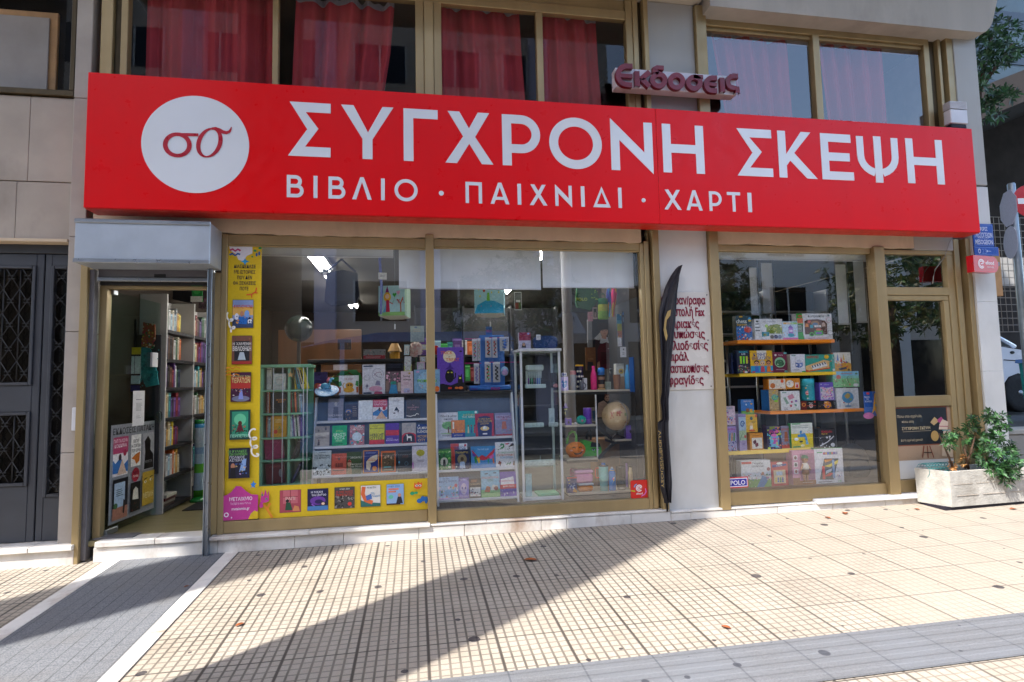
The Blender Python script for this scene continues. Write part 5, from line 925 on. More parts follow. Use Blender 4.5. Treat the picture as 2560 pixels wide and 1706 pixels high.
bk('F',285,822,412,998,2,zB,'navy book with a boy at a round window','#1c2850',('e',.5,.5,.34,.26,'#8a7a5a'),('e',.5,.52,.12,.1,'#3a2a22'),('p','#a8bcd8',(.3,.04),(.72,.04),(.66,.38),(.36,.38)),T('Παραμύθης',.5,.86,.1,'#e0c050'),N_(0,0,1,.3,10,4,'#2a3a6a','#d8d0c0'),dY=-.012)
bk('F',430,790,655,987,2,zB,'wide blue book with two patchwork hands joining','#4a92cc',('r',0,0,1,.3,'#3a82c0'),T('Το ένα χέρι',.5,.86,.07,'#c8e0f4'),('p','#c83a4a',(.02,.85),(.08,.8),(.3,.5),(.45,.6),(.6,.5),(.92,.82),(.98,.9),(.95,.7),(.75,.4),(.5,.35),(.25,.4),(.08,.65)),('p','#2a8a4a',(.12,.5),(.24,.58),(.22,.2),(.16,.24)),('p','#e0b83a',(.22,.45),(.34,.5),(.36,.26),(.3,.22)),('p','#5a3a9a',(.06,.7),(.2,.62),(.16,.5),(.06,.58)),('p','#d86ab0',(.72,.5),(.9,.62),(.94,.5),(.8,.4)),('p','#2a9a8a',(.66,.42),(.74,.44),(.72,.18),(.67,.2)),('p','#e87a2a',(.86,.42),(.92,.44),(.94,.2),(.89,.2)),tilt=.14)
bk('F',655,752,848,977,2,zB,'large white first encyclopedia with animals around the title','#dddde2',T('Η ΠΡΩΤΗ ΜΟΥ',.5,.57,.065,'#3aa05a'),T('ΕΓΚΥΚΛΟΠΑΙΔΕΙΑ',.5,.48,.07,'#c86a3a'),T('ΤΩΝ ΖΩΩΝ',.5,.38,.075,'#3a8ab8'),('s','#3a8a4a',.08,(.24,.86),(.30,.92),(.38,.90),(.40,.82),(.32,.76),(.26,.78)),('p','#3a2f2a',(.6,.78),(.85,.84),(.9,.92),(.8,.94)),('e',.55,.92,.08,.03,'#c84a4a'),('p','#8a3a2a',(.08,.14),(.22,.08),(.26,.2),(.16,.26)),('s','#3a8a4a',.04,(.5,.08),(.56,.16),(.64,.1),(.7,.2)),('p','#7a5a3a',(.8,.06),(.92,.06),(.9,.22),(.84,.24)),N_(.05,.05,.95,.25,10,3,'#c87a3a','#3a3a3a','#5a7a9a'),N_(.05,.68,.95,.96,9,6,'#4a8a5a','#3a3a3a','#b86a4a'),tilt=.14)
bk('F',130,1075,318,1275,3,zB,'pale blue children\'s book with a crowd of small animals','#8fb4d8',T('ΓΙΑ ΤΟΥΣ',.4,.92,.05,'#3a4a8a'),T('ΚΑΛΟΥΣ ΤΡΟΠΟΥΣ',.5,.80,.085,'#3a4a8a'),N_(.05,.08,.95,.6,40,17,'#e8e0f0','#c86a9a','#6a8a5a','#d8a86a','#7a5aa0','#e8c8d8'),('e',.86,.6,.08,.08,'#d84a5a'),('r',0,0,1,.08,'#b8a0d0'))
bk('F',316,1080,412,1266,3,zB,'narrow violet book with a large pale girl\'s face','#7a68a8',('p','#9c8ad0',(.05,.1),(.95,.1),(.98,.8),(.5,.98),(.05,.8)),('e',.5,.46,.3,.28,'#d8c0d8'),('e',.36,.5,.09,.06,'#5a4aa0'),('e',.66,.5,.09,.06,'#5a4aa0'),('s','#b86a8a',.04,(.4,.3),(.6,.3)),T('ΝΕΒΕΡ',.5,.9,.07,'#e0d8f0'))
bk('F',412,1085,525,1257,3,zB,'brown and black book with a rider and horses','#3a302c',('r',.08,.08,.92,.55,'#d4d0cc'),N_(.1,.1,.9,.5,26,9,'#3a3a5a','#a84a4a','#2a2a2a','#8a8aa8'),T('Ο ΚΑΒΑΛΑΡΗΣ',.5,.72,.09,'#c8a880'),('p','#8a5a3a',(.1,.8),(.6,.8),(.7,.95),(.2,.95)))
bk('F',522,1015,693,1252,3,zB,'sky blue and green book of forest animals','#86b8d0',('r',0,0,1,.28,'#8ab878'),T('Τα',.5,.82,.06,'#3a4a5a'),T('ΕΥΑΙΣΘΗΤΟΥΛΙΑ',.5,.73,.075,'#c86a5a'),T('ΖΩΑ',.5,.63,.075,'#4a7a5a'),('e',.3,.88,.1,.02,'#2a2a34'),('e',.75,.9,.1,.02,'#2a2a34'),('p','#b8683a',(.16,.2),(.45,.18),(.5,.38),(.3,.42)),('p','#d8d4c8',(.5,.26),(.85,.24),(.9,.42),(.62,.46)),('e',.8,.32,.12,.08,'#a05a3a'))
bk('F',697,1030,850,1248,3,zB,'purple book with a white panel and a red band','#6a4ca8',('p','#e4e2e8',(.02,.3),(.85,.45),(.8,.8),(.05,.7)),('r',0,.3,1,.48,'#c8262e'),T('ΔΩΡΟ ΠΑΖΛ',.5,.4,.06,'#f0d8d8'),T('ΕΠΙΧΕΙΡΗΜΑΤΙΑΣ',.4,.62,.06,'#c84a6a'),N_(0,0,1,.3,16,4,'#d8d4e4','#2a3a7a','#4a5aa0'))
# ---------------------------------------------------------------- on top of the racks
YB=.60
def box3(r,x0,y0,x1,y1,Y,label,bg_,*sh,t=.06,z=None,cat='box',name='toy_box',side=None,tilt=0.0,rz=0,group=None,spine=None,mat='printed_card'):
 return shown(name,label,cat,r,x0,y0,x1,y1,Y,t,bg_,list(sh),tilt,z,group,side=side,rz=rz,spine=spine,mat=mat)
zT=ztA+.021;zT2=ztB+.021
box3('J',1060,515,1310,760,YT+.0,'white board book box with a cartoon tabby cat and green leaves','#dddce0',T('ΤΑ ΖΩΑ',.5,.82,.09,'#a84a5a'),('e',.54,.48,.2,.16,'#d8a03a'),('e',.5,.25,.28,.14,'#d8a03a'),('e',.48,.5,.04,.045,'#2a1c14'),('e',.62,.5,.04,.045,'#2a1c14'),('s','#d8a03a',.05,(.26,.3),(.2,.5),(.28,.62)),('p','#3a8a4a',(0,.4),(.16,.5),(.12,.72),(0,.68)),('p','#3a8a4a',(1,.4),(.84,.5),(.88,.72),(1,.7)),('p','#a85a3a',(0,.1),(.1,.1),(.12,.4),(0,.4)),('p','#a85a3a',(1,.1),(.9,.1),(.88,.4),(1,.4)),t=.03,z=zT,cat='box')
box3('J',1362,372,1650,750,YT+.03,'tall white puzzle box showing a line drawn globe on a stand','#d8d8e2',('r',.04,.92,.46,.97,'#2a3a5a'),('r',.04,.84,.4,.89,'#c0c2d0'),*[('s','#5a5a8a',.012)+tuple((.68+.25*math.cos(R(t)),.66+.2*math.sin(R(t)))for t in range(0,361,24))],('s','#8a4a6a',.02,(.5,.62),(.62,.72),(.8,.74),(.86,.62)),('s','#5a4a7a',.02,(.48,.72),(.66,.58),(.84,.56)),('p','#8a88a8',(.56,.3),(.8,.28),(.76,.44),(.62,.45)),('s','#6a6a8a',.01)+tuple((.2+.13*math.cos(R(t)),.56+.09*math.sin(R(t)))for t in range(0,361,30)),('p','#55557a',(.2,.18),(.23,.26),(.3,.27),(.23,.29),(.2,.37),(.17,.29),(.1,.27),(.17,.26)),('e',.58,.18,.3,.09,'#d8a0b8'),('p','#c05a7a',(.5,.0),(.9,.0),(.86,.08),(.54,.08)),('r',.04,.02,.4,.06,'#2a3a5a'),t=.05,z=zT)
shown('book','book with pink cherry trees over a shop street','book','J',1660,465,1850,745,YT+.02,.02,'#6a5a60',[N_(0,.5,1,1,30,4,'#d88aa8','#a85a7a','#e8b8c8','#3a3038'),('p','#3a8ab8',(.2,0),(.8,0),(.7,.4),(.35,.42)),('p','#2a8a7a',(.3,.42),(.7,.44),(.66,.56),(.34,.55)),('r',0,.1,.2,.6,'#8a7068'),('r',.8,.1,1,.5,'#b8a898')],.12,zT,BG,book=True)
shown('book','pale pink book with dark brush title','book','J',1853,462,2010,745,YT+.02,.025,'#dcc4cc',[T('Saving',.45,.78,.09,'#2a2428'),T('Always',.5,.63,.09,'#2a2428'),('e',.7,.9,.1,.05,'#b89a5a'),G_(.2,.38,.7,.5,3,'#b88a9a'),('r',.25,.04,.7,.22,'#b8bce0'),N_(.25,.04,.7,.22,10,3,'#c86a5a','#7a8ad0')],.12,zT,BG,book=True)
box3('J',2022,447,2352,745,YT-.02,'light blue craft box with a dotted circle and green letters, behind the mullion','#7fa8c8',('e',.5,.52,.36,.4,'#94b8d4'),*[('e',.5+.37*math.cos(R(t)),.52+.41*math.sin(R(t)),.014,.016,'#3a5a8a')for t in range(0,360,20)],('r',.08,.86,.2,.95,'#c89ac8'),T('POMPON',.5,.52,.14,'#7ac03a'),N_(.2,.2,.8,.4,14,6,'#e0c83a','#4a6ac0','#c84a9a','#3aa0a0'),N_(.2,.68,.8,.85,10,7,'#e0c83a','#c86a3a','#d84a6a'),('e',.88,.16,.1,.12,'#e0702a'),t=.05,z=zT)
un=empty('unicorn_figurine',at('J',905,715,YT-.02),'blue unicorn toy figurine standing on a round blue disc','figurine');c=at('J',908,722,YT-.02);k=(at('J',1060,715,YT).x-at('J',756,715,YT).x)/2
DT=frame((c.x,YT-.03,zT+k*.42),0,R(62));m=MB();m.prism(ell(0,0,k,k,36),-.008,0,lin('#4a88c0'),0,DT);m.prism(ell(0,0,k*.8,k*.8,30),.0005,.001,lin('#7ab0dc'),0,DT,False);art(m,DT@Matrix.Translation((-k,-k,.001)),2*k,2*k,[N_(.2,.2,.8,.8,26,5,'#a8d0ec','#5a98cc','#c8e0f0','#3a78b4')]);m.build('disc','printed_card',un);m=MB();bl=lin('#6ab4d8');cz=c.z
m.ball((c.x-.02,YT,cz+.06),(.045,.022,.03),14,10,bl);m.tube([(c.x+.012,YT,cz+.07),(c.x+.03,YT,cz+.105),(c.x+.03,YT,cz+.125)],[.02,.015,.012],8,bl);m.ball((c.x+.042,YT,cz+.13),(.022,.012,.013),10,8,bl)
for dx,dz in((-.05,0),(-.035,0),(.005,.01),(.03,.03)):m.tube([(c.x+dx*.8,YT-.008,cz+.055),(c.x+dx*1.1,YT-.01,cz+.02+dz),(c.x+dx,YT-.01,cz+dz)],[.009,.007,.006],7,bl)
m.build('body','glossy_plastic',un);m=MB();pk=lin('#e07a8a');m.tube([(c.x+.02,YT,cz+.14),(c.x+.004,YT-.004,cz+.115),(c.x-.004,YT-.004,cz+.08)],[.008,.014,.006],7,pk);m.build('mane','cloth',un);m=MB();m.tube([(c.x-.06,YT,cz+.075),(c.x-.085,YT,cz+.06),(c.x-.09,YT,cz+.02)],[.008,.016,.005],7,pk);m.build('tail','cloth',un);m=MB();m.tube([(c.x+.042,YT,cz+.14),(c.x+.065,YT,cz+.165)],[.005,.001],6,lin('#d8b84a'));m.build('horn','glossy_plastic',un)
box3('E',132,1205,390,1640,YT-.01,'purple halloween gift bag with a black cat and full moon','#6a46b0',('e',.46,.79,.24,.135,'#e8d8b8'),T('TRICK',.36,.88,.07,'#d8602a'),T('or',.46,.79,.03,'#2a1c3a'),T('TREAT',.58,.72,.075,'#d8602a'),('p','#4a2a8a',(.28,.5),(.66,.5),(.54,.56),(.48,.66),(.42,.56)),('e',.46,.34,.17,.14,'#17141c'),('e',.47,.43,.14,.07,'#17141c'),('e',.41,.43,.035,.014,'#d8d83a'),('e',.54,.43,.035,.014,'#d8d83a'),('s','#17141c',.04,(.6,.28),(.68,.32),(.68,.42)),('p','#17141c',(0,0),(1,0),(1,.2),(.8,.2),(.5,.14),(.2,.18),(0,.16)),('p','#17141c',(.76,.2),(.96,.2),(.92,.4),(.86,.34),(.8,.38)),('e',.86,.3,.04,.02,'#d8d83a'),('r',.4,.06,.54,.1,'#c83a2a'),('e',.72,.08,.07,.025,'#d8702a'),('e',.88,.08,.09,.03,'#d8702a'),('p','#17141c',(.82,.9),(.9,.93),(.96,.9),(.9,.89)),t=.05,z=zT2,name='gift_bag',cat='gift bag')
# blue revolving stand with key rings
ps=empty('display_stand',at('E',640,1300,.72),'blue revolving display stand hung with key rings in clear bags','display stand');YK=.66
a,b,c,d=rect('E',548,1012,792,1650,YK);boxobj('column','van_blue',a,b,YK,YK+.16,zT2+.03,d,ps,.008);a2,b2,c2,d2=rect('F',412,238,792,285,YK-.05);boxobj('base','van_blue',a2,b2,YK-.06,YK+.2,zT2+.001,zT2+.055,ps,.01)
m=MB();FK=frame((0,YK-.062,0));p=at('F',652,262,YK-.06);text(m,FK,'POLO',p.x,p.z,.026,lin('#c8208a'),.001,bold=.03);p=at('F',460,265,YK-.06);text(m,FK,'POLO',p.x,p.z,.018,lin('#7a2a9a'),.001);m.build('lettering','printed_card',ps)
p=at('E',636,965,YK);box3('E',606,925,668,1010,YK+.05,'small blue oval sign on top of the blue display stand','#3f6aa8',T('POLO',.5,.5,.3,'#c83a8a'),t=.01,z=d+.001,name='stand_sign',cat='sign')
m=MB()
for x0,y,x1 in((400,1050,560),(640,1038,800),(400,1288,560),(640,1278,900)):q,s_=at('E',x0,y,YK-.05),at('E',x1,y,YK-.02);m.tube([(q.x,YK-.05,q.z),(s_.x,YK-.015,s_.z)],.004,6,lin('#d0307a'))
m.build('hook','glossy_plastic',ps)
def pack(r,x0,y0,x1,y1,Y,label,cols,seed):
 a,b,c,d=rect(r,x0,y0,x1,y1,Y);M=frame((a,Y,c));m=MB();w_,h_=b-a,d-c;rnd=random.Random(seed)
 m.box(0,w_,0,h_,-.003,0,lin('#b8bac2'),0,M);m.box(0,w_,h_*.9,h_,.0005,.002,lin('#e0e0e4'),0,M)
 pts=[(w_*(.5+.22*math.sin(i*1.9+seed)),h_*(.82-.7*i/12))for i in range(13)]
 for i in range(12):m.tube([M@Vector((*pts[i],.007)),M@Vector((*pts[i+1],.007))],w_*.085,6,lin(cols[i%len(cols)]))
 return m.build('key_ring_pack','glossy_plastic',None,label,'key ring','bagged key rings on the blue stand')
for x0,y0,x1,y1,lab,cols in((472,1050,522,1266,'orange and purple cord key ring at the upper left hook',['#d8643a','#7a4aa8','#3a9a5a']),(525,1045,553,1264,'pink and green cord key ring beside the stand corner',['#d84a8a','#3ac06a']),(600,1035,662,1232,'orange red cord key ring, front upper left',['#c8402a','#d8683a','#23232a']),(669,1035,719,1235,'red and black cord key ring, front upper middle',['#b83a34','#d85a4a','#2a2a30']),(742,1030,833,1168,'blue key ring in a wide clear bag, front upper right',['#3a6ac0','#5a8ad8','#8a94a8']),(490,1290,540,1489,'violet cord key ring at the lower left hook',['#7a6ab0','#8a7ac0']),(596,1275,656,1475,'neon green and orange key ring, front lower left',['#22222a','#3ad85a','#e85a2a']),(676,1275,746,1475,'black cord key ring, front lower middle',['#24242a','#3a3a44'])):
 pack('E',x0,y0,x1,y1,YK-.045,lab,cols,x0)
kb=empty('backpack_key_ring',at('E',790,1370,YK-.06),'pale blue and pink round mini backpack key ring, lower right','key ring');q=at('E',790,1368,YK-.06);m=MB();m.ball((q.x,YK-.06,q.z),(.042,.025,.05),16,10,lin('#8ab8d8'));m.ball((q.x,YK-.08,q.z-.008),(.032,.01,.034),14,8,lin('#b89ac8'));m.build('body','cloth',kb);m=MB();m.tube([(q.x+.034*math.cos(R(t)),YK-.083,q.z-.012+.03*math.sin(R(t)))for t in range(0,181,20)],.003,6,lin('#3a7ac0'));m.build('zip','cloth',kb)
# ================================================================ glass cabinet
cb=empty('glass_cabinet',at('F',1070,1300,.3),'tall narrow glass display cabinet with a white top and glass shelves','cabinet');CX0,CX1=at('F',890,700,.22).x,at('F',1262,700,.22).x;CY0,CY1=.22,.56;ctz=zat('E',1140,1172,CY0)
for x in(CX0,CX1-.022):
 for y in(CY0,CY1-.022):boxobj('post','mint' if 0 else 'rack_white',x,x+.022,y,y+.022,.417,ctz-.001,cb,.003)
boxobj('top','rack_white',CX0-.012,CX1+.012,CY0-.015,CY1+.01,ctz,ctz+.028,cb,.004);boxobj('base','rack_white',CX0+.024,CX1-.024,CY0+.02,CY1-.02,.418,.45,cb,.004)
zS=[zat('F',1070,258,CY0+.03),zat('F',1070,612,CY0+.03),zat('F',1070,968,CY0+.03)]
for z in zS:boxobj('shelf','thin_glass',CX0+.024,CX1-.024,CY0+.01,CY1-.03,z-.008,z,cb,.001)
m=MB();m.face([(CX0+.022,CY0+.01,.46),(CX1-.022,CY0+.01,.46),(CX1-.022,CY0+.01,ctz),(CX0+.022,CY0+.01,ctz)]);m.build('front_pane','thin_glass',cb);m=MB()
for x in(CX0+.01,CX1-.01):m.face([(x,CY0+.022,.46),(x,CY1-.022,.46),(x,CY1-.022,ctz),(x,CY0+.022,ctz)])
m.build('side_pane','thin_glass',cb)
q=at('F',1015,150,.34);ph_=empty('pen_holder',q,'white acrylic pen holder with a curved lid in the glass cabinet','pen holder');a,b,c,d=rect('F',938,45,1092,100,.34);boxobj('lid','rack_white',a,b,.34,.42,c,d,ph_,.012);a,b,c,d=rect('F',935,222,1110,252,.34);boxobj('base','rack_white',a,b,.33,.43,zS[0]+.001,d,ph_,.004);boxobj('back_plate','rack_white',a+.01,b-.02,.425,.432,d+.001,zat('F',1000,100,.34),ph_,.002)
for i,(cn,col)in enumerate((('purple','#8a2a9a'),('dark green','#2a6a4a'),('bright green','#2a9a6a'),('maroon','#7a2a3a'),('navy','#23346a'),('royal blue','#2a5ac0'),('light blue','#4a8ad0'),('black','#202026'))):
 q0,q1=at('F',955+i*16.2,225,.36),at('F',955+i*16.2,108,.36);m=MB();m.tube([q0,(q0.x,q0.y,(q0.z+q1.z)/2)],.0062,7,lin(col));m.tube([(q0.x,q0.y,(q0.z+q1.z)/2),q1],.0055,7,lin('#b8babf'));tag(m.build('pen','glossy_plastic'),cn+' pen with a silver cap in the white holder','pen','pens in the white holder')
box3('F',1160,115,1205,250,.36,'black slim gift box on the top cabinet shelf','#23252a',('e',.5,.3,.2,.08,'#5a6a6a'),t=.03,z=zS[0]+.001,cat='box',name='gift_box');cd=at('F',1200,240,.34);m=MB();m.lathe([(.0,0),(.022,.004),(.026,.018),(.018,.034),(.004,.04)],14,lin('#d88a8a'),M=Matrix.Translation((cd.x,.34,zS[0]+.001)));tag(m.build('candle','matte_paper'),'small round pink candle on the top cabinet shelf','candle')
def srow(x0,x1,n,y0,y1,zz_,lab,grp):
 src=None
 for i in range(n):
  a=x0+(x1-x0)*i/n;o=box3('F',a+1.5,y0,a+(x1-x0)/n-1.5,y1,.30,lab,'#d4d6d8',('r',.15,.2,.5,.35,'#9aa0a8'),t=.05,z=zz_+.001,cat='box',name='jewellery_box',group=grp)
srow(920,1095,5,588,620,zS[1],'small white jewellery box lined up on the middle cabinet shelf','white boxes on the middle cabinet shelf');srow(1145,1225,3,585,615,zS[1],'tiny white jewellery box at the right of the middle cabinet shelf','tiny white boxes on the cabinet');srow(925,1190,7,932,976,zS[2],'white jewellery box lined up on the lowest cabinet shelf','white boxes on the lowest cabinet shelf')
box3('F',1145,450,1190,584,.36,'tall white perfume box standing on small boxes in the cabinet','#ccd2d8',('r',.2,.1,.8,.4,'#a8b4c0'),t=.04,cat='box',name='perfume_box',z=zS[1]+.026);box3('F',930,1118,985,1322,.30,'pale blue upright board at the foot of the glass cabinet','#a8c4d0',t=.012,cat='board',name='board',z=.452);boxobj('tray','mint',at('F',1040,1300,.28).x,at('F',1232,1300,.28).x,.26,.45,.452,.475,None,label='pale mint tray lying on the cabinet floor',cat='tray')
m=MB();q=at('F',1062,920,.36);m.lathe([(.012,0),(.012,.03),(.004,.05),(.004,.085)],10,lin('#9aa0a6'),M=Matrix.Translation((q.x,.36,zS[2]+.001)));tag(m.build('perfume_bottle','glossy_plastic'),'thin grey perfume bottle on the lowest cabinet shelf','bottle')
box3('E',932,985,1046,1152,.36,'magenta and white tall toy box on top of the glass cabinet','#b8b4c8',('r',0,.52,1,1,'#8a1f4a'),('n',.1,.66,.9,.86,14,3,['#23203a','#c87a4a']),('e',.8,.92,.1,.06,'#7aa0d8'),('p','#2a2a2a',(.2,.1),(.6,.1),(.5,.4),(.3,.4)),('e',.4,.28,.12,.09,'#c89a7a'),t=.06,z=ctz+.029)
pc=empty('pencil_case',at('E',1180,1140,.38),'dark blue oval pencil case with white stars on the cabinet','pencil case');a,b,c,d=rect('E',1065,1015,1298,1145,.38);m=MB();FQ=frame((a,.34,ctz+.029));w_,h_=b-a,d-c;pts=ell(w_*.5,h_*.5,w_*.5,h_*.5,4)
pts=[(w_/2+(w_/2)*math.copysign(abs(math.cos(t))**.5,math.cos(t)),h_/2+(h_/2)*math.copysign(abs(math.sin(t))**.6,math.sin(t)))for t in[2*math.pi*i/32 for i in range(32)]];m.prism(pts,-.06,0,lin('#1f3a6a'),0,FQ);rnd=random.Random(2)
for i in range(60):x,y=rnd.uniform(.06,.94)*w_,rnd.uniform(.1,.9)*h_;m.mesh([(x+.002*math.cos(t),y+.002*math.sin(t),.0008)for t in(0,2.1,4.2)],[(0,1,2)],lin('#b8c8e0'),0,False,FQ)
m.build('body','cloth',pc);box3('E',1100,1008,1143,1060,.33,'white price tag on the starry blue pencil case','#d0d2d8',G_(.2,.3,.8,.7,2),t=.001,name='price_tag',cat='tag')
# ================================================================ mint wall shelf with books
ms=empty('mint_shelf',at('D',620,600,.3),'mint green open shelf with white rods, beside the yellow sticker strip','shelf');MY0,MY1=.28,.52;mx0,mxm0,mxm1,mx1=[at('D',x,600,MY0).x for x in(392,650,672,852)];mz=[zat('D',620,y,MY0)for y in(1135,912,706,486,274)];mtop=zat('D',620,56,MY0)
boxobj('side','mint',mx0,mx0+.03,MY0,MY1,.43,mtop-.015,ms);boxobj('divider','mint',mxm0,mxm1,MY0+.004,MY1,.43,mtop-.015,ms);boxobj('back','mint',mx0+.031,mx1-.002,MY1-.012,MY1,.43,mtop-.016,ms)
boxobj('top','mint',mx0-.01,mx1+.01,MY0-.015,MY1+.01,mtop-.014,mtop+.014,ms)
for z in mz:boxobj('shelf_board','mint',mx0+.002,mx1,MY0-.006,MY1-.013,z-.017,z,ms)
for x in(520,605,795,830):q=at('D',x,600,MY0-.012);m=MB();m.tube([(q.x,MY0-.012,.43),(q.x,MY0-.012,mtop-.015)],.004,7);m.build('rod','rack_white',ms)
def upright(x0,z,n,wmin,wmax,hmin,hmax,y,dep,seed,lab,cols,grp,lean=0,axis='x',xmax=None,face=1):
 """n spines standing side by side from x0 (axis x) or along the depth y (axis y: spines face +x)"""
 rnd=random.Random(seed);p=x0;order=['first','second','third','fourth','fifth','sixth','seventh','eighth','ninth','tenth','eleventh','twelfth','thirteenth','fourteenth','fifteenth','sixteenth','seventeenth','eighteenth']
 for i in range(n):
  cn,col=cols[(i*7+seed*3+rnd.randint(0,2))%len(cols)];t=rnd.uniform(wmin,wmax);h=rnd.uniform(hmin,hmax);m=MB();c=lin(col)
  if xmax and p+t>xmax:break
  M=Matrix.Translation((p,y,z+.001))if axis=='x' else Matrix.Translation((y,p,z+.001))@Matrix.Rotation(R(90),4,'Z')
  if lean:M=M@Matrix.Rotation(lean,4,'Y')
  m.box(0,t,0,dep,0,h,c,0,M);fy=-.0006;lt=tuple(min(1,a*2.2+.12)for a in c)if sum(c)<1.2 else tuple(a*.35 for a in c)
  zz_=rnd.uniform(.55,.8);m.mesh([(t*.2,fy,h*.25),(t*.8,fy,h*.25),(t*.8,fy,h*zz_),(t*.2,fy,h*zz_)],[(0,1,2,3)],tuple(a*.5+b*.5 for a,b in zip(c,lt)),0,False,M);m.mesh([(0,fy,h*.88),(t,fy,h*.88),(t,fy,h*.92),(0,fy,h*.92)],[(0,1,2,3)],lt,0,False,M)
  m.build('book','printed_card',None,f'{cn} spine, {order[i % 18]} from left {lab}','book',grp);p+=t/max(.5,math.cos(lean))+.001
 return p
SC=[('cream','#d8d0bc'),('grey','#8a8c90'),('white','#d8d8d8'),('navy','#23304e'),('black','#1e1e20'),('dark red','#7a2228'),('teal','#2a7a80'),('ochre','#c08a2a'),('pale blue','#8aa8c4'),('orange','#c8602a'),('dark green','#2f5a3a'),('brown','#5a4030'),('purple','#5a3a7a'),('yellow','#d8b830'),('beige','#b8a482')]
GM='books on the mint shelf';bay=[at('D',x,600,MY0+.03).x for x in(458,640,680,845)]
upright(bay[0],mz[4],2,.018,.024,.205,.22,MY0+.03,.15,2,'in the top left mint bay',[SC[2],SC[1],SC[8]],GM)
shown('book','white book with a pale green ring, facing out in the top mint bay','book','D',520,120,636,268,MY0+.02,.03,'#d4d4cc',[('s','#8ac0b8',.03)+tuple((.5+.36*math.cos(R(t)),.56+.26*math.sin(R(t)))for t in range(0,361,24)),T('ΕΠΙΣΤΡΟΦΗ',.5,.62,.05,'#9a8a6a'),G_(.2,.2,.8,.3,2,'#aaa')],.02,mz[4]+.001,GM,book=True)
for lean,x,h,t,cn,col in((-.08,675,.215,.012,'yellow','#d8b020'),(-.20,700,.225,.024,'teal','#1f8aa0'),(-.24,735,.23,.02,'cream','#d8d0c0'),(-.27,760,.225,.024,'bright yellow','#dcc81e')):
 q=at('D',x+45,262,MY0+.03);m=MB();M=Matrix.Translation((q.x,MY0+.03,mz[4]+.004))@Matrix.Rotation(lean,4,'Y');m.box(0,t,0,.15,0,h,lin(col),0,M);m.mesh([(t*.25,-.0006,h*.2),(t*.75,-.0006,h*.2),(t*.75,-.0006,h*.8),(t*.25,-.0006,h*.8)],[(0,1,2,3)],lin('#3a3a34'),0,False,M);m.build('book','printed_card',None,f'{cn} book leaning left in the top right mint bay','book',GM)
upright(bay[0],mz[3],3,.008,.012,.19,.215,MY0+.03,.15,4,'in the second mint bay',[SC[5],SC[0],SC[9],SC[2]],GM)
shown('book','black patterned book with orange title, facing out in the second mint bay','book','D',498,300,640,484,MY0+.02,.03,'#2a2b2c',[T('ΔΩΡΕΑΝ',.66,.66,.08,'#d8882a'),T('ΔΩΡΑ',.66,.56,.08,'#d8882a'),N_(0,0,1,.5,30,5,'#3a3c3e','#4a4c4e','#1c1d1e')],.02,mz[3]+.001,GM,book=True)
upright(bay[2],mz[3],9,.009,.016,.17,.215,MY0+.03,.15,6,'in the second right mint bay',SC,GM,lean=-.05,xmax=bay[3])
upright(bay[0],mz[2],4,.008,.013,.18,.21,MY0+.03,.15,8,'in the third mint bay',SC,GM)
shown('book','yellow book with red and green drawings, facing out in the third mint bay','book','D',503,512,642,704,MY0+.02,.03,'#d8a020',[G_(.25,.68,.85,.86,3,'#e8d8a0'),('e',.3,.26,.13,.1,'#d8483a'),('s','#4aa060',.04,(.4,.36),(.6,.48),(.5,.52),(.7,.3)),('p','#b88a1a',(.4,.2),(.8,.2),(.7,.4),(.5,.4))],.02,mz[2]+.001,GM,book=True)
upright(bay[2],mz[2],8,.010,.018,.17,.21,MY0+.03,.15,9,'in the third right mint bay',[SC[8],SC[3],SC[2],SC[10],SC[2],SC[12]],GM,lean=-.08,xmax=bay[3])
shown('book','magenta book leaning in the fourth mint bay','book','D',450,728,620,912,MY0+.02,.04,'#8a1450',[G_(.3,.8,.8,.9,2,'#b04a7a'),('s','#b03a74',.02,(.1,.1),(.9,.9))],.02,mz[1]+.001,GM,book=True,rx=R(5));upright(bay[2],mz[1],2,.015,.02,.19,.2,MY0+.03,.15,3,'leaning in the fourth right mint bay',[('red','#b8262a'),('black','#1e1e20')],GM,lean=.38)
shown('book','dark red book behind plastic in the bottom mint bay','book','D',460,945,630,1128,MY0+.02,.04,'#6a2030',[T('AVENGE',.5,.85,.1,'#a84a50'),('e',.8,.5,.1,.2,'#8a8a94')],.02,mz[0]+.001,GM,book=True,rx=R(4));upright(bay[2],mz[0],1,.02,.022,.2,.205,MY0+.03,.15,5,'leaning in the bottom right mint bay',[('navy','#23294e')],GM,lean=.42)
st=at('J',440,497,MY0-.02);m=MB();pts=[((.030 if i%2==0 else .013)*math.sin(math.pi*i/5),(.030 if i%2==0 else .013)*math.cos(math.pi*i/5))for i in range(10)];m.prism(pts[::-1],-.006,0,lin('#c8a06a'),0,frame((st.x,MY0-.02,st.z)));m.tube([(st.x,MY0-.02,st.z+.028),(st.x,MY0-.018,mtop-.02)],.0012,4,lin('#c8b898'));tag(m.build('wooden_star','painted_wood'),'wooden star ornament hanging from the mint shelf','ornament')
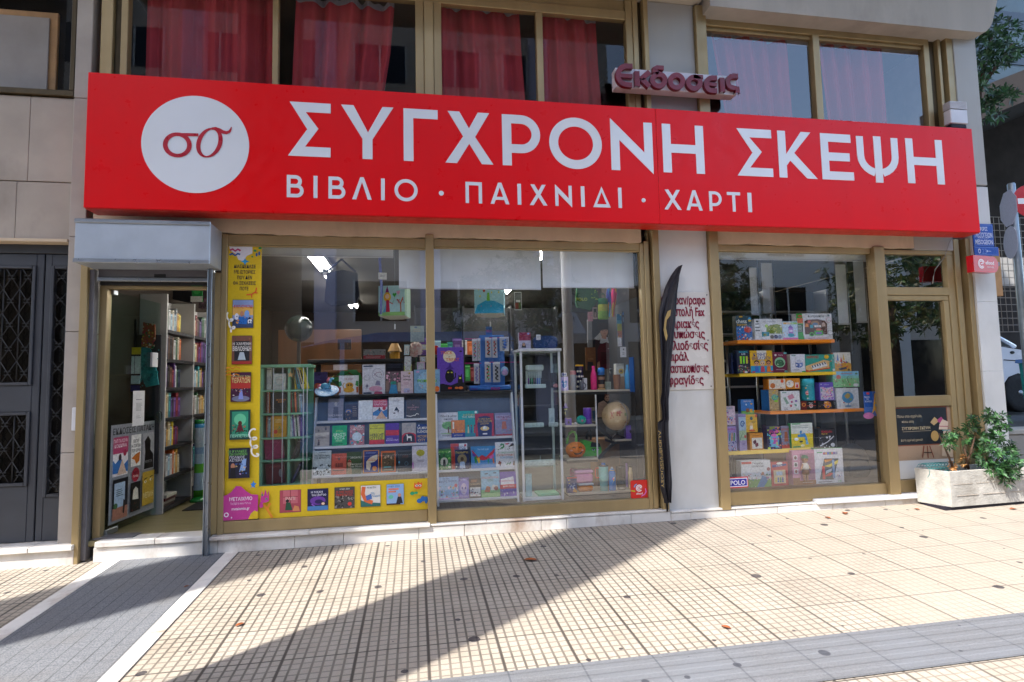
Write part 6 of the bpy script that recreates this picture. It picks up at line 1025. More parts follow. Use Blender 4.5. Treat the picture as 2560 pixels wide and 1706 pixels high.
# ================================================================ bottle shelves right of the cabinet
SY=.34;ss=empty('shelf_unit',at('Z',500,900,SY),'black metal shelf unit with pale boards and a crossed brace','shelf unit')
bz_={'top':zat('Z',480,78,SY),'mid':zat('Z',260,520,SY),'glb':zat('Z',820,702,SY),'low':zat('Z',270,942,SY),'bot':zat('Z',480,1372,SY)}
def sboard(k,r,x0,x1):a,b=at(r,x0,500,SY).x,at(r,x1,500,SY).x;boxobj('shelf_board','laminate',a,b,SY,SY+.33,bz_[k]-.018,bz_[k],ss,.003);m=MB();m.bbox(a,b,SY+.01,SY+.32,bz_[k]-.045,bz_[k]-.0185,.003);m.build('frame_rail','black_metal',ss)
sboard('top','Z',15,955);sboard('mid','Z',65,465);sboard('glb','Z',690,955);sboard('low','Z',78,470);sboard('bot','Z',90,960)
xr_=at('Z',970,600,SY).x;xl_=at('Z',40,600,SY).x
for x,y in((xr_,SY+.005),(xr_,SY+.30),(xl_-.03,SY+.30)):boxobj('upright','black_metal',x-.012,x+.012,y,y+.024,.417,bz_['top']-.046,ss,.002)
m=MB();q0,q1,q2=at('Z',470,545,SY+.1),at('Z',700,730,SY+.1),at('Z',480,945,SY+.1)
for p,q in((q0,q1),(q1,q2)):
 d=(q-p);M=Matrix.Translation((p+q)/2)@Matrix.Rotation(-math.atan2(d.z,d.x),4,'Y');m.bbox(-d.length/2,d.length/2,-.012,.012,-.016,.016,.003,M=M)
m.build('brace','black_metal',ss);m=MB();q=at('Z',462,540,SY+.02);m.bbox(q.x-.006,q.x+.006,SY+.01,SY+.03,bz_['low'],bz_['top']-.047,.002);m.build('upright','rack_white',ss)
GB='drinking bottles and cups on the pale shelves'
def bot(r,x0,y0,x1,y1,Y,z,label,prof,name='bottle',cat='bottle',mat='glossy_plastic',cap=None,n=22,group=GB):
 """turned object: prof = list of (radius fraction, height fraction, colour from here up)"""
 a,b,c,d=rect(r,x0,y0,x1,y1,Y);rr_=(b-a)/2;h=d-c;z=c if z is None else z+.001;root=empty(name,((a+b)/2,Y,z),label,cat,group);segs={}
 cur=[];cols=[]
 for rf,hf,col in prof:cur.append((rf*rr_,hf*h));cols.append(lin(col))
 k=cap if cap else len(prof)
 m=MB();m.lathe(cur[:k+1]if cap else cur,n,cols[0],0,Matrix.Translation(((a+b)/2,Y,z)),cols[:k]if cap else cols);m.build('body',mat,root)
 if cap:m=MB();m.lathe(cur[k:],n,cols[k],0,Matrix.Translation(((a+b)/2,Y,z)),cols[k:]);m.build('cap',mat,root)
 return root,(a+b)/2,z,rr_,h
def swan(label,r,x0,y0,x1,y1,Y,z,col,cap):
 return bot(r,x0,y0,x1,y1,Y,z,label,[(.9,0,col),(1,.02,col),(1,.55,col),(.9,.66,col),(.62,.78,col),(.5,.84,col),(.5,.86,cap),(.52,.87,cap),(.52,.98,cap),(.4,1,cap),(0,1,cap)],cap=6)
zt_=bz_['top']
box3('Y',105,1285,198,1455,SY+.03,'lilac cup box with a blue heart print','#b8a8d8',('e',.5,.42,.3,.24,'#3a78c0'),('e',.3,.62,.16,.12,'#3a78c0'),('e',.7,.62,.16,.12,'#3a78c0'),N_(.0,.0,1,.95,10,3,'#d8cce8','#c8a8d8'),t=.07,z=zt_+.001,name='cup_box');box3('Y',118,1238,180,1280,SY+.05,'tiny blue card with a white border above the lilac cup box','#d0d0dc',('r',.12,.15,.88,.85,'#3a4a8a'),t=.004,z=zat('Y',150,1284,SY+.03)+.004,name='price_card',cat='card')
bot('Y',222,1210,298,1450,SY+.09,zt_,'frosted grey bottle with a pink lid',[(.9,0,'#8a888c'),(1,.02,'#8a888c'),(1,.78,'#8a888c'),(.92,.80,'#b86a70'),(.95,.81,'#b86a70'),(.95,.96,'#b86a70'),(.8,1,'#b86a70'),(0,1,'#b86a70')],cap=3)
root,cx,z,rr_,h=bot('Y',290,1140,386,1449,SY+.17,zt_,'navy tumbler with white daisies and a yellow lid',[(.8,0,'#1c2244'),(.84,.02,'#1c2244'),(.98,.93,'#1c2244'),(1.02,.94,'#e0a418'),(1.02,.99,'#e0a418'),(.9,1,'#e0a418'),(0,1,'#e0a418')],cap=3);m=MB()
for i in range(14):
 a=R(-90-62+(i%4)*40+(i//4%2)*20);zz=z+h*(.14+.2*(i//4));ra=rr_*(.84+.14*(zz-z)/h)+.0015;M=Matrix.Translation((cx+ra*math.cos(a),SY+.17+ra*math.sin(a),zz))@Matrix.Rotation(a+R(90),4,'Z')@Matrix.Rotation(R(90),4,'X')
 m.mesh([(*((.013 if k%2 else .009)*math.cos(k*math.pi/7),(.013 if k%2 else .009)*math.sin(k*math.pi/7)),0)for k in range(14)],[tuple(range(14))],lin('#e8e8e4'),0,False,M);m.mesh([(*p,.0008)for p in ell(0,0,.004,.004,8)],[tuple(range(8))],lin('#d8a830'),0,False,M)
m.build('print','printed_card',root)
root,cx,z,rr_,h=bot('Y',335,1340,388,1452,SY+.05,zt_,'dark grey mug with a handle',[(.95,0,'#55565e'),(1,.03,'#55565e'),(1,1,'#55565e'),(.9,1,'#3a3b40'),(.88,.9,'#2a2a2e'),(0,.88,'#2a2a2e')],'mug','mug');m=MB();m.tube([(cx+rr_*.96+.022*math.sin(R(t)),SY+.05,z+h*.5-h*.3*math.cos(R(t)))for t in range(0,181,20)],.005,7,lin('#55565e'));m.build('handle','glossy_plastic',root)
box3('Y',388,1305,430,1450,SY+.10,'white mug box behind the grey mug handle','#cfd0d4',t=.06,z=zt_+.001,name='mug_box')
swan('bright pink steel bottle','Y',474,1153,546,1447,SY+.08,zt_,'#e0357e','#e0357e')
root,cx,z,rr_,h=bot('Y',556,1175,650,1425,SY+.07,zt_+.018,'dark zigzag patterned cup with a blue lid',[(.66,0,'#26262a'),(.7,.02,'#b08a6a'),(.78,.18,'#2a2a30'),(.86,.40,'#8a6a5a'),(.92,.55,'#23242a'),(.96,.62,'#3a4048'),(.86,.64,'#2a6ab8'),(.84,.78,'#2a7ac8'),(.92,.8,'#2a7ac8'),(.8,.97,'#2a7ac8'),(.5,1,'#2a7ac8'),(0,1,'#2a7ac8')],cap=6)
m=MB();q=at('Y',640,1440,SY+.07);m.lathe([(.036,0),(.038,.004),(.038,.015),(.030,.018)],20,lin('#b8905a'),M=Matrix.Translation((cx,SY+.07,zt_+.0005)));tag(m.build('coaster','painted_wood'),'round bamboo coaster under the zigzag cup','coaster')
box3('Y',662,1345,722,1441,SY+.05,'small grey green box in front of the dark bottle','#8a9488',('r',.15,.3,.85,.9,'#6a766c'),t=.04,z=zt_+.001,name='tea_box')
bot('Y',700,1175,752,1440,SY+.17,zt_,'slim black bottle with coloured dots',[(.9,0,'#1e2428'),(1,.02,'#1e2428'),(1,.8,'#1e2428'),(.9,.82,'#23292e'),(.85,.98,'#23292e'),(0,1,'#23292e')],cap=3)
bot('Y',748,1260,840,1441,SY+.07,zt_,'copper brown tapered tumbler',[(.76,0,'#8a5230'),(.8,.03,'#8a5230'),(.98,.95,'#8a5230'),(1,.96,'#7a482a'),(.96,1,'#7a482a'),(.9,.98,'#4a2c1c'),(0,.96,'#3a2418')])
boxobj('cardboard_box','cardboard',at('Y',842,1360,SY+.16).x,at('Y',905,1360,SY+.16).x,SY+.16,SY+.24,zt_+.001,zat('Y',870,1282,SY+.16),None,label='plain brown cardboard box behind the sky blue bottle',cat='box',bev=.003)
box3('Y',785,1122,930,1280,SY+.165,'white gift box with a yellow ring printed on it','#d4d4cc',('e',.42,.4,.22,.2,'#d8b030'),('e',.42,.4,.1,.09,'#6a4a3a'),T('',.5,.8,.1),('r',.1,.82,.9,.94,'#b8b8ae'),N_(.1,.1,.9,.2,6,3,'#8a9a6a'),t=.07,z=zat('Y',870,1282,SY+.16)+.001,name='gift_box')
swan('sky blue steel bottle','Y',892,1142,974,1440,SY+.06,zt_,'#0a8fd0','#0a8fd0')
box3('Y',1003,1042,1122,1470,.22,'tall plain blue box standing at the right frame of the window','#1f5aa8',('r',.0,0,.12,1,'#18488a'),('r',.3,.03,.34,.2,'#3a7ac8'),t=.12,z=None,name='tall_box');boxobj('plinth','pegboard',at('Y',1000,1400,.22).x,2.18,.22,.335,.416,zat('Y',1060,1470,.22)-.001,None,label='dark plinth under the tall blue box by the window frame',cat='plinth')
# middle ledge
zm=bz_['mid']
bot('Z',296,300,398,498,SY+.12,zm,'purple round tin with a black cat silhouette',[(.98,0,'#6a3fae'),(1,.02,'#6a3fae'),(1,.92,'#6a3fae'),(.98,.93,'#8a5ac8'),(.98,1,'#8a5ac8'),(0,1,'#8a5ac8')],'tin','tin','printed_card',group=None);q=at('Z',345,400,SY+.06)
pb=empty('plush_toy',at('Z',265,470,SY+.06),'round teal plush toy with a pink nose','plush toy');q=at('Z',268,470,SY+.06);m=MB();m.ball((q.x,SY+.06,zm+.045),(.052,.04,.045),18,12,lin('#2aa898'),jit=.02);m.build('body','cloth',pb);m=MB();m.ball((q.x,SY+.02,zm+.04),(.011,.006,.009),10,7,lin('#d86a9a'));m.build('nose','cloth',pb);m=MB();m.ball((q.x-.022,SY+.024,zm+.055),.005,8,6,lin('#151515'));m.build('eye','glossy_plastic',pb);m=MB();m.ball((q.x+.022,SY+.024,zm+.055),.005,8,6,lin('#151515'));m.build('eye','glossy_plastic',pb)
box3('Z',72,430,146,516,SY+.03,'small purple paper bag beside the teal plush toy','#6a4aa8',('p','#1c1726',(.3,.2),(.7,.2),(.6,.6),(.4,.6)),('r',.2,.9,.8,.98,'#b8a050'),t=.04,z=zm+.001,name='paper_bag',cat='bag')
ct=empty('cat_ornament',at('Z',80,380,SY+.02),'hanging black cat ornament with a purple hat and moon','ornament');FC=frame((at('Z',80,330,SY).x,SY+.02,zat('Z',80,400,SY)));m=MB();m.prism([(-.025,0),(.025,0),(.022,.05),(.024,.085),(.012,.075),(-.012,.075),(-.024,.085),(-.022,.05)],-.01,0,lin('#17151c'),0,FC);art(m,FC@Matrix.Translation((-.025,0,0)),.05,.09,[('e',.32,.66,.1,.05,'#d8d83a'),('e',.68,.66,.1,.05,'#d8d83a'),('s','#e0d04a',.1,(.4,.4),(.3,.25),(.45,.1))]);m.build('body','printed_card',ct);m=MB();m.prism([(-.03,.076),(.03,.076),(.01,.092),(.006,.12),(-.006,.12),(-.01,.092)],-.008,.003,lin('#5a2f98'),0,FC);m.build('hat','printed_card',ct);m=MB();m.tube([FC@Vector((0,.12,-.003)),FC@Vector((0,.2,-.003))],.001,4,lin('#888'));m.build('string','cloth',ct)
m=MB();m.ball((at('Z',195,495,SY+.04).x,SY+.04,zm+.014),.0135,10,8,lin('#d0ccd4'));tag(m.build('marble_ball','glossy_plastic'),'small white ball beside the teal plush toy','ball')
# globe
gl_=empty('globe',at('Z',760,690,SY+.12),'antique beige globe on a dark stand, on the small right shelf','globe');gq=at('Z',712,405,SY+.12);gr=at('Z',886,405,SY+.12).x-gq.x;m=MB();m.ball(gq,gr,32,20,lin('#c8ab82'))
def land(lon,lat,pts,col):  # patch just above the sphere
 m2=[];
 for dx,dy in pts:
  lo,la=R(lon+dx),R(lat+dy);m2.append((gq.x+gr*1.004*math.cos(la)*math.sin(lo),gq.y-gr*1.004*math.cos(la)*math.cos(lo),gq.z+gr*1.004*math.sin(la)))
 c_=sum((Vector(p)for p in m2),Vector())/len(m2);d_=(c_-gq).normalized();c_=gq+d_*gr*1.006
 for i in range(len(m2)):m.face([tuple(c_),m2[i],m2[(i+1)%len(m2)]],lin(col))
land(8,38,[(-24,-12),(-8,-16),(10,-8),(26,-6),(22,12),(4,16),(-16,12)],'#a87a48');land(30,-26,[(-16,-14),(6,-18),(18,-4),(14,12),(-4,14),(-14,4)],'#b06a30');land(-8,12,[(-12,-8),(4,-10),(14,4),(4,12),(-10,8)],'#a8503a');land(-36,6,[(-10,-14),(6,-10),(8,12),(-8,14)],'#b8604a');land(-20,-18,[(-8,-5),(8,-6),(10,5),(-6,6)],'#d0b890');land(20,8,[(-6,-6),(6,-5),(7,5),(-5,6)],'#8a9a5a')
m.build('sphere','glossy_plastic',gl_);m=MB();m.tube([(gq.x+gr*1.08*math.cos(R(t))*.45-.01,gq.y-gr*1.08*math.cos(R(t))*.9,gq.z+gr*1.08*math.sin(R(t)))for t in range(-86,275,12)][:16],.006,8,lin('#8a8078'));m.build('meridian_ring','glossy_plastic',gl_)
m=MB();zg=bz_['glb'];m.lathe([(gr*.62,0),(gr*.62,.01),(gr*.3,.025),(.012,.04),(.010,max(.05,gq.z-gr-zg))],20,lin('#2a1d18'),M=Matrix.Translation((gq.x,gq.y,zg+.001)));m.build('stand','glossy_plastic',gl_)
box3('Z',836,530,968,700,SY+.02,'purple haunted house box at the right of the globe','#6a46a8',('p','#1b1524',(.3,.55),(.4,.7),(.5,.58),(.6,.7),(.66,.5),(.56,.4),(.5,.5),(.42,.4)),('s','#8a6ac8',.02,(.2,.3),(.7,.3)),('s','#8a6ac8',.02,(.2,.2),(.6,.2)),('p','#1b1524',(.74,.1),(.94,.1),(.9,.4),(.78,.4)),('r',.74,0,1,.12,'#d87a2a'),t=.06,z=bz_['glb']+.001,side='#4a2f7a',name='toy_box')
# lower left ledge: two plush bags
zl=bz_['low'];pk_=empty('pumpkin_bag',at('Z',190,900,SY+.09),'orange plush pumpkin bag with a smiling face and a green handle','bag');a,b,c,d=rect('Z',76,745,318,942,SY+.09);m=MB();cx,rz_=(a+b)/2,(d-c)/2;m.ball((cx,SY+.09,zl+rz_),((b-a)/2,.075,rz_),28,18,lin('#e07818'))
for i,v in enumerate(m.v):
 an=math.atan2(v[1]-SY-.09,v[0]-cx);s_=1+.035*math.cos(an*6);m.v[i]=(cx+(v[0]-cx)*s_,SY+.09+(v[1]-SY-.09)*s_,zl+(v[2]-zl)*(1 if v[2]>zl+.02 else .4))
bd=m.build('body','cloth',pk_)
def onball(name,parent,pts,col,cx,cy,cz,rx,ry,rz2,mat='cloth'):
 mm=MB();vs=[]
 for x,z in pts:
  X_,Z_=cx+x*rx,cz+z*rz2;t=max(0,1-x*x-z*z);vs.append((X_,cy-ry*math.sqrt(t)*1.03-.003,Z_))
 c_=tuple(sum(v[i]for v in vs)/len(vs)for i in range(3));c_=(c_[0],c_[1]-.004,c_[2])
 for i in range(len(vs)):mm.face([c_,vs[(i+1)%len(vs)],vs[i]],lin(col))
 return mm.build(name,mat,parent)
rx_,cz_=(b-a)/2,zl+rz_
mm=MB()
for p in([(-.5,-.12),(-.35,-.28),(-.1,-.38),(.15,-.36),(.4,-.2),(.52,-.02),(.5,-.3),(.3,-.52),(.12,-.5),(.08,-.6),(-.04,-.5),(-.12,-.58),(-.3,-.5)],):
 vs=[(cx+x*rx_,SY+.09-.075*math.sqrt(max(0,1-x*x-z*z))*1.04-.004,cz_+z*rz_)for x,z in p];mm.face(vs[::-1],lin('#2a1d14'))
mm.build('mouth','cloth',pk_)
for sx in(-.35,.3):
 mm=MB();mm.tube([(cx+(sx-.15+.3*t)*rx_,SY+.09-.075*math.sqrt(max(.05,1-(sx-.15+.3*t)**2-.09))-.004,cz_+(.28+.14*math.sin(math.pi*t))*rz_)for t in(0,.25,.5,.75,1)],.0045,6,lin('#2a1d14'));mm.build('eye','cloth',pk_)
 onball('cheek',pk_,ell(sx*1.75,-.02,.13,.1,10),'#e8a8a0',cx,SY+.09,cz_,rx_,.075,rz_)
m=MB();m.tube([at('Z',x,y,SY+.09)for x,y in((88,760),(95,690),(115,630),(150,603),(185,610),(205,660),(205,740))],.013,8,lin('#5ab83a'));m.build('handle','cloth',pk_)
gb=empty('monster_bag',at('Z',380,890,SY+.16),'green plush bag with a sleepy face and black hair','bag');a,b,c,d=rect('Z',268,700,505,912,SY+.16);m=MB();w_,h_=b-a,d-c
prof=[(0,.0),(.06,-.0),(.94,.0),(1,.08),(.99,.5),(.9,.72),(.5,.82),(.1,.98),(.0,.9)];m.prism([(x*w_,y*h_)for x,y in prof],-.05,.05,lin('#48a83a'),0,frame((a,SY+.16,zl+.002)));m.build('body','cloth',gb);FG=frame((a,SY+.11-.0015,zl+.002));m=MB();m.prism([(.42*w_,.55*h_),(.95*w_,.52*h_),(.9*w_,.74*h_),(.52*w_,.84*h_),(.45*w_,.78*h_)],-.02,.004,lin('#18181a'),0,FG);m.build('hair','cloth',gb)
for x in(.56,.78):
 m=MB();m.prism(ell(x*w_,.38*h_,.07*w_,.06*h_,12),0,.002,lin('#c8c8e0'),0,FG);m.prism(ell(x*w_,.37*h_,.03*w_,.035*h_,10),.002,.003,lin('#2a2a5a'),0,FG);m.prism([((x-.09)*w_,.40*h_),((x+.09)*w_,.40*h_),((x+.09)*w_,.45*h_),((x-.09)*w_,.45*h_)],.002,.004,lin('#18181a'),0,FG);m.build('eye','cloth',gb)
m=MB();strip(m,FG,[(.58*w_,.2*h_),(.68*w_,.24*h_),(.78*w_,.2*h_)],.006,lin('#24541c'),.002);m.build('mouth','cloth',gb);m=MB();m.tube([at('Z',x,y,SY+.16)for x,y in((335,700),(345,630),(365,580),(385,570),(395,620),(388,710))],.011,8,lin('#2a2a26'));m.build('handle','cloth',gb)
# bottom board
zb2=bz_['bot'];box3('Z',90,1182,215,1385,SY+.03,'navy space pencil box with an orange rocket and red lid','#2a2a6a',('r',0,.9,1,1,'#c8503a'),('p','#e0a04a',(.55,.1),(.95,.0),(.98,.12),(.7,.35)),('p','#d8d8e8',(.45,.3),(.7,.25),(.6,.5)),N_(.1,.2,.9,.85,14,4,'#d8d8e8','#4a4a9a','#e8c84a'),t=.06,z=zb2+.001,side='#23235a',name='pencil_box')
def lunch(label,r,x0,y0,x1,y1,Y,z,ca,cb_):
 a,b,c,d=rect(r,x0,y0,x1,y1,Y);h=d-c;e=empty('lunch_box',((a+b)/2,Y,z),label,'lunch box','lunch boxes on the bottom board');boxobj('tub','glossy_plastic',a+.004,b-.004,Y,Y+.13,z+.001,z+h*.72,e,.018);
 for o in[e.children[-1]]:fill(o,ca)
 o=boxobj('lid','glossy_plastic',a,b,Y-.004,Y+.134,z+h*.72+.001,z+h,e,.014);fill(o,cb_);return z+h
def fill(o,c):
 c=lin(c);o.data.color_attributes['Col'].data.foreach_set('color',(tuple(c)+(1.0,))*len(o.data.color_attributes['Col'].data))
z1_=lunch('orange lunch box with a clear lid, lower of two','Z',232,1255,430,1366,SY+.05,zb2,'#d87a1c','#c8c4c0');lunch('pink lunch box with a printed lid, upper of two','Z',186,1075,425,1240,SY+.05,z1_,'#d888b0','#dc9cc0')
box3('Z',130,1010,222,1160,SY+.24,'plain pink card at the back of the bottom board','#d86a9a',t=.01,z=z1_,name='pink_card',cat='card')
root,cx,z,rr_,h=bot('Z',492,985,610,1336,SY+.07,zb2,'large pale teal tumbler with an orange handle',[(.78,0,'#7ac0bc'),(.82,.01,'#7ac0bc'),(.82,.33,'#7ac0bc'),(.98,.36,'#86ccc8'),(1,.5,'#86ccc8'),(1,.86,'#7ac0bc'),(1.02,.87,'#23303a'),(.9,.92,'#23303a'),(.42,.93,'#1f6ab0'),(.42,1,'#1f6ab0'),(0,1,'#1f6ab0')],cap=6);m=MB();m.tube([(cx-rr_*.95,SY+.07,z+h*.82),(cx-rr_*1.6,SY+.07,z+h*.82),(cx-rr_*1.75,SY+.07,z+h*.78),(cx-rr_*1.75,SY+.07,z+h*.52),(cx-rr_*1.55,SY+.07,z+h*.47),(cx-rr_*.95,SY+.07,z+h*.47)],.007,8,lin('#e0603a'));m.build('handle','glossy_plastic',root)
root,cx,z,rr_,h=bot('Z',616,1040,704,1337,SY+.06,zb2,'blue children\'s bottle with a yellow lightning band and grey cap',[(.94,0,'#1f7ac8'),(1,.02,'#1f7ac8'),(1,.74,'#1f7ac8'),(.7,.84,'#1f7ac8'),(.72,.85,'#d8b02a'),(.74,.88,'#2a8ac8'),(.6,.9,'#2a8ac8'),(.3,.92,'#b8bcc0'),(.28,.99,'#b8bcc0'),(0,1,'#b8bcc0')],cap=4);art_=MB();FB=frame((cx-rr_*.6,SY+.06-rr_*1.01,z+h*.25));art(art_,FB,rr_*1.2,h*.42,[('p','#d8d84a',(.0,.0),(.5,.4),(.3,.5),(1,1),(.55,.6),(.75,.5)),('e',.4,.6,.2,.12,'#c04a9a'),('e',.6,.7,.14,.1,'#e0e0e8')]);art_.build('print','printed_card',root)
bot('Z',710,982,830,1255,SY+.20,zb2,'black wide tumbler at the back of the bottom board',[(.86,0,'#141416'),(.9,.02,'#141416'),(1,.86,'#141416'),(1.02,.87,'#26262a'),(.98,.95,'#26262a'),(.4,1,'#26262a'),(0,1,'#26262a')],cap=3)
bot('Z',832,985,858,1290,SY+.17,zb2,'lilac metal straw bottle beside the black tumbler',[(.9,0,'#a888c8'),(1,.02,'#a888c8'),(1,.95,'#a888c8'),(.8,1,'#c8b0dc'),(0,1,'#c8b0dc')])
bot('Z',862,1008,938,1315,SY+.06,zb2,'beige bottle with a dark lid behind the red sticker',[(.94,0,'#c8b088'),(1,.02,'#b89a78'),(1,.3,'#c0a580'),(1,.66,'#d0b88a'),(.7,.8,'#d0b88a'),(.6,.9,'#4a3c30'),(.5,.99,'#4a3c30'),(0,1,'#4a3c30')],cap=5)
m=MB();q=at('Z',782,1300,SY+.07);m.lathe([(.036,0),(.038,.004),(.036,.022),(.01,.026),(0,.026)],18,lin('#8a8274'),M=Matrix.Translation((q.x,SY+.07,zb2+.001)));tag(m.build('tin','glossy_plastic'),'flat round grey tin on the bottom board','tin')
# hanging goods and boards behind the bottles
pgx=2.17;m=MB();m.box(pgx,pgx+.02,.09,1.15,.42,zat('Y',1090,330,.2),m=0);tag(m.build('pegboard','pegboard'),'dark perforated pegboard on the side wall right of the bottles','pegboard');boxobj('side_cladding','shop_wall',pgx+.001,pgx+.02,.09,1.15,zat('Y',1090,330,.2)+.002,2.99,bld)
YP2=.95;box3('Y',500,585,830,1190,YP2,'dark poster of a curly haired youth holding a maroon backpack','#17171a',('p','#3a2226',(.02,.1),(.1,.6),(.3,.72),(.62,.68),(.8,.55),(.9,.1)),('p','#b8b4b0',(.06,.62),(.28,.74),(.34,.66),(.24,.58),(.1,.6)),('p','#a8a4a0',(.56,.70),(.74,.62),(.76,.56),(.6,.58)),('p','#cfcfd4',(.26,.52),(.30,.66),(.56,.64),(.6,.5)),('p','#c08a6c',(.32,.62),(.5,.6),(.52,.7),(.34,.72)),('e',.43,.76,.145,.10,'#c8957a'),('e',.40,.86,.2,.07,'#2a1a14'),('e',.30,.83,.08,.06,'#2a1a14'),('e',.55,.84,.07,.05,'#2a1a14'),('e',.38,.775,.025,.009,'#2a1a14'),('e',.5,.78,.025,.009,'#2a1a14'),('s','#9a4a44',.016,(.4,.71),(.49,.715)),('s','#a8705a',.01,(.44,.77),(.46,.74)),('p','#5a1422',(.14,.0),(.16,.4),(.26,.5),(.5,.54),(.74,.48),(.84,.36),(.86,.0)),('r',.28,.1,.72,.34,'#481019'),('s','#7a2a38',.012,(.26,.36),(.76,.36)),('e',.58,.41,.05,.008,'#b8a8a8'),('p','#c08a6c',(.12,.02),(.24,.04),(.22,.16),(.13,.12)),('e',.9,.17,.1,.07,'#5a7a98'),T('5',.85,.86,.11,'#b8a878'),T('DO',.88,.745,.06,'#b8a878'),t=.012,name='poster',cat='poster')
box3('Y',438,585,508,935,YP2+.03,'plain grey panel left of the youth poster','#8a8a8e',t=.02,name='panel',cat='panel');box3('Y',415,925,535,1205,YP2-.12,'brown paper board with faint print below the grey panel','#7a4c26',T('DOSE',.5,.5,.07,'#a87a50'),('p','#1e1c1c',(.1,0),(.8,0),(.7,.35),(.15,.38)),t=.02,name='board',cat='board')
box3('Y',440,490,498,605,.8,'pink card hanging beside the green bag','#c888a0',N_(.1,.1,.9,.9,10,2,'#7aa0c0','#e8c0d0'),t=.004,name='card',cat='card');box3('Y',500,435,556,580,.8,'black framed photo card hanging under the green bag','#c8a8b0',('r',.15,.15,.85,.9,'#2a2226'),('p','#b8909a',(.3,.2),(.7,.2),(.6,.6),(.4,.6)),t=.004,name='card',cat='card')
hb=empty('hanging_bag',at('Y',420,330,.66),'dark green cloth bag with yellow print hanging near the blind','bag');a,b,c,d=rect('Y',290,195,465,470,.66);m=MB();m.prism([(0,.1),(.02,.27),((b-a)*.9,.30),(b-a+.05,.3),(b-a+.11,.12),(b-a,.0),((b-a)*.1,.03)],-.03,.0,lin('#1f5a34'),0,frame((a,.66,c)));m.build('body','cloth',hb);m=MB();text(m,frame((a,.66,c)),'POLO',(b-a)*.42,.12,.035,lin('#c8d83a'),.002);rnd=random.Random(5)
for i in range(18):x,y=(b-a)+rnd.uniform(.02,.09),rnd.uniform(.1,.26);m.mesh([(*p,.002)for p in ell(0,0,.006,.005,6)],[tuple(range(6))],lin('#b8d83a'),0,False,frame((a+x,.66,c+y)))
m.build('print','printed_card',hb)
root,cx,z,rr_,h=bot('Y',565,268,684,580,.62,None,'green patterned children\'s tube bag with a dark green lid',[(.98,0,'#7aa83a'),(1,.03,'#7aa83a'),(1,.3,'#a8b03a'),(1,.56,'#7ab04a'),(.96,.57,'#1f7a4a'),(.96,.78,'#1f8a54'),(.9,.8,'#1f7a4a'),(0,.8,'#1f7a4a')],'tube_bag','bag','cloth',group=None,cap=4);m=MB();m.tube([(cx+rr_*.5*math.cos(R(t)),.62,z+h*.8+h*.2*math.sin(R(t)))for t in range(0,181,20)],.006,7,lin('#1f5a3c'));m.build('handle','cloth',root)
def umbrella(label,r,pts,Y,cols):
 p=[at(r,*q,Y)for q in pts];m=MB();L=len(p);e=empty('folded_umbrella',p[0],label,'umbrella','folded umbrellas hanging in the window');m.tube(p,[.022,.032,.026,.014,.006],9,lin(cols[0]));
 m2=MB()
 for k in range(3):m2.tube([(q.x+.018*math.sin(k*2+i*.9)*(1-i/6),q.y-.024*(1-i/5.5),q.z)for i,q in enumerate(p)],.008,6,lin(cols[1+k%(len(cols)-1)]))
 m.build('canopy','cloth',e);m2.build('pleat','cloth',e)
umbrella('folded pink and orange umbrella hanging point down','Y',[(765,190),(762,270),(755,370),(748,470),(744,550)],.58,['#d0246a','#e88a2a','#e0c83a','#d8408a']);umbrella('folded blue umbrella hanging behind the pink one','Y',[(702,190),(700,270),(697,370),(694,470),(691,550)],.64,['#1f3aa8','#3a9ad8','#e0a83a'])
box3('Y',985,510,1108,930,.34,'blue glossy stationery pack with white splashes on a hook','#1f55a8',('r',.2,.9,.95,1,'#d0a8c0'),N_(0,.0,1,.55,20,7,'#d0e4f8','#2a78d0','#183c80','#78b8f0'),N_(0,.0,.25,1,12,3,'#a8c0e0','#c84a6a'),t=.02,name='stationery_pack',cat='pack');box3('Y',862,488,942,910,.46,'clear blister pack with a dark blue umbrella, blue header','#343a4e',('r',.1,.9,.95,.99,'#4a86d0'),('p','#8a9ab0',(.1,.84),(.5,.88),(.9,.72),(.9,.6),(.5,.66),(.1,.7)),('r',.75,.0,1,.5,'#6a7080'),t=.015,name='blister_pack',cat='pack');box3('Y',798,520,866,810,.52,'narrow pack with a blue to yellow gradient of colours','#3a8ab8',('r',0,.3,1,.6,'#b8b84a'),('r',0,0,1,.3,'#c8805a'),('r',0,.6,1,.75,'#58b0c8'),N_(0,0,1,1,10,6,'#2a5a98','#e0d080'),t=.01,name='stationery_pack',cat='pack')
box3('Y',804,805,852,912,.44,'white hang tag under the gradient pack','#d4d4da',t=.002,name='hang_tag',cat='tag');box3('Y',836,920,918,1046,.42,'larger white hang tag with a small dark picture','#d4d4da',('r',.4,.68,.6,.84,'#3a3a4a'),G_(.3,.2,.7,.5,2),t=.002,name='hang_tag',cat='tag')
for i,(x0,y0,x1,y1,Y,lab,col)in enumerate(((1450,1115,1530,1250,.6,'brown leaflet standing behind the globe shelf','#6a5040'),(0,0,0,0,0,'',''))):
 if x1:pass
box3('Z',460,120,700,420,1.0,'poster of a red haired woman behind the globe','#1f1d20',('p','#b89a88',(.0,0),(.1,.6),(.4,.7),(.8,.4),(.9,0)),('e',.58,.8,.14,.14,'#c09478'),('p','#6a3424',(.4,.7),(.46,.98),(.7,.98),(.74,.8),(.66,.92),(.5,.9)),('e',.54,.82,.03,.015,'#2a1a14'),('e',.64,.82,.03,.015,'#2a1a14'),('s','#8a3a34',.02,(.55,.72),(.62,.72)),t=.01,name='poster',cat='poster');box3('Z',305,215,460,400,.62,'grey photo box behind the purple tin','#98948a',('r',.1,.1,.6,.8,'#7a7a74'),('r',.65,.1,.95,.8,'#2f5a7a'),t=.04,name='photo_box',z=zm+.001)
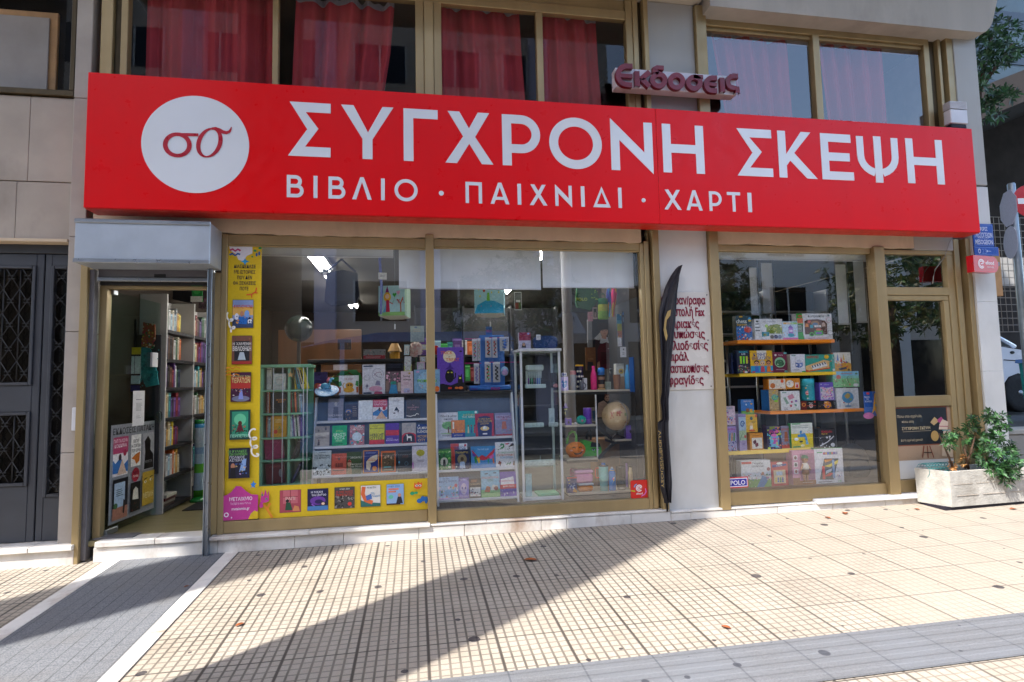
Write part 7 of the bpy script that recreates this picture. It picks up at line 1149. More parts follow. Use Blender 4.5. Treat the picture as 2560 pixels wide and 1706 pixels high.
boxobj('cardboard_box','cardboard',at('Z',470,900,.7).x,at('Z',860,900,.7).x,.72,.95,.417,zat('Z',600,700,.7),None,label='large brown cardboard box behind the crossed brace',cat='box')
# ================================================================ toy window
TY=.32;ts=empty('toy_shelf_stand',at('G',1300,1800,TY),'chrome pole stand with orange and yellow shelves full of toy boxes','shelf stand')
tz={'o1':zat('G',1300,1098,TY),'y1':zat('H',1270,116,TY),'o2':zat('H',1550,455,TY),'y2':zat('H',1100,820,TY)}
def tsh(k,mat,r,x0,x1,yy,th):a,b=at(r,x0,yy,TY).x,at(r,x1,yy,TY).x;boxobj('shelf_board',mat,a,b,TY,TY+.30,tz[k]-th,tz[k],ts,.006)
tsh('o1','orange_shelf','G',850,1775,1115,.04);tsh('y1','yellow_shelf','H',835,1720,135,.036);tsh('o2','orange_shelf','H',1112,1975,470,.036);tsh('y2','yellow_shelf','H',690,1492,830,.04)
for x in(825,1095,1352,1608,1905):q=at('H',x,500,TY+.15);m=MB();m.tube([(q.x,TY+.315,.417),(q.x,TY+.315,tz['o1']+(.02 if x<1800 else-.3))],.016,12);m.build('pole','steel',ts)
def tb(r,x0,y0,x1,y1,key,label,bg_,*sh,dY=0,t=.07,z=None,side=None,spine=None,cat='toy box',name='toy_box',rz=0,tilt=0):return box3(r,x0,y0,x1,y1,TY+.02+dY,label,bg_,*sh,t=t,z=(tz[key]+.001)if key else z,cat=cat,name=name,side=side,spine=spine,group='toy boxes in the right shop window',rz=rz,tilt=tilt,mat='printed_card')
tb('b',150,218,440,662,'o1','dark blue chess puzzle box with red roofed castle','#24404e',('r',0,0,1,.55,'#2a6ab0'),N_(0,0,1,.58,50,8,'#b83a3a','#3a5aa8','#6a9ac8','#e0d8d0','#1f3a6a','#c85a3a'),('e',.72,.42,.24,.12,'#c04038'),T('chess',.34,.78,.17,'#dfe4e0',.66),T('Inspiration',.36,.64,.09,'#d8a830',.6),('e',.86,.84,.1,.1,'#3a9ad0'),('e',.86,.80,.09,.05,'#e0c03a'),('r',.2,.93,.42,.99,'#d8a830'),spine='#4a4a3a')
tb('b',490,275,1003,656,'o1','white box with a green and blue toy caterpillar train','#d6d6da',('e',.1,.88,.05,.05,'#3a3a3a'),('r',.02,.74,.18,.78,'#2a3a4a'),('r',.02,.58,.18,.62,'#2a3a4a'),('r',.02,.42,.18,.46,'#2a3a4a'),('p','#7a8a2a',(.4,.3),(.98,.28),(.96,.68),(.8,.76),(.55,.7),(.42,.6)),N_(.42,.3,.98,.72,34,12,'#a8a83a','#5a7a2a','#c8b84a','#d8d8c8','#8a6a3a'),('e',.42,.66,.06,.08,'#a0c04a'),('p','#2a8aa0',(.24,.14),(.5,.18),(.5,.36),(.24,.38)),('e',.35,.24,.06,.06,'#8a8a3a'),('e',.6,.14,.07,.09,'#5a4a3a'),('e',.74,.14,.07,.09,'#3a3060'),('e',.88,.14,.07,.09,'#6a7a9a'),G_(.3,.84,.8,.9,1,'#a8aab8'))
tb('b',1005,318,1282,650,'o1','pale blue and pink box with a purple carousel','#b8d0e4',('r',0,0,1,.1,'#d86aa8'),('r',.06,.84,.52,.94,'#e0a83a'),('r',.54,.84,.96,.94,'#8ac04a'),('p','#7a5ab0',(.34,.64),(.7,.64),(.52,.8)),('r',.38,.3,.68,.64,'#b070c8'),('r',.42,.42,.64,.54,'#e8d8f0'),('e',.53,.24,.22,.1,'#2a9ab0'),N_(0,.08,.34,.7,14,4,'#d86a6a','#4aa0c8','#e0c84a','#e8b0d0'),N_(.7,.08,1,.7,14,5,'#6ab05a','#e08a4a','#d84a8a','#f0e0e8'),T('ΚΑΡΟΥΖΕΛ',.5,.89,.06,'#f0f0f4'),dY=-.01,t=.05)
tb('b',1262,172,1912,650,'o1','large white treehouse toy box with a green left stripe','#dadade',('p','#3aa03a',(0,0),(.2,0),(.16,.3),(.19,.6),(.16,1),(0,1)),('r',.02,.28,.17,.58,'#22301f'),G_(.03,.3,.16,.56,5,'#c8d8c0'),('r',.02,.62,.18,.82,'#d87a5a'),('e',.1,.9,.06,.05,'#a86a3a'),T('Δεντρόσπιτο',.55,.90,.085,'#3a4048',.54),('p','#5a3228',(.22,.2),(.84,.2),(.86,.6),(.8,.72),(.6,.78),(.3,.76),(.22,.7)),('e',.52,.62,.12,.1,'#a87a4a'),('e',.52,.59,.08,.06,'#5a7a9a'),('p','#d85a3a',(.3,.64),(.38,.62),(.4,.72),(.32,.74)),('p','#e08a3a',(.22,.48),(.33,.48),(.32,.6),(.25,.62)),('r',.37,.44,.46,.56,'#3a9ab0'),('r',.49,.47,.68,.55,'#e4e0dc'),T('ΣΠΙΤΙ',.58,.51,.04,'#333',.14),('p','#c8a8a0',(.7,.5),(.8,.5),(.8,.6),(.75,.68),(.7,.6)),('e',.6,.38,.08,.05,'#d86a4a'),('r',.48,.16,.72,.34,'#4ab04a'),('r',.52,.2,.68,.28,'#8a5ab8'),('e',.4,.2,.07,.08,'#4ab04a'),('e',.4,.2,.04,.04,'#1f2a1f'),('e',.9,.74,.075,.1,'#c86a7a'),('e',.9,.74,.066,.088,'#dcdce0'),('e',.92,.26,.075,.1,'#3a4a5a'),('e',.92,.26,.066,.088,'#dcdce0'),('e',.9,.92,.03,.04,'#2a5a5a'),N_(.24,.22,.46,.42,12,2,'#8a4a3a','#c88a4a','#6a3a2c'),G_(.3,.03,.9,.08,1,'#c86a8a'),dY=.03,t=.08)
tb('b',60,860,92,1240,None,'navy puzzle box spine at the left end of the yellow shelf','#1f2c54',z=tz['y1']+.001,dY=.05,t=.06)
tb('b',165,862,412,1286,'y1','dark digging laboratory box with glowing green tubes','#1f2440',T('DIGGING',.5,.93,.07,'#3ac0d8'),T('LAB',.5,.84,.08,'#d8e0e8'),*[('r',.22+i*.22,.42,.36+i*.22,.74,c)for i,c in enumerate(('#a8d82a','#7ad83a','#c8c83a'))],('e',.5,.2,.48,.18,'#3a3440'),N_(0,0,1,.36,34,4,'#8a8090','#2a2430','#5aa05a','#c86a4a','#b8b0c0'),N_(.75,.4,1,.8,12,5,'#d84a2a','#e8843a'),('e',.62,.05,.12,.04,'#e0e0ec'),side='#1f2c54',spine='#1f2c54')
tb('b',412,866,818,1278,'y1','yellow treasure hunt game box with three cartoon children','#e0ae1c',('p','#dcd8d0',(.3,1),(.75,1),(.66,.6),(.34,.6)),('r',0,0,1,.32,'#2a9ac8'),T('ΚΥΝΗΓΙ',.45,.82,.14,'#23348a',.6),T('ΘΗΣΑΥΡΟΥ',.5,.66,.14,'#23348a',.86),*[q for cx,sk,hr,cl in((.27,'#d8a078','#3a241a','#3a6ac0'),(.53,'#e0b898','#b8b0a8','#c84a5a'),(.8,'#c88a64','#5a2c1c','#d87a2a'))for q in(('p',cl,(cx-.1,.04),(cx+.1,.04),(cx+.07,.3),(cx-.07,.3)),('e',cx,.46,.12,.11,hr),('e',cx,.41,.1,.1,sk),('e',cx-.04,.42,.018,.022,'#1c1410'),('e',cx+.04,.42,.018,.022,'#1c1410'),('s','#8a3a30',.012,(cx-.03,.355),(cx+.03,.355)))],('r',.04,.02,.18,.08,'#c83a3a'),('e',.94,.06,.04,.04,'#c83a3a'),dY=-.01)
tb('b',818,886,1086,1262,'y1','maroon box with a round green forest picture','#6a1f3c',('e',.5,.5,.36,.25,'#8ac098'),('e',.5,.47,.3,.17,'#3a6a4a'),N_(.25,.35,.75,.62,14,5,'#23342a','#c8d8b8','#2a4a3a'),('e',.22,.86,.07,.05,'#d8d0d0'),T('Μαγεμένο',.56,.86,.06,'#e0c8d0',.3),('r',.78,.9,.98,1,'#6ab0b0'),('r',.78,.0,.98,.1,'#5a9a9a'),G_(.2,.12,.8,.17,1,'#c8a8b4'),dY=.0,t=.05)
tb('b',1150,932,1426,1264,'y1','white box with a small blue wooden cube toy','#d4d4de',('r',.08,.9,.36,.94,'#2a8a6a'),('p','#3a5aa0',(.32,.3),(.55,.24),(.55,.5),(.32,.54)),('p','#5a7ac0',(.57,.24),(.8,.32),(.8,.54),(.57,.5)),('r',.36,.34,.44,.46,'#e0e0e8'),('r',.62,.34,.7,.46,'#e0e0e8'),('e',.55,.62,.14,.08,'#b8bcd0'),G_(.1,.1,.7,.16,1,'#4a4a5a'),('e',.84,.03,.14,.04,'#3aa05a'),side='#bdb9b0',t=.08)
tb('b',1424,936,1962,1254,'y1','teal box with a wooden toy keyboard','#3a9a8c',('p','#d8b078',(.0,.34),(.62,.68),(.82,.62),(.8,.24),(.1,.06),(0,.1)),('p','#c8502c',(0,.0),(.82,.18),(.84,.34),(.8,.24),(.1,.08),(0,.16)),('p','#dcdce0',(.18,.34),(.68,.58),(.74,.34),(.24,.14)),*[('p','#1f2a54',(.20+i*.085,.36+i*.04),(.24+i*.085,.38+i*.04),(.265+i*.085,.25+i*.04),(.23+i*.085,.23+i*.04))for i in range(6)],T('ΑΝΙΜΑΜΒΟ',.24,.86,.16,'#c8402c',.42),('e',.72,.86,.08,.12,'#e0b02a'),N_(.82,.5,1,.95,10,5,'#e0d8d0','#c86a4a','#3a6a9a'),('r',.9,.04,.98,.16,'#d8d8d8'),dY=-.005,t=.05)
tb('b',1945,906,2258,1254,'y1','white and orange box with a colourful magnetic tile castle','#dad6ce',('p','#dc9a1a',(0,0),(1,0),(1,.4),(.8,.5),(.3,.4),(0,.46)),('p','#2a6ac0',(.18,.58),(.3,.58),(.24,.96)),('p','#c83a3a',(.36,.5),(.5,.5),(.43,.8)),('p','#e0b02a',(.54,.6),(.64,.6),(.59,.94)),N_(.12,.2,.82,.62,36,5,'#c8302e','#2a5ab8','#3a9a4a','#e07a2a','#6a3a9a','#e0c03a'),('p','#3a3a5a',(.3,.06),(.74,.14),(.7,.24),(.24,.16)),('e',.84,.08,.07,.06,'#5a4a2a'),T('+3',.84,.88,.06,'#666',.14),dY=.04,t=.04,spine='#c8601a')
c_='c'
blk=tb('c',1075,425,1292,553,'o2','small black and red card game box','#1a1a1e',('r',0,0,.36,1,'#6a1a1a'),('e',.18,.6,.14,.22,'#c88a3a'),('e',.18,.6,.09,.14,'#8a1f1f'),('e',.66,.46,.13,.24,'#d8d4d0'),('e',.66,.46,.1,.18,'#b8322a'),T('60',.66,.46,.2,'#f0e8e4',.14),('s','#c8402c',.03,(.38,.46),(.98,.46)),T('Memory',.66,.82,.12,'#d0d0d0',.4),('e',.93,.9,.06,.1,'#d84a3a'))
tb('c',1318,420,1592,548,'o2','small black box with an orange space picture','#1c1c24',('e',.52,.5,.2,.4,'#d88a2a'),N_(.3,.1,.75,.9,24,4,'#e0a83a','#c8502c','#3a6ab8','#5a3a8a','#e8d8b0'),N_(.05,.2,.28,.7,8,5,'#c87a2a','#3a5a4a'),G_(.85,.5,.95,.9,4,'#888'))
bot('c',1082,106,1250,422,TY+.07,zat('c',1160,424,TY+.02)+.001,'tall cyan cardboard tube with a cartoon face, on the card game box',[(.98,0,'#2aa0b8'),(1,.02,'#2aa0b8'),(1,.68,'#2aa8c0'),(1.03,.69,'#3ab4cc'),(1.03,.99,'#2aa8c0'),(1,1,'#3ab4cc'),(0,1,'#3ab4cc')],'toy_tube','tube','printed_card',cap=3,group='toy boxes in the right shop window');q0=at('c',1110,400,TY);a,b,c,d=rect('c',1110,190,1220,400,TY+.02);m=MB();FT_=frame((a,TY+.012,c));art(m,FT_,b-a,d-c,[('e',.5,.42,.34,.16,'#e0a8a8'),('r',.22,.36,.78,.42,'#c83a3a'),('e',.38,.5,.05,.03,'#222'),('e',.62,.5,.05,.03,'#222'),('p','#1f8a6a',(.25,.08),(.75,.08),(.7,.28),(.3,.28)),('r',.36,.0,.46,.1,'#e8e0e0'),('r',.54,.0,.64,.1,'#e8e0e0'),('e',.25,.78,.1,.05,'#e0a83a'),T('ΒΟΜΒΟΣ',.6,.94,.05,'#d0f0f4',.6)]);bpy.data.objects['toy_tube']and m.build('print','printed_card',bpy.data.objects['toy_tube'])
tb('c',605,268,745,578,'o2','kraft and blue activity box with green script letters','#b09a74',N_(0,0,1,1,30,6,'#c8b48c','#9a845e','#8a7450','#d8b03a'),('e',.6,.64,.36,.14,'#2a8ab8'),T('GIFT',.6,.70,.1,'#a8d83a'),T('CARDS',.6,.60,.1,'#a8d83a'),('e',.7,.47,.2,.06,'#8ac83a'),spine='#2a78c8',side='#2a78c8',dY=.005,t=.14)
tb('c',778,280,1058,566,'o2','white domino game box with pink and green tiles','#dadade',('r',.08,.9,.3,.94,'#2a8a6a'),('p','#c88aa0',(.34,.74),(.62,.86),(.72,.64),(.44,.54)),('p','#8aa898',(.12,.66),(.24,.7),(.42,.36),(.28,.32)),('p','#b85a8a',(.5,.48),(.6,.5),(.62,.4),(.52,.38)),('p','#8a6ab0',(.72,.52),(.84,.54),(.86,.44),(.74,.42)),('p','#c85a6a',(.44,.3),(.56,.3),(.56,.18),(.46,.18)),('p','#7aa89a',(.68,.34),(.8,.32),(.82,.22),(.7,.22)),T('Animal',.24,.14,.05,'#3a3a44',.3),T('Domino',.24,.06,.05,'#3a3a44',.3),T('OK',.84,.05,.08,'#2aa05a',.18),side='#c8bfae',t=.10,dY=-.01)
tb('c',590,112,1058,270,None,'long orange panorama puzzle box lying on two boxes','#d88a2c',('r',.03,.06,.54,.92,'#dcd4c8'),('e',.44,.76,.05,.16,'#d8562c'),('e',.14,.36,.08,.24,'#c8703a'),N_(.04,.08,.53,.5,20,3,'#d8683a','#c8a8c0','#5a8a5a','#e8b84a'),('e',.68,.5,.12,.34,'#e0dcd4'),N_(.58,.2,.8,.8,16,5,'#d8733a','#3a5a9a','#e0d8d0','#c83a3a'),('r',.84,.1,.96,.6,'#d8c8c8'),('p','#c8304a',(.86,.15),(.94,.15),(.92,.45),(.88,.45)),z=zat('c',800,274,TY+.02)+.012,t=.09,side='#c87a20')
tb('c',1345,148,1562,412,None,'purple sticker mosaic box with a white dotted sheet','#6a58b8',('r',.06,.04,.94,.74,'#d0c4d4'),N_(.08,.06,.92,.72,60,5,'#c86ab0','#8a6ac8','#d8a0c0','#6ab0a8','#e0b0a0'),('r',.3,.7,.7,.8,'#6a58b8'),G_(.3,.84,.7,.9,1,'#b8b0e0'),('e',.12,.9,.04,.03,'#e0dcf0'),spine='#5a48a8',side='#5a48a8',z=zat('c',1450,420,TY+.02)+.001,t=.09)
tb('c',1600,245,1922,546,'o2','white box with a photo of a blue desk globe','#d0d0d4',('e',.5,.55,.27,.28,'#3a88b8'),('p','#b89a50',(.34,.62),(.5,.76),(.62,.7),(.6,.56),(.5,.48),(.42,.5)),('p','#8a9a4a',(.56,.46),(.68,.5),(.66,.4),(.58,.38)),('s','#3a6a98',.03,(.5,.26),(.5,.16)),('e',.5,.12,.16,.04,'#3a78a8'),('p','#c83a3a',(.26,.3),(.32,.34),(.34,.28),(.28,.26)),G_(.62,.1,.94,.24,3,'#a8a8b0'),('r',.08,.08,.16,.4,'#b8bcc8'),t=.12)
tb('c',1540,10,1926,242,None,'green farm puzzle box lying on the white globe box','#7cc0b4',('r',0,0,1,.55,'#7ab87a'),('r',0,.72,1,1,'#7ab8d8'),('e',.22,.64,.09,.14,'#c85a4a'),N_(0,.1,1,.6,50,7,'#5a9a5a','#c8b0a0','#e0d8c8','#8a5a4a','#4a7a4a','#c86a5a'),('e',.86,.12,.1,.1,'#e0d8d8'),G_(.3,.82,.8,.9,1,'#c86a5a'),('s','#3a3a2a',.015,(.58,.3),(.55,.6),(.6,.7)),('e',.9,.84,.05,.06,'#3a7a4a'),z=zat('c',1740,243,TY+.02)+.014,t=.10)
box3('c',2000,288,2258,650,.12,'blue hanging tag with a yellow rocket and white words','#1f58b0',('p','#d8a02c',(.4,.08),(.5,.3),(.62,.9),(.78,1.0),(.9,.84),(.88,.4),(.96,.12),(.8,.2),(.66,.06),(.6,.24)),('e',.74,.78,.06,.045,'#5a9ac8'),('e',.7,.6,.06,.045,'#5a9ac8'),('e',.66,.44,.06,.045,'#5a9ac8'),T('BACK',.2,.78,.07,'#e0e4f0',.32),T('TO',.2,.69,.06,'#e0e4f0',.2),T('SCHOOL',.26,.6,.07,'#e0e4f0',.42),('e',.2,.02,.3,.13,'#c86aa8'),('r',.16,.88,.32,.96,'#d8483a'),t=.003,name='hanging_tag',cat='tag')
tb('H',697,422,795,596,None,'pink colourful girls\' activity box, upper left at the frame','#d8c0d0',T('GIRLS',.5,.9,.1,'#3a8aa8'),N_(0,.05,1,.8,46,9,'#d84a8a','#e8a03a','#4aa0c8','#8a5ab0','#f0e0e8'),z=zat('H',750,598,TY+.02)+.001,t=.05);tb('H',705,600,806,826,'y2','lilac paint by numbers box, lower left at the frame','#b8b0d8',('r',0,.75,1,1,'#a890d0'),T('ΧΡΩΜΑ',.5,.88,.08,'#c03a8a'),N_(0,0,1,.4,30,3,'#3a4a9a','#c84a4a','#e0dce8','#4a8ab0'),*[('p',c,(.1+i*.2,.4),(.22+i*.2,.42),(.26+i*.2,.72),(.18+i*.2,.74))for i,c in enumerate(('#c83a4a','#3a8ab0','#e0a02a','#4a9a4a'))],t=.06)
tb('H',830,492,905,826,'y2','tall lilac art tube box with a blue wave, leaning','#b0a0c8',('r',0,.55,1,.92,'#a8c0d8'),('s','#2a58a0',.14)+tuple((.5+.3*math.cos(R(t))*(1-t/600),.72+.1*math.sin(R(t))*(1-t/600))for t in range(0,421,30)),('r',0,.28,1,.55,'#a8c0a0'),('s','#3a6a4a',.06,(.1,.3),(.5,.5),(.9,.34)),('e',.8,.38,.14,.04,'#c84a4a'),T('SD',.55,.18,.05,'#6a4a9a',.4),('r',0,.92,1,1,'#8a78b0'),t=.05,dY=-.012,rz=R(10))
tb('H',848,356,965,492,None,'blue box with two toy cows','#3a78c0',('r',0,0,1,.24,'#6aa84a'),('p','#8a5a3a',(.36,.14),(.6,.14),(.62,.4),(.38,.4)),('p','#d8a83a',(.66,.12),(.88,.12),(.86,.36),(.68,.36)),('e',.8,.7,.08,.06,'#e0a84a'),('e',.4,.66,.06,.06,'#d0d8e4'),T('ΣΒΟΥΡΕΣ',.5,.88,.09,'#e8d8d8',.8),z=zat('H',910,500,TY+.05)+.003,dY=.03,t=.06)
tb('H',893,498,996,660,None,'yellow box with a white cat and a globe','#e0b02c',('e',.5,.78,.13,.1,'#1f4a6a'),('e',.56,.8,.06,.05,'#3a8a6a'),('p','#e8e0d4',(.3,.1),(.6,.1),(.56,.4),(.34,.42)),('e',.45,.46,.14,.1,'#e0b878'),('e',.5,.1,.3,.06,'#d8683a'),G_(.5,.52,.9,.64,2,'#7a6a3a'),('e',.9,.92,.1,.08,'#d84a4a'),z=zat('H',945,662,TY+.03)+.002,dY=.01,t=.06);tb('H',930,666,1050,820,'y2','orange box with two dark red cube pieces','#d8902c',('r',.14,.08,.92,.72,'#e0dcd4'),('p','#5a1f34',(.2,.5),(.42,.64),(.5,.44),(.28,.34)),('p','#7a2a3c',(.36,.38),(.6,.44),(.62,.24),(.4,.16)),G_(.2,.8,.7,.9,1,'#a86a1c'),dY=-.005,t=.06)
tb('H',1085,602,1216,814,'y2','dark neon box with a pink monster jar','#23204a',('r',.2,.84,.8,.98,'#7a8a3a'),T('ΝΕΟΝ',.5,.78,.12,'#e04ab0',.7),('p','#6ab0d8',(.24,.1),(.76,.1),(.84,.5),(.7,.62),(.3,.62),(.16,.5)),('e',.5,.6,.22,.07,'#e06ab8'),('e',.5,.36,.22,.14,'#c858b8'),N_(0,0,1,.95,40,6,'#5ac8e0','#e05ac0','#c8d84a','#3a3a8a','#e08a5a'),spine='#3a2450',side='#3a2450',t=.08);tb('H',1210,597,1312,800,'y2','grey and red game box with a fox knight','#8a86a0',('r',0,0,1,.16,'#c8402a'),('p','#a85a34',(.3,.3),(.66,.3),(.6,.74),(.36,.74)),T('ΘΡΥΛΟΙ',.42,.84,.09,'#c8602a',.7),N_(0,.1,1,.4,20,4,'#6a7a7a','#3a3a44','#c85a2c','#a8b0b0'),dY=.03,t=.05)
tb('H',1306,575,1502,802,'y2','green edged yellow science box with a blue water tap','#e0c81c',('r',0,.58,1,1,'#d8dcd8'),('r',.04,.95,.44,.99,'#3aa05a'),G_(.05,.78,.9,.92,2,'#9aa8a8'),('p','#3a8ad0',(.28,.52),(.62,.6),(.72,.44),(.74,.3),(.64,.3),(.6,.44),(.3,.44)),('p','#3a8ad0',(.4,.56),(.48,.58),(.5,.7),(.4,.7)),('p','#6ab0e0',(.64,.14),(.78,.14),(.74,.3),(.66,.3)),('e',.22,.36,.1,.06,'#d8e4ec'),('e',.44,.26,.08,.04,'#3a4a34'),('e',.5,.1,.09,.05,'#e8e4b0'),('s','#e07a3a',.012,(.72,.66),(.88,.58),(.84,.46)),('r',.04,.03,.4,.08,'#3aa05a'),side='#2a9a4a',t=.05,dY=-.005)
zf_=.418;wt=tb('H',1522,836,1782,1152,None,'white box with a wooden marble run tower, green top','#d6d6de',('r',.1,.88,.28,.91,'#2a9a5a'),('r',.3,.82,.82,.9,'#8a8ab0'),*[('r',.32+i*.07,.83,.37+i*.07,.89,c)for i,c in enumerate(('#c83a3a','#e0a02a','#3a5ac0','#3a9a5a','#d8683a','#5a3a9a'))],('p','#3a4650',(.14,.12),(.62,.1),(.84,.7),(.34,.72)),('p','#d88a2a',(.32,.68),(.36,.6),(.6,.66),(.62,.7)),('p','#e0c82a',(.32,.5),(.5,.54),(.82,.66),(.8,.56),(.5,.46)),('p','#c82a2a',(.3,.2),(.5,.3),(.62,.28),(.5,.2)),('r',.6,.14,.68,.68,'#7a9ac8'),('r',.24,.12,.33,.5,'#d83a3a'),('p','#c8ccd8',(.36,.36),(.58,.42),(.56,.34),(.36,.28)),G_(.08,.03,.6,.07,1,'#333'),T('OK',.84,.05,.06,'#2aa05a',.16),N_(.76,.12,.94,.34,12,4,'#6a6ab0','#c86a6a','#5a9a7a'),z=zf_,t=.14,dY=-.06);a,b,c,d=rect('H',1500,836,1782,1152,TY-.04);boxobj('box_top','glossy_plastic',a+.02,b,TY-.038,TY+.098,d+(zf_-c)+.0005,d+(zf_-c)+.004,wt,.001);fill(wt.children[0],'#2a9a4a')
tb('H',1557,652,1712,824,None,'black science kit box with red and yellow title, on the tower box','#17161c',T('KidsLabs',.5,.86,.13,'#c8262e',.86),T('Magic Kit',.36,.74,.07,'#d8b02a',.56),N_(0,0,1,.62,30,6,'#4a4a5a','#a8a8b8','#2a2a34','#d8d8e0'),('s','#d0d0dc',.05,(.05,.1),(.5,.3),(.9,.6)),('e',.8,.14,.12,.1,'#c8c8d4'),z=d+(zf_-c)+.006,t=.06,dY=-.03)
dl=tb('H',1318,845,1524,1158,None,'pink doll box with a clear front','#c888a4',('r',0,0,.30,.2,'#a8704a'),('r',.06,.72,.24,.86,'#d8d0d4'),('e',.15,.79,.06,.05,'#7a4a4a'),('r',.06,.52,.24,.66,'#d8d0d4'),('e',.15,.59,.06,.05,'#4a4a4a'),('r',.06,.32,.24,.46,'#d8d0d4'),('e',.15,.39,.06,.05,'#a86a5a'),('r',.34,.14,.96,.9,'#a06a84'),('r',0,0,1,.12,'#a8704a'),G_(.4,.04,.9,.08,1,'#d8c0b0'),z=zf_,t=.10,dY=-.06,side='#b87a98');a,b,c,d=rect('H',1385,870,1510,1130,TY-.05);dh=d-c;dx=(a+b)/2-.02;dy=TY-.055;m=MB();sk=lin('#c8906c')
dz0=zf_+dh*.1;m.ball((dx,dy,dz0+dh*.80),dh*.115,16,12,sk);m.tube([(dx,dy,dz0+dh*.34),(dx,dy,dz0+dh*.5),(dx,dy,dz0+dh*.68)],[dh*.08,dh*.1,dh*.06],10,sk)
for s_ in(-1,1):m.tube([(dx+s_*dh*.08,dy,dz0+dh*.62),(dx+s_*dh*.16,dy-.004,dz0+dh*.5),(dx+s_*dh*.2,dy-.008,dz0+dh*.4)],[dh*.035,dh*.03,dh*.022],8,sk);m.tube([(dx+s_*dh*.05,dy,dz0+dh*.36),(dx+s_*dh*.055,dy,dz0+dh*.18),(dx+s_*dh*.055,dy-.006,dz0)],[dh*.05,dh*.04,dh*.03],8,sk)
dr=empty('doll',(dx,dy,dz0),'baby doll in white top, brown shorts and green hat inside the pink box','doll');m.build('body','glossy_plastic',dr);m=MB();m.lathe([(dh*.115,dh*.44),(dh*.13,dh*.5),(dh*.10,dh*.62),(dh*.07,dh*.67)],14,lin('#d4cec4'),M=Matrix.Translation((dx,dy,dz0)));m.build('top','cloth',dr);m=MB();m.lathe([(dh*.12,dh*.26),(dh*.13,dh*.34),(dh*.115,dh*.435)],14,lin('#8a5c2c'),M=Matrix.Translation((dx,dy,dz0)));m.build('shorts','cloth',dr);m=MB();m.lathe([(dh*.122,dh*.83),(dh*.12,dh*.87),(dh*.08,dh*.93),(0,dh*.945)],16,lin('#2a6a4a'),M=Matrix.Translation((dx,dy,dz0)));m.build('hat','cloth',dr);m=MB()
for s_ in(-1,1):m.ball((dx+s_*dh*.04,dy-dh*.108,dz0+dh*.80),dh*.013,8,6,lin('#2a1c18'))
m.ball((dx,dy-dh*.115,dz0+dh*.775),dh*.012,8,6,sk);m.build('face','glossy_plastic',dr)
tb('H',852,948,1122,1192,None,'white world puzzle box with a city, children and a green foot','#d4d6da',('r',.02,.88,.36,.97,'#c83a34'),T('Γνωρίζω',.56,.90,.08,'#4a4a54',.4),T('τον Κόσμο',.56,.79,.08,'#4a4a54',.4),('r',0,0,1,.3,'#5a9a4a'),('p','#3a7ab0',(.5,.0),(.74,.0),(.94,.34),(.7,.42)),N_(.04,.24,.98,.56,40,5,'#c87a5a','#a8b0b8','#3a6a8a','#d8c8a8','#5a8a5a','#c84a4a'),('e',.92,.66,.06,.07,'#8a3a4a'),('e',.72,.5,.05,.06,'#c8906a'),N_(0,0,.5,.2,12,8,'#3a5a9a','#d8d0c0','#3a7a3a'),z=zf_,t=.09,dY=-.06)
tb('H',1124,944,1278,1160,None,'red wooden abacus toy box','#b82a32',('p','#2a3a8a',(.08,.78),(.92,.84),(.92,.92),(.08,.9)),T('COLOR',.5,.85,.06,'#e0dce4',.6),('r',.14,.1,.84,.66,'#d8c09a'),('r',.3,.44,.66,.6,'#c8d0dc'),*[('e',.26+.13*i,.18+.07*j,.05,.03,c)for i,c in enumerate(('#e0c02a','#3a6ab0','#3a9a5a','#3a5ab0'))for j in range(3)],('e',.5,.95,.18,.05,'#e0dcd8'),spine='#8a1f28',side='#9a2028',z=zf_,t=.06,dY=-.05)
boxobj('wood_board','desk_wood',3.01,4.2,.12,.66,.4155,.4175,None,label='orange brown wooden board on the floor of the toy window',cat='board',bev=.0005)
bp=empty('backpack',at('H',1860,1100,.6),'dark grey backpack standing on the floor behind the boxes','backpack');a,b,c,d=rect('H',1730,760,2005,1110,.62);m=MB();m.ball(((a+b)/2,.64,(c+d)/2),((b-a)/2,.13,(d-c)/2),22,16,lin('#2f333a'));m.build('body','cloth',bp);m=MB();m.ball(((a+b)/2,.53,c+(d-c)*.36),((b-a)*.36,.06,(d-c)*.26),18,12,lin('#3a3e46'));m.build('front_pocket','cloth',bp);m=MB();m.tube([((a+b)/2-.06,.64,d-.01),((a+b)/2-.03,.63,d+.05),((a+b)/2+.03,.63,d+.05),((a+b)/2+.06,.64,d-.01)],.01,7,lin('#202226'));m.build('strap','cloth',bp)
for i,(x0,y0,x1,y1,Y,lab)in enumerate(((972,415,1042,868,.75,'first white hanging panel from the left in the toy window'),(1085,372,1188,852,.95,'second white hanging panel from the left in the toy window'),(1793,385,1893,958,.72,'third white hanging panel, above the right end of the shelves'),(1965,345,2062,940,.92,'fourth white hanging panel, next to the right window frame'))):
 e=empty('hanging_blind',at('G',(x0+x1)/2,y1,Y),lab,'hanging panel','white hanging panels in the toy window');a,b,c,d=rect('G',x0,y0,x1,y1,Y);boxobj('sheet','blind',a,b,Y,Y+.006,c+.02,d,e,.002);boxobj('bottom_bar','rack_white',a,b,Y-.008,Y+.012,c,c+.019,e,.003);m=MB();m.tube([(b,Y-.015,c-.35),(b,Y-.015,2.98)],.007,8);m.build('rod','steel',e)
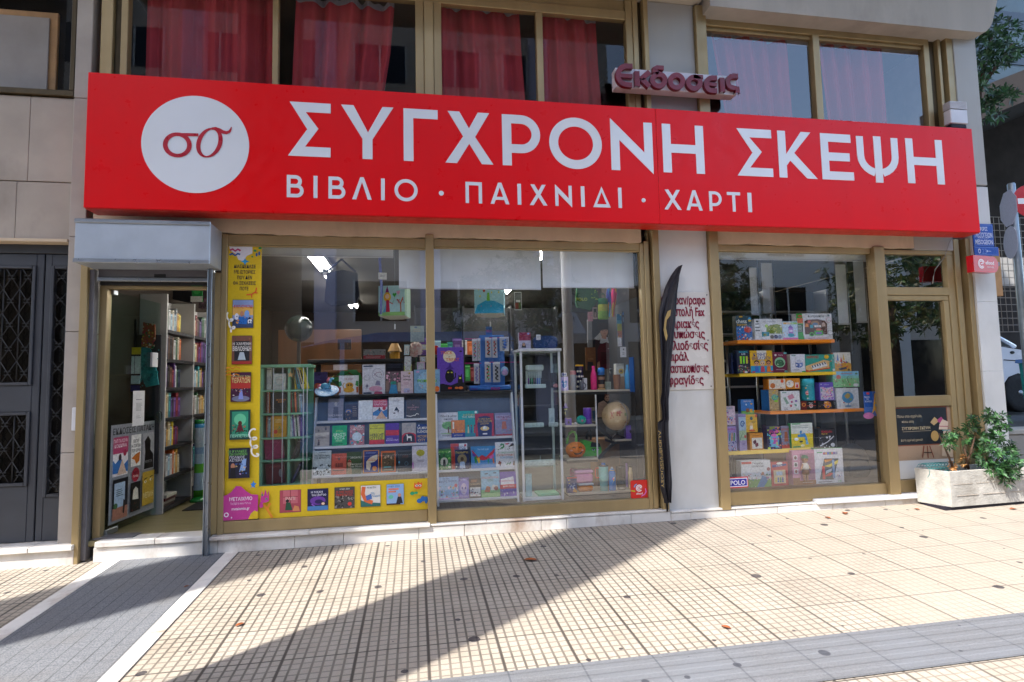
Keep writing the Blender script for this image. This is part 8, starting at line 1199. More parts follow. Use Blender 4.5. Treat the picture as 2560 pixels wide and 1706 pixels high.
# ---------------------------------------------------------------- roller blinds
def rblind(label,r,x0,y0,x1,y1,Y):
 a,b,c,d=rect(r,x0,y0,x1,y1,Y);e=empty('roller_blind',((a+b)/2,Y,c),label,'roller blind','roller blinds at the top of the shop windows');m=MB();n=12
 for i in range(n):p,q=a+(b-a)*i/n,a+(b-a)*(i+1)/n;f=lambda x:Y+.004*math.sin(x*21);m.face([(p,f(p),c+.012),(q,f(q),c+.012),(q,f(q),2.95),(p,f(p),2.95)],sm=True)
 m.build('sheet','blind',e);boxobj('bottom_bar','rack_white',a,b,Y-.009,Y+.009,c,c+.0125,e,.003)
rblind('short pale roller blind along the top of the sticker window','C',400,130,1830,258,.16);rblind('narrow white roller blind beside the mullion, left pane','C',1887,130,2190,590,.14);rblind('wide grey white roller blind, left half of the middle pane','E',98,130,1142,567,.14);rblind('grey white roller blind, right half of the middle pane','E',1162,130,2098,552,.14);rblind('short white roller blind at the top of the toy window','G',640,230,2112,348,.16)
# ---------------------------------------------------------------- lanterns and small hanging things
def lantern(label,r,x0,y0,x1,y1,Y,bg_,sh,side):
 a,b,c,d=rect(r,x0,y0,x1,y1,Y);e=empty('paper_lantern',((a+b)/2,Y,c),label,'lantern','square paper lanterns hanging in the window');w_,h_=b-a,d-c;M=Matrix.Translation((a+w_*.42,Y+.1,c))@Matrix.Rotation(R(-12),4,'Z');m=MB();k=w_*.40
 m.mesh([(-k,-k,.02),(k,-k,.02),(k,k,.02),(-k,k,.02),(-k,-k,h_),(k,-k,h_),(k,k,h_),(-k,k,h_)],[(0,1,5,4),(1,2,6,5),(2,3,7,6),(3,0,4,7),(4,5,6,7)],lin(bg_),0,False,M)
 art(m,M@Matrix(((1,0,0,-k),(0,0,-1,-k),(0,1,0,.02),(0,0,0,1))),2*k,h_-.02,sh);m.mesh([(k+.0005,-k,.02),(k+.0005,k,.02),(k+.0005,k,h_),(k+.0005,-k,h_)],[(0,1,2,3)],lin(side),0,False,M);m.build('shade','matte_paper',e)
 m=MB();m.mesh([(-k,-k,.02),(k,-k,.02),(k,k,.02),(-k,k,.02),(-k*.5,-k*.5,0),(k*.5,-k*.5,0),(k*.5,k*.5,0),(-k*.5,k*.5,0)],[(1,0,4,5),(2,1,5,6),(3,2,6,7),(0,3,7,4),(7,6,5,4)],lin('#c8c8b8'),0,False,M);m.build('base','matte_paper',e);m=MB();m.tube([M@Vector((0,0,h_)),M@Vector((0,0,2.95-c))],.002,5,lin('#888'));m.tube([M@Vector((0,0,0)),M@Vector((0,0,-.05))],.001,4,lin('#999'));m.build('cord','cloth',e);m=MB();m.box(-.007,.007,-.001,.001,-.10,-.05,lin('#d8d8d8'),0,M);m.build('tag','matte_paper',e)
lantern('pale paper lantern with a child\'s drawing of a princess and a tree','C',1695,560,2040,888,.36,'#a8ccd0',[('r',0,0,1,.12,'#8ab870'),('p','#8a2a6a',(.26,.74),(.42,.74),(.34,1.0)),('e',.34,.62,.14,.16,'#e0b030'),('e',.34,.64,.08,.08,'#e8c0a0'),('p','#b82a4a',(.28,.12),(.44,.12),(.4,.52),(.3,.52)),('p','#6aa8c8',(.16,.1),(.28,.12),(.3,.4)),('s','#b8403a',.03,(.4,.46),(.56,.38)),('s','#7a9a5a',.012,(.54,.4),(.62,.6)),('p','#3aa03a',(.62,.6),(.7,.72),(.64,.76),(.62,.72),(.58,.76),(.54,.7)),('p','#d89ab8',(.76,.68),(.84,.78),(.8,.84),(.76,.8),(.7,.82),(.7,.76)),('s','#b8603a',.04,(.86,.12),(.85,.4),(.94,.6)),('s','#b8603a',.025,(.85,.36),(.76,.52)),N_(.7,.4,1,.66,12,4,'#b83a3a','#a8503a')],'#9ab8a0')
lantern('pale blue paper lantern painted with yellow stars over a blue hill','E',512,470,860,822,.36,'#9cc8d0',[('p','#2f9ac0',(0,0),(1,0),(1,.22),(.7,.36),(.4,.38),(.1,.24)),*[('e',x,y,.024,.03,'#d8c83a')for x,y in((.15,.7),(.3,.9),(.7,.8),(.85,.6),(.2,.5),(.8,.95),(.6,.6))],('p','#6ab03a',(.42,.36),(.54,.36),(.52,.6),(.45,.6)),('e',.34,.66,.04,.05,'#b8483a'),N_(0,.1,1,.3,10,3,'#4ab0d0','#2a7aa0','#c84a4a')],'#8ab8c8')
box3('E',886,592,958,768,.4,'small hanging photo card with a white border','#c8ccc8',('r',.08,.04,.92,.96,'#3a3a38'),('r',.12,.55,.88,.9,'#6a6e6a'),('r',.2,.44,.8,.56,'#d8dcd4'),('r',.12,.08,.55,.4,'#8a3a2a'),('r',.55,.08,.88,.44,'#4a6a34'),t=.003,name='hanging_card',cat='card');box3('C',1675,420,1762,490,.3,'white price tag hanging above the princess lantern','#d8d4cc',G_(.2,.3,.8,.7,2),t=.002,name='price_tag',cat='tag',rz=R(8));m=MB();q0,q1=at('C',1690,300,.32),at('C',1700,850,.32);m.tube([(q0.x,.32,2.95),tuple(q0),((q0.x+q1.x)/2+.012,.32,(q0.z+q1.z)/2),tuple(q1)],.012,8,lin('#4a58a8'));tag(m.build('garland','cloth'),'narrow blue fabric garland hanging left of the princess lantern','garland')
m=MB();q=at('E',1145,250,.2);m.tube([(q.x,.2,2.93),tuple(q),(q.x+.004,.2,q.z-.14)],.005,7,lin('#3a3a3c'));tag(m.build('blind_cord','cloth'),'dark cord hanging in the gap between the two grey blinds','cord')
# paper flower, post card rack, desk lamp and things behind the left rack
pf=empty('paper_flower',at('J',2050,178,.8),'large pale pink paper flower on a stem in the post card stand','flower');q=at('J',2050,178,.78);m=MB();rnd=random.Random(8)
for k in range(46):
 a,e=rnd.uniform(0,6.28),rnd.uniform(-.9,1.3);d=Vector((math.cos(a)*math.cos(e),-abs(math.sin(e))*.6-.2,math.sin(a)*math.cos(e)));c=q+d*.05;u_=d.orthogonal().normalized();v_=d.cross(u_)
 m.face([c+u_*.035+d*.02,c+v_*.03+d*.03,c-u_*.035+d*.02,c-v_*.03+d*.005],lin(rnd.choice(['#dcb8b0','#e4ccc0','#d8a8a0','#e8d8cc'])))
m.ball(q,.055,14,10,lin('#dcc0b4'),jit=.12);m.build('petals','matte_paper',pf);m=MB();m.tube([q,(q.x-.01,.8,zT)],.004,6,lin('#4a7a4a'));m.build('stem','cloth',pf)
GC='post cards in the wire stand';
for k,(x0,y0,x1,y1,bg_,lab)in enumerate(((1892,112,1960,245,'#b8d0d8','blue and white post card, top left of the stand'),(2112,112,2180,180,'#c8c880','pale yellow post card behind the paper flower'),(1895,262,1985,385,'#c8ccd0','white lettered post card, middle left of the stand'),(2095,262,2175,335,'#d0b898','tan post card, middle right of the stand'),(1892,360,1990,455,'#c8cc78','yellow edged post card, bottom left of the stand'),(2060,335,2165,445,'#d8b8d0','pink edged post card, bottom right of the stand'))):
 box3('J',x0,y0,x1,y1,.74+.012*k,lab,bg_,('r',.14,.12,.86,.88,'#d8d8d4'),N_(.15,.15,.85,.7,9,k+3,'#8a6a5a','#5a7a8a','#b86a8a','#4a4a4a'),t=.003,name='post_card',cat='card',group=GC,tilt=.15,rz=R((-12,8,-14,10,-16,12)[k]))
box3('C',2005,970,2148,1138,.86,'pale grey card hanging above the paper flower','#a8b8b0',G_(.2,.6,.8,.8,2,'#c8b8a0'),('r',.3,.88,.5,.95,'#4a6aa0'),t=.004,name='hanging_card',cat='card')
rf=MB();q=at('E',118,1160,.9);rf.ball(q,(.035,.03,.05),14,9,lin('#c8322a'),jit=.12);tag(rf.build('paper_flower','matte_paper'),'crumpled red paper flower beside the mullion','flower')
YD=1.3;lp=empty('desk_lamp',at('J',1775,300,YD),'yellow pencil shaped table lamp with a pale wooden top','lamp');q=at('J',1775,200,YD);k=at('J',1865,200,YD).x-q.x;zq0,zq1,zq2=zat('J',1775,300,YD),zat('J',1775,205,YD),zat('J',1775,97,YD);m=MB();m.lathe([(k,0),(k*1.0,.01),(k*.5,zq2-zq1-.002),(0,zq2-zq1)],8,lin('#c89858'),M=Matrix.Translation((q.x,YD,zq1)),sm=False);m.build('lamp_shade','painted_wood',lp);m=MB();m.lathe([(k*.7,zq0-zq1),(k*.72,0)],8,lin('#d89a1c'),M=Matrix.Translation((q.x,YD,zq1-.001)),sm=False);m.build('body','painted_wood',lp)
ztb=zq0;tbl=empty('display_table',at('J',1500,320,YD),'dark table behind the left rack carrying books and a lamp','table');xa,xb=at('J',700,320,YD).x,at('J',2150,320,YD).x;boxobj('table_top','shelf_charcoal',xa,xb,YD-.2,YD+.4,ztb-.035,ztb-.001,tbl);
for x in(xa,xb-.05):
 for y in(YD-.18,YD+.33):boxobj('leg','shelf_charcoal',x,x+.05,y,y+.05,.416,ztb-.036,tbl)
box3('J',1375,245,1650,372,YD-.08,'box with two grey dragons over a red band','#8a8a8e',('r',0,0,1,.4,'#a82a34'),N_(0,.3,1,1,34,5,'#4a5a5a','#a8a8a4','#c87a7a','#3a4a4a'),G_(.1,.08,.9,.3,2,'#d8a8a8'),t=.08,name='game_box',z=ztb);box3('J',720,465,905,720,.86,'dark purple notebook pack with an orange flower','#3f2a62',('e',.4,.3,.3,.16,'#a8402c'),('e',.5,.9,.1,.04,'#2a1c44'),G_(.1,.6,.6,.8,3,'#5a4488'),t=.05,name='notebook_pack');box3('J',1660,350,1880,470,.92,'stack of dark covered notebooks behind the pink book','#1c1f2a',G_(.1,.5,.9,.9,3,'#4a4e60'),('r',0,.02,1,.2,'#4a2a3a'),t=.1,name='notebook_stack',cat='notebooks')
pp=empty('potted_plant',at('J',1150,640,.85),'broad leaved green plant behind the cat book box','plant');m=MB();rnd=random.Random(4)
for x,y in((1010,560),(1120,480),(1250,465),(1330,560),(1180,520),(1060,610)):
 c=at('J',x,y,.84+rnd.uniform(-.04,.06));a=rnd.uniform(0,3);L,w_=.075,.032;d=Vector((math.cos(a),-.2,math.sin(a)));s_=Vector((-math.sin(a),-.1,math.cos(a)));cc=lin(rnd.choice(['#2f6a34','#3f7f3f','#264f2a']))
 m.face([c-d*L,c-d*L*.2+s_*w_,c+d*L,c-d*L*.2-s_*w_],cc);m.tube([c-d*L,(at('J',1160,700,.86).x,.86,zT+.05)],.003,5,cc)
m.build('leaves','leaf',pp);m=MB();m.lathe([(.05,0),(.07,.1),(.072,.11),(.06,.105)],16,lin('#8a8a86'),M=Matrix.Translation((at('J',1160,700,.86).x,.86,zT)));m.build('pot','glossy_plastic',pp);boxobj('plant_stand','shelf_charcoal',at('J',1080,700,.86).x,at('J',1245,700,.86).x,.78,.94,.416,zT-.001,None,label='dark block stand under the broad leaved plant',cat='stand')
# ================================================================ deeper inside the shop
def mullet(x,y,z):return(x,y,z)
for x in(-1.05,1.35,3.9):  # middle and toy bay rows are added to light the interior
 for y in((1.15,2.75,4.4)if x<3 else(2.75,4.4)):
  nm=('nearest' if y<2 else 'middle' if y<4 else 'farthest')if x<3 else('nearer' if y<4 else 'farther');e=empty('ceiling_light',(x,y,2.98),f'{nm} twin tube ceiling light from the street in the '+{-1.05:'sticker window bay',1.35:'middle bay',3.9:'toy window bay'}[x],'ceiling light','twin tube ceiling lights in the shop');boxobj('housing','rack_white',x-.09,x+.09,y-.62,y+.62,2.955,2.998,e)
  for s_ in(-1,1):m=MB();m.tube([(x+s_*.045,y-.58,2.935),(x+s_*.045,y+.58,2.935)],.014,10);m.build('tube','tube_lit',e)
hk=empty('hanging_backpack',at('C',1300,700,.75),'dark navy backpack hanging open under the ceiling','backpack');a,b,c,d=rect('C',1120,420,1475,760,.75);m=MB();m.prism([(0,.04),(.06,0),(b-a-.03,.03),(b-a,.1),(b-a-.02,d-c),((b-a)*.5,d-c+.03),(.02,d-c-.01)],-.1,0,(.008,.011,.028),0,frame((a,.75,c)));m.build('body','cloth',hk);m=MB();m.prism([(.09,.05),(b-a-.05,.06),(b-a-.06,.12),(.09,.11)],0,.015,(.012,.016,.04),0,frame((a,.75,c)));m.build('front_pocket','cloth',hk);m=MB();m.tube([(a+.03,.7,d),((a+b)/2,.72,at('C',1290,285,.72).z),(b-.03,.7,d)],.012,7,lin('#1a2346'));m.build('strap','cloth',hk)
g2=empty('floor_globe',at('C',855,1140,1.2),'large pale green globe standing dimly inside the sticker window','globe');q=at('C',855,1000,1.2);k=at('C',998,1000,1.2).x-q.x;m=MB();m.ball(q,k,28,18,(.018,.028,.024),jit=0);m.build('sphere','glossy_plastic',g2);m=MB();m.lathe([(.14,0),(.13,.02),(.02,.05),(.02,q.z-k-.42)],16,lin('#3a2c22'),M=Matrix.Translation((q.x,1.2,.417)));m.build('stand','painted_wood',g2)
dk=empty('counter_desk',at('C',1050,1380,2.6),'orange brown wooden counter with a high back, deep in the shop','counter');a,b,c,d=rect('C',480,1150,1510,1400,2.6);boxobj('front','desk_wood',a,b,2.6,2.64,.417,d-.4,dk);boxobj('top','desk_wood',a-.05,b+.05,2.55,3.2,d-.399,d-.36,dk);boxobj('back_panel','desk_wood',at('C',640,1200,4.2).x,at('C',1500,1200,4.2).x,4.2,4.25,.417,zat('C',1000,1010,4.2),dk)
box3('C',1210,1243,1356,1330,2.75,'white laptop lid open on the wooden counter','#b8b4c0',t=.012,name='laptop',cat='laptop',z=d-.358);box3('C',1255,1110,1395,1215,3.6,'small dark painting on the wooden back panel','#2a1c1a',N_(.1,.1,.9,.9,16,4,'#4a2a24','#6a3a2a','#2a3a2a','#5a4a3a'),t=.02,name='picture',cat='picture')
# entrance: bookcases along the left wall, clothes rail, toy tube
BX,BXB=-2.45,-2.70;bc=empty('bookcase',(-2.58,1.8,.35),'white bookcase with charcoal shelves along the wall inside the entrance','bookcase');ys=(.95,1.66,2.42,3.2);bzs=[zat('U',660,y,1.0)for y in(1010,668,340)]+[zat('Q',690,y,1.0)for y in(1505,1172,862,545)];btop=2.52
for y in ys:boxobj('upright','shop_white',BXB,BX,y-.013,y+.013,.346,btop,bc,.002)
boxobj('back','shop_white',BXB-.002+.004,BXB+.012,ys[0]+.014,ys[-1]-.014,.346,btop,bc,.001)
SH=['lowest','second','third','fourth','fifth','sixth','top'];BN=['near','middle','far']
for k in range(3):
 for i,z in enumerate(bzs):
  boxobj('shelf','shelf_charcoal',BXB+.013,BX+.004,ys[k]+.014,ys[k+1]-.014,z-.034,z,bc,.002)
  if i==0:continue
  nmx={0:8,1:8,2:5}[k];upright(ys[k]+.03,z,nmx,.03,.06,.17,.25,BX-.015,.19,31+7*i+k,f'on the {SH[i]} shelf, {BN[k]} bay of entrance bookcase',SC,'books in the white entrance bookcase',axis='y',xmax=ys[k+1]-.10)
for i,(h,col)in enumerate((('dark','#4a3a3a'),('grey','#9a968e'),('maroon','#5a2a30'),('white','#c0bcb4'))):boxobj('book','printed_card',BXB+.03,BX-.03+.01*i,1.0+.01*i,1.30-.01*i,bzs[0]+.0005+.03*i,bzs[0]+.03+.03*i,None,label=f'{h} large book lying in the pile on the lowest bookcase shelf',cat='book',group='books in the white entrance bookcase',bev=.002);fill(bpy.context.scene.objects[-1]if 0 else[o for o in COL.objects if o.name.startswith('book')][-1],col)
ttq=at('U',1075,880,1.55);tt=empty('toy_tube',(ttq.x,1.55,.346),'tall clear green and blue toy tube standing on the entrance floor','tube');k=(at('U',1135,500,1.55).x-at('U',1015,500,1.55).x)/2;zz0=.346;zz1=zat('U',1075,40,1.55);H2=zz1-zz0;m=MB();m.lathe([(k*1.6,0),(k*1.5,.02),(k*.95,.05)],20,lin('#1f7a34'),M=Matrix.Translation((ttq.x,1.55,zz0)));m.build('base','glossy_plastic',tt)
m=MB();m.lathe([(k*.95,.05),(k*.95,H2*.14),(k*.93,H2*.34),(k*.9,H2*.35),(k*.86,H2*.45),(k*.85,H2*.46),(k*.86,H2*.58),(k*.9,H2*.66),(k*1.0,H2*.72),(k*.96,H2*.9),(k*.98,H2*.95)],20,lin('#a8b4b8'),M=Matrix.Translation((ttq.x,1.55,zz0)),cols=[lin(c)for c in('#4a9a2a','#9ab0c0','#8aa8b8','#5aa838','#58a83a','#9ab4c4','#7a9ab8','#a8b8c0','#b0bcc4','#3a8ab8')]);m.build('body','glossy_plastic',tt);m=MB();m.lathe([(k*1.0,H2*.95),(k*1.04,H2*.96),(k*1.02,H2),(0,H2)],20,lin('#1f7a34'),M=Matrix.Translation((ttq.x,1.55,zz0)));m.build('lid','glossy_plastic',tt)
m=MB();pts=[at('U',*q,1.3)for q in((940,1040),(1060,960),(1260,955),(1260,1028))];m.box(pts[0].x+.05,pts[0].x+.75,1.05,1.5,.346,.354);tag(m.build('door_mat','mat_black'),'black rubber mat on the wooden entrance floor','mat')
# clothes and posters seen through the glass door
cr=MB();YC_=.95
def cloth(label,r,pts,Y,col,arts=(),name='garment',cat='garment'):
 p=[at(r,*q,Y)for q in pts];x0=min(q.x for q in p);x1=max(q.x for q in p);z0=min(q.z for q in p);z1=max(q.z for q in p);m=MB();M=frame((x0,Y,z0));P2=[(q.x-x0,q.z-z0)for q in p];ar=sum(P2[i-1][0]*P2[i][1]-P2[i][0]*P2[i-1][1]for i in range(len(P2)))
 if ar<0:P2.reverse()
 m.prism(P2,-.015,0,lin(col),0,M);art(m,M,x1-x0,z1-z0,list(arts));return m.build(name,'cloth',None,label,cat,'garments hanging behind the glass door')
cloth('hanging dress with red, white, yellow and black blocks','Q',((190,740),(440,735),(440,1030),(420,1215),(200,1220)),.80,(.85,.88,.87),[('r',0,.4,.44,1,(.75,.01,.02)),('r',.52,.84,1,1,(.8,.55,.02)),('r',.44,0,.52,1,'#1a1c24'),('r',0,.36,1,.4,'#1a1c24'),('r',.52,.8,1,.84,'#1a1c24'),('r',0,.14,1,.17,'#1a1c24'),('r',.52,0,1,.14,'#23307a'),('r',.74,.4,.76,.8,'#1a1c24')])
cloth('hanging teal skirt with a lighter tag','Q',((448,735),(540,740),(590,860),(640,1140),(500,1170),(445,1040)),.81,(.03,.26,.28),[N_(0,0,1,1,50,4,(.05,.36,.36),(.02,.16,.19),(.04,.27,.3)),('p','#2a8a84',(.7,.05),(.88,.05),(.9,.4),(.75,.4))]);cloth('hanging red, yellow and white flowered scarf','Q',((470,460),(595,485),(600,640),(545,750),(450,720)),.815,'#a85a3a',[N_(0,0,1,1,70,7,'#c83a4a','#d8b04a','#e0d8c0','#3a7a4a','#b02a6a')]);cloth('hanging bright pink scarf','Q',((225,455),(300,455),(290,560),(245,700)),.82,'#b83a7a',[N_(0,0,1,1,14,3,'#d86aa8','#8a2a5a','#e0c0d0')]);cloth('black hanging bag strap','Q',((305,430),(395,430),(400,735),(300,735)),.835,'#141416',[('r',.3,.1,.42,.5,'#b8a890')])
boxobj('clothes_board','shelf_charcoal',-2.695,-2.46,.84,.86,.75,2.1,None,label='dark board carrying the garments behind the glass door',cat='board');box3('Q',130,1335,290,1470,.78,'black sign board with pale round letters behind the glass door','#141517',T('5 POLO',.5,.62,.3,'#a8a89a',.9),('r',.05,.04,.95,.22,'#8a8a7a'),t=.01,name='sign_board',cat='sign');box3('U',130,15,245,85,.78,'black strip sign with multicolour letters above the sticker','#16161a',T('P',.12,.5,.6,'#d83a3a',.2),T('O',.32,.5,.6,'#3a8ad8',.2),T('S',.52,.5,.6,'#4ac04a',.2),T('C',.70,.5,.6,'#e0c02a',.2),T('A',.88,.5,.6,'#d83a3a',.2),t=.01,name='sign_strip',cat='sign')
box3('Q',180,20,385,315,.9,'framed print of a red and pink heart high on the wall','#a88a58',('r',.06,.06,.94,1,'#8a8e90'),('p','#a83a5a',(.5,.2),(.8,.6),(.78,.8),(.6,.84),(.5,.72),(.4,.84),(.22,.8),(.2,.6)),t=.02,name='picture',cat='picture',rz=R(60))
cloth('green and white bag hanging from the ceiling above the bookcase','Q',((990,40),(1110,40),(1115,240),(1010,230)),1.4,'#1f7a3a',[('r',0,0,1,.3,'#b8b8b0'),('e',.5,.6,.3,.2,'#3aa04a')],'hanging_bag','bag');cloth('dim pink and grey bag hanging at the top right of the entrance','Q',((1090,60),(1260,60),(1260,330),(1070,310)),1.5,'#4a3c42',[N_(0,0,1,1,30,4,'#6a4a58','#3a3436','#7a2a4a')],'hanging_bag','bag');cloth('dark navy bag on top of the bookcase','Q',((480,60),(1000,100),(1000,260),(700,190),(480,150)),1.7,'#15161c',[],'hanging_bag','bag')
# back shelving seen through the middle and toy windows
def wallcase(where,label,x0,x1,y,zs,seed,per,grp,um='shop_white'):
 e=empty('bookcase',((x0+x1)/2,y,.42),label,'bookcase');boxobj('back','shelf_charcoal',x0,x1,y+.26,y+.28,.417,2.75,e);n=int((x1-x0)/.9)+1
 for i in range(n+1):x=x0+(x1-x0)*i/n;boxobj('upright',um,x-.012,x+.012,y,y+.255,.417,2.75,e,.002)
 for j,z in enumerate(zs):boxobj('shelf',um,x0+.013,x1-.013,y-.004,y+.25,z-.025,z,e,.002);upright(x0+.05,z,per,.05,.14,.16,.27,y+.02,.2,seed+j,f'on the {SH[j]} shelf '+where,SC+[('pink','#b86a90'),('bright green','#3a9a4a'),('red','#c03030')],grp,xmax=x1-.1)
wallcase('behind the toy boxes','white bookcase behind the toy boxes',3.05,5.6,1.7,(.75,1.1,1.45,1.8,2.15,2.45),60,9,'books behind the toy window');wallcase('behind the middle bay','dark bookcase at the back of the middle bay',.0,2.2,3.4,(1.2,1.6,2.0),80,8,'books at the back of the middle bay','shelf_charcoal')
boxobj('cardboard_box','cardboard',4.25,4.75,.9,1.3,.417,.95,None,label='brown cardboard box on the floor behind the grey backpack',cat='box');
# ================================================================ side street on the right
YC=2.6;fw=at('P',2552,985,YC);gzc=at('P',2552,1031,YC).z;CS=1.0
car=empty('parked_car',(fw.x-1.2,YC,gzc),'white car parked in the side street behind the shop corner','car')
def carpt(x,z):return(fw.x+x,gzc+z)
prof=[(-3.4,.35),(-3.5,.75),(-3.35,1.0),(-2.9,1.08),(-2.45,1.42),(-1.9,1.56),(-1.25,1.58),(-.75,1.50),(-.2,1.22),(.15,1.03),(.75,.92),(.98,.72),(1.02,.40),(.95,.28)]
m=MB();Wd=1.7;secs=[(0,1.0,.10),(.10,1.0,0),(Wd-.10,1.0,0),(Wd,1.0,.10)]
low=[q for q in prof if q[1]<=1.1];body=[(-3.4,.30),(-3.5,.75),(-3.38,1.0),(-2.9,1.06),(-1.6,1.08),(-.35,1.09),(.15,1.02),(.75,.90),(.98,.70),(1.02,.42),(.95,.25),(.40,.22),(.36,.40),(.2,.58),(0,.64),(-.2,.58),(-.36,.40),(-.40,.22),(-2.2,.22),(-2.24,.40),(-2.4,.58),(-2.6,.64),(-2.8,.58),(-2.96,.40),(-3.0,.24)]
def extr(m,pts,y0,y1,inset=0.0,mat=0):
 c=(sum(p[0]for p in pts)/len(pts),sum(p[1]for p in pts)/len(pts));n=len(pts)
 f=lambda p,k:(fw.x+c[0]+(p[0]-c[0])*(1-k),gzc+c[1]+(p[1]-c[1])*(1-k))
 rings=[(y0,inset),(y0+.07,0),(y1-.07,0),(y1,inset)];vs=[(f(p,k)[0],y,f(p,k)[1])for y,k in rings for p in pts]
 fs=[tuple(reversed(range(n))),tuple(range(3*n,4*n))]+[(r*n+i,r*n+(i+1)%n,(r+1)*n+(i+1)%n,(r+1)*n+i)for r in range(3)for i in range(n)]
 m.mesh(vs,fs,m=mat,sm=False)
extr(m,body,YC,YC+Wd,.015);m.build('body','car_white',car)
m=MB();cab=[(-2.9,1.07),(-2.42,1.42),(-1.9,1.555),(-1.25,1.58),(-.78,1.49),(-.2,1.20),(.05,1.075)];extr(m,cab,YC+.09,YC+Wd-.09,.03);m.build('glasshouse','car_glass',car)
m=MB()
for y in(YC+.10,YC+Wd-.10):
 m.tube([(fw.x+a,y,gzc+b)for a,b in[(-2.92,1.07),(-2.44,1.43),(-1.9,1.57),(-1.25,1.595),(-.77,1.505),(-.18,1.21),(.08,1.08)]],.035,8)
m.tube([(fw.x-1.35,YC+.085,gzc+1.07),(fw.x-1.35,YC+.10,gzc+1.57)],.03,6);m.face([(fw.x-1.9,YC+.1,gzc+1.575),(fw.x-1.25,YC+.1,gzc+1.60),(fw.x-1.25,YC+Wd-.1,gzc+1.60),(fw.x-1.9,YC+Wd-.1,gzc+1.575)]);m.face([(fw.x-1.25,YC+.1,gzc+1.60),(fw.x-.8,YC+.1,gzc+1.51),(fw.x-.8,YC+Wd-.1,gzc+1.51),(fw.x-1.25,YC+Wd-.1,gzc+1.60)])
m.build('roof','car_white',car);m=MB();m.tube([(fw.x-.62,YC-.002,gzc+.3),(fw.x-.56,YC-.002,gzc+.75),(fw.x-.52,YC-.002,gzc+1.06)],.006,4);m.tube([(fw.x-.28,YC-.004,gzc+.86),(fw.x+.05,YC-.004,gzc+.84)],.008,4);m.ball((fw.x-.1,YC-.004,gzc+.98),(.05,.01,.025),8,6);m.build('trim','rubber',car)
for x in(0,-2.6):
 for y in(YC+.09,YC+Wd-.09):
  m=MB();WM=Matrix.Translation((fw.x+x,y,gzc+.31))@Matrix.Rotation(R(90),4,'X');m.lathe([(.20,-.09),(.29,-.10),(.315,-.07),(.315,.07),(.29,.10),(.20,.09)],28,M=WM);wh=m.build('wheel','tyre',car);m=MB()
  for k in range(14):
   a=2*math.pi*k/14;m.mesh([(.04*math.cos(a-.3),.04*math.sin(a-.3),.088),(.04*math.cos(a+.3),.04*math.sin(a+.3),.088),(.205*math.cos(a+.08),.205*math.sin(a+.08),.075),(.205*math.cos(a-.08),.205*math.sin(a-.08),.075)],[(0,1,2,3)],M=WM)
  m.lathe([(.0,.07),(.05,.085),(.05,.095),(0,.1)],12,M=WM);m.lathe([(.195,.06),(.20,.085),(.21,.088)],28,M=WM);m.lathe([(0,.02),(.2,.02)],20,M=WM);m.build('rim','galvanised',wh)
lw=empty('retaining_wall',(8,.85,.2),'low grey rendered wall along the raised side street','wall')
boxobj('wall_body','concrete',6.35,20,.62,.90,.15,.80,lw,.01);boxobj('coping','kerb',6.34,20,.60,.92,.801,.86,lw,.008)
m=MB();m.tube([(6.42,.3,.9),(6.44,.25,.6),(6.40,.22,.24)],.03,8);m.tube([(6.36,.3,1.05),(6.42,.3,.9)],.03,8);tag(m.build('drain_hose','kerb'),'pale hose running down beside the corner pier','hose')
po=empty('sign_pole',(0,0,0),'galvanised pole with traffic signs at the corner of the side street','sign pole')
YP=.1;p0=at('P',2549,700,YP);pz1=at('P',2543,462,YP).z;po.location=(p0.x,YP,.22)
m=MB();m.lathe([(.038,gz(p0.x,YP)),(.038,pz1),(.03,pz1+.012),(0,pz1+.016)],14,M=Matrix.Translation((p0.x,YP,0)));m.build('pole','galvanised',po)
def disc(name,cx,cz,r,n,rz,y,cols,rot=0):
 M=frame((cx,y,cz),rz);m=MB();m.prism(ell(0,0,r,r,n,rot,rot+2*math.pi),-.004,0,lin(cols[0]),0,M);
 return m,M
c=at('P',2572,503,YP-.06);m,M=disc('x',c.x,c.z,.185,32,R(-8),YP-.06,('#b81f2a',));m.mesh([(-.13,-.032,.0008),(.13,-.032,.0008),(.13,.032,.0008),(-.13,.032,.0008)],[(0,1,2,3)],lin('#e6e6ea'),0,False,M);m.build('no_entry_sign','glossy_plastic',po)
c=at('P',2522,520,YP);m,M=disc('x',c.x+.02,c.z,.215,8,R(60),YP+.02,('#a7a9bd',),R(22.5));m.build('octagonal_sign','matte_paper',po)
c=at('P',2530,605,YP);m,M=disc('x',c.x+.02,c.z,.185,28,R(58),YP+.03,('#a3a6b8',));m.build('round_sign','matte_paper',po)
fn=MB();a,b,c,d=rect('P',2455,545,2640,830,1.6);
for i in range(15):x=a+(b-a)*i/14;fn.tube([(x,1.6,c),(x,1.6,d)],.005,4)
for i in range(18):z=c+(d-c)*i/17;fn.tube([(a,1.602,z),(b,1.602,z)],.005,4)
tag(fn.build('wire_fence','concrete'),'rusty square wire mesh fence behind the sign pole','fence')
a,b,c,d=rect('P',2465,640,2505,740,.7);boxobj('board','beige_board',a-.1,b,.7,.75,c,d+.1,None,label='beige board leaning behind the corner pier',cat='board',bev=.006)
boxobj('parapet','concrete',8.2,30,6.0,6.3,at('P',2530,715,6).z,at('P',2530,645,6).z,None,label='grey slatted parapet under the dark overpass',cat='parapet')
bn=empty('waste_bin',(9.6,1.2,.9),'teal blue plastic bin edge at the right side of the white car','bin')
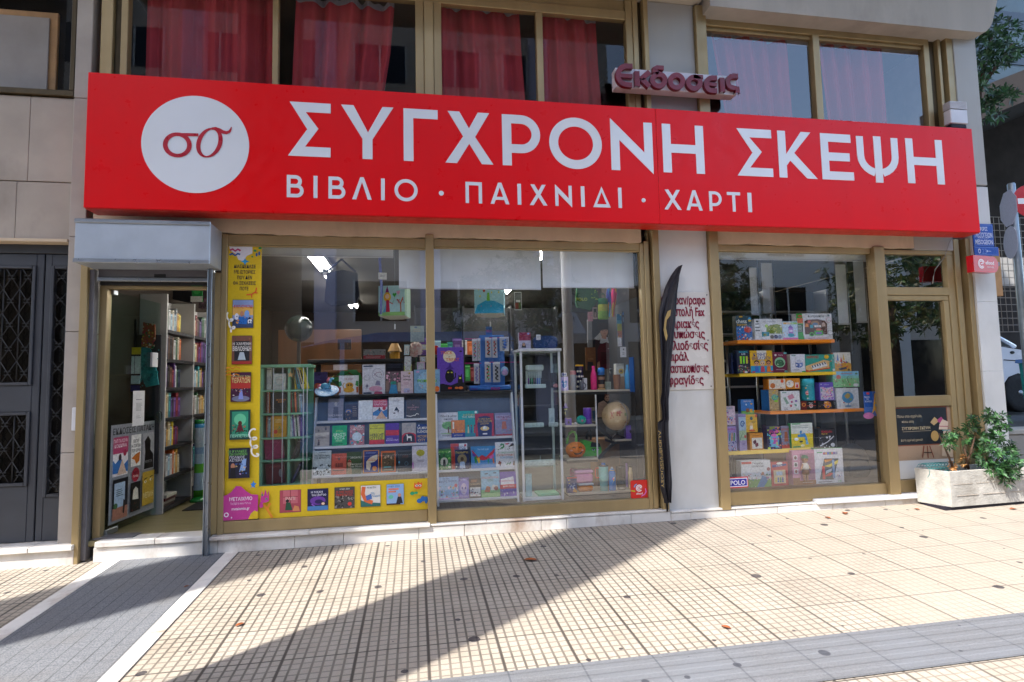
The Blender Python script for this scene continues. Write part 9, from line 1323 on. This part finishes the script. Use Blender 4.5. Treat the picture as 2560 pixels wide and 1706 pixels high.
c=at('P',2596,905,1.25);m=MB();m.lathe([(.24,.86),(.28,c.z-.02),(.30,c.z-.01)],4,M=Matrix.Translation((c.x+.12,1.25,0))@Matrix.Rotation(R(45),4,'Z'),sm=False);m.build('body','mesh_teal',bn);m=MB();m.lathe([(.32,c.z-.009),(.31,c.z+.04),(.0,c.z+.06)],4,M=Matrix.Translation((c.x+.12,1.25,0))@Matrix.Rotation(R(45),4,'Z'),sm=False);m.build('lid','van_blue',bn)
ov=empty('overpass',(16,9,0),'dark concrete overpass slab spanning the side street','bridge')
YO=9;p1,p2=at('P',2440,222,YO),at('P',2560,175,YO);q1,q2=at('P',2440,300,YO),at('P',2560,240,YO)
sl_=(p2.z-p1.z)/(p2.x-p1.x);
def slab(name,mat,zc,t,y0,y1,par,x0=-3,x1=30):
 m=MB();f=lambda x:zc+sl_*(x-p1.x);vs=[(x,y,f(x)+dz)for x in(p1.x+x0,p1.x+x1)for y in(y0,y1)for dz in(-t,0)]
 m.mesh(vs,[(0,1,3,2),(4,6,7,5),(0,2,6,4),(1,5,7,3),(0,4,5,1),(2,3,7,6)]);return m.build(name,mat,par)
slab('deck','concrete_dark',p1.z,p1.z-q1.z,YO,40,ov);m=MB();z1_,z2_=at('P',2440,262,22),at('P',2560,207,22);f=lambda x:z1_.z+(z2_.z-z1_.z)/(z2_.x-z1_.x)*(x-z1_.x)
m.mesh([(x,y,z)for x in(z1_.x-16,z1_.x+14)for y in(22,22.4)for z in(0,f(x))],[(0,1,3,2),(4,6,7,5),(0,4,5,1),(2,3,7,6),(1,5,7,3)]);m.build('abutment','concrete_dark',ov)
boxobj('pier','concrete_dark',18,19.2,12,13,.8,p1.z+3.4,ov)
tw=empty('glass_building',(40,30,0),'blue grey office block rising behind the overpass','building')
a,b,c,d=rect('P',2380,-260,2900,150,34)
boxobj('wall','office_glass',a-6,b+10,34,44,0,d,tw,.05);m=MB()
for i in range(9):m.box(a-5.9,b+9.9,33.93,33.99,c-4+i*3.2,c-2.4+i*3.2)
m.build('window_band','dark_glass',tw)
tr=empty('street_tree',(8.4,2.2,.8),'slender green street tree leaning out behind the right corner of the building','tree')
m=MB();rnd=random.Random(21)
for x,y,rr_,n in((2440,100,.26,50),(2475,80,.28,60),(2520,90,.3,50),(2450,140,.26,60),(2500,130,.28,60),(2540,120,.26,40),(2440,180,.2,34),(2470,175,.18,24),(2450,240,.2,34),(2480,255,.2,34),(2520,235,.16,18),(2455,285,.16,26),(2490,285,.16,18),(2430,210,.16,24)):
 leaf_blob(m,at('P',x,y,2.0+.5*math.sin(x)),(rr_,rr_,rr_),n//2,.11,rnd,['#2c4a2c','#3a5c38','#223c26','#4a6e44'])
m.build('crown','leaf',tr);m=MB();tx=at('P',2440,400,2.2).x-.3
m.tube([(tx,2.2,.8),(tx+.05,2.2,2.6),(at('P',2445,230,2.1).x,2.1,at('P',2445,230,2.1).z),(at('P',2480,90,2).x,2,at('P',2480,90,2).z)],[.09,.08,.05,.02],9);m.tube([(at('P',2445,230,2.1).x,2.1,at('P',2445,230,2.1).z),(at('P',2530,110,2).x,2,at('P',2530,110,2).z)],[.04,.015],7);m.build('trunk','bark',tr)
# ================================================================ the other side of the avenue (behind the viewer; mirrored in the glass)
vn=empty('parked_van',(0,-8.2,-.2),'blue van with black windows parked at the kerb behind the viewer','van')
m=MB();VX0,VX1,VY0,VY1=-3.3,2.4,-9.2,-7.3
def vsec(pts,name,mat,y0=VY0,y1=VY1,ins=.05):
 m=MB();n=len(pts);rings=[(y0,ins),(y0+.12,0),(y1-.12,0),(y1,ins)];cx,cz=sum(p[0]for p in pts)/n,sum(p[1]for p in pts)/n
 vs=[(cx+(p[0]-cx)*(1-k*.4),y,cz+(p[1]-cz)*(1-k))for y,k in rings for p in pts];m.mesh(vs,[tuple(reversed(range(n))),tuple(range(3*n,4*n))]+[(r*n+i,r*n+(i+1)%n,(r+1)*n+(i+1)%n,(r+1)*n+i)for r in range(3)for i in range(n)]);return m.build(name,mat,vn)
vsec([(-3.6,.15),(-3.65,.9),(-3.3,1.25),(2.4,1.25),(2.42,.15)],'body','van_blue');vsec([(-3.3,1.26),(-2.55,2.35),(-1.9,2.5),(2.2,2.5),(2.38,1.26)],'window_band','dark_glass',VY0+.03,VY1-.03);vsec([(-2.62,2.36),(-1.9,2.55),(-.8,2.72),(2.1,2.74),(2.28,2.52),(-1.85,2.50)],'roof','van_blue',VY0+.02,VY1-.02)
bars('pillar',vn,[(x,x+.1,VY1-.03,VY1+.004,1.2,2.5)for x in(-1.6,.3,2.1)],'van_blue')
for x in(-2.5,1.4):
 for y in(VY0+.12,VY1-.12):m=MB();m.lathe([(.2,-.11),(.33,-.1),(.35,0),(.33,.1),(.2,.11)],24,M=Matrix.Translation((x,y,.13))@Matrix.Rotation(R(90),4,'X'));m.build('wheel','tyre',vn)
def block(name,label,x0,x1,y,z1,mat,fl_h,wx,ww,wh,colmat,cols=(),z0=-.1):
 b=empty(name,((x0+x1)/2,y,0),label,'building');boxobj('wall',mat,x0,x1,y-10,y,z0,z1,b,.02);n=0;m=MB();fm=MB();z=4.0
 while z+wh<z1-.3:
  x=x0+.6
  while x+ww<x1-.3:m.box(x,x+ww,y+.004,y+.02,z,z+wh);fm.box(x-.08,x,y+.004,y+.06,z-.05,z+wh+.05);fm.box(x+ww,x+ww+.08,y+.004,y+.06,z-.05,z+wh+.05);fm.box(x+ww*.48,x+ww*.52,y+.021,y+.05,z,z+wh);x+=wx
  z+=fl_h
 m.build('window','dark_glass',b);fm.build('window_frame','opp_white',b)
 for c in cols:boxobj('column',colmat,c,c+.75,y+.07,y+.5,z0,z1,b,.02)
 boxobj('ground_floor','dark_glass',x0+.5,x1-.5,y+.03,y+.06,.1,3.2,b);return b
block('office_block','beige office block with lilac columns across the avenue',-26,8.0,-16.4,16.0,'opp_beige',3.1,2.9,1.9,1.5,'opp_lilac',(-23,-17.2,-11.4,-8.2,-3.6,.2,4.6))
block('apartment_block','low cream apartment block across the avenue',8.4,19,-17.5,9.5,'opp_white',3.0,3.3,1.8,1.6,'opp_lilac',())
block('corner_block','tall pale block further along the avenue',20,46,-18,11,'opp_beige',3.1,3.0,2.0,1.6,'opp_white',(22,28,34))
for x0,x1,z in((1.4,6.2,3.3),(8.8,13,3.4)):
 m=MB();m.mesh([(x0,-16.2,z+1.0),(x1,-16.2,z+1.0),(x1,-14.6,z),(x0,-14.6,z),(x0,-14.6,z-.35),(x1,-14.6,z-.35)],[(0,3,2,1),(3,4,5,2)]);m.mesh([(x0,-16.2,z+.97),(x1,-16.2,z+.97),(x1,-14.62,z-.03),(x0,-14.62,z-.03)],[(0,1,2,3)])
 tag(m.build('awning','awning'),('wide' if x0<5 else 'narrow')+' pale canvas awning over a shop across the avenue','awning')
def bigtree(x,y,h,r,seed,lab):
 t=empty('plane_tree',(x,y,0),lab,'tree');rnd=random.Random(seed);m=MB()
 for i in range(26):
  a,e=rnd.uniform(0,6.28),rnd.uniform(-.7,1.2);leaf_blob(m,(x+r*.75*math.cos(a)*math.cos(e),y+r*.75*math.sin(a)*math.cos(e),h+r*.8*math.sin(e)),(r*.4,r*.4,r*.36),26,.26,rnd,['#2e4a26','#44602f','#26401f','#6a6a34','#56542c'])
 m.build('crown','leaf',t);m=MB();m.tube([(x,y,-.15),(x+.05,y,h*.5),(x,y,h)],[.2,.16,.08],9);m.build('trunk','bark',t)
bigtree(3.3,-14.0,4.0,2.2,1,'leafy plane tree at the far kerb, beside the white lamp pole');bigtree(-6.5,-14.2,4.4,1.6,2,'plane tree before the beige office block');bigtree(10.5,-13.8,4.2,2.2,3,'plane tree before the cream apartment block');bigtree(17.5,-13.0,4.6,2.4,4,'broad plane tree at the far end of the avenue kerb')
m=MB();m.lathe([(.14,-.1),(.12,1.0),(.10,7.5),(.0,7.55)],18,M=Matrix.Translation((3.30,-6.7,0)));m.tube([(3.3,-6.7,7.4),(3.3,-7.6,7.8),(3.3,-8.2,7.8)],.05,8)
tag(m.build('lamp_pole','opp_white'),'white lamp pole at the kerb behind the viewer','lamp pole')
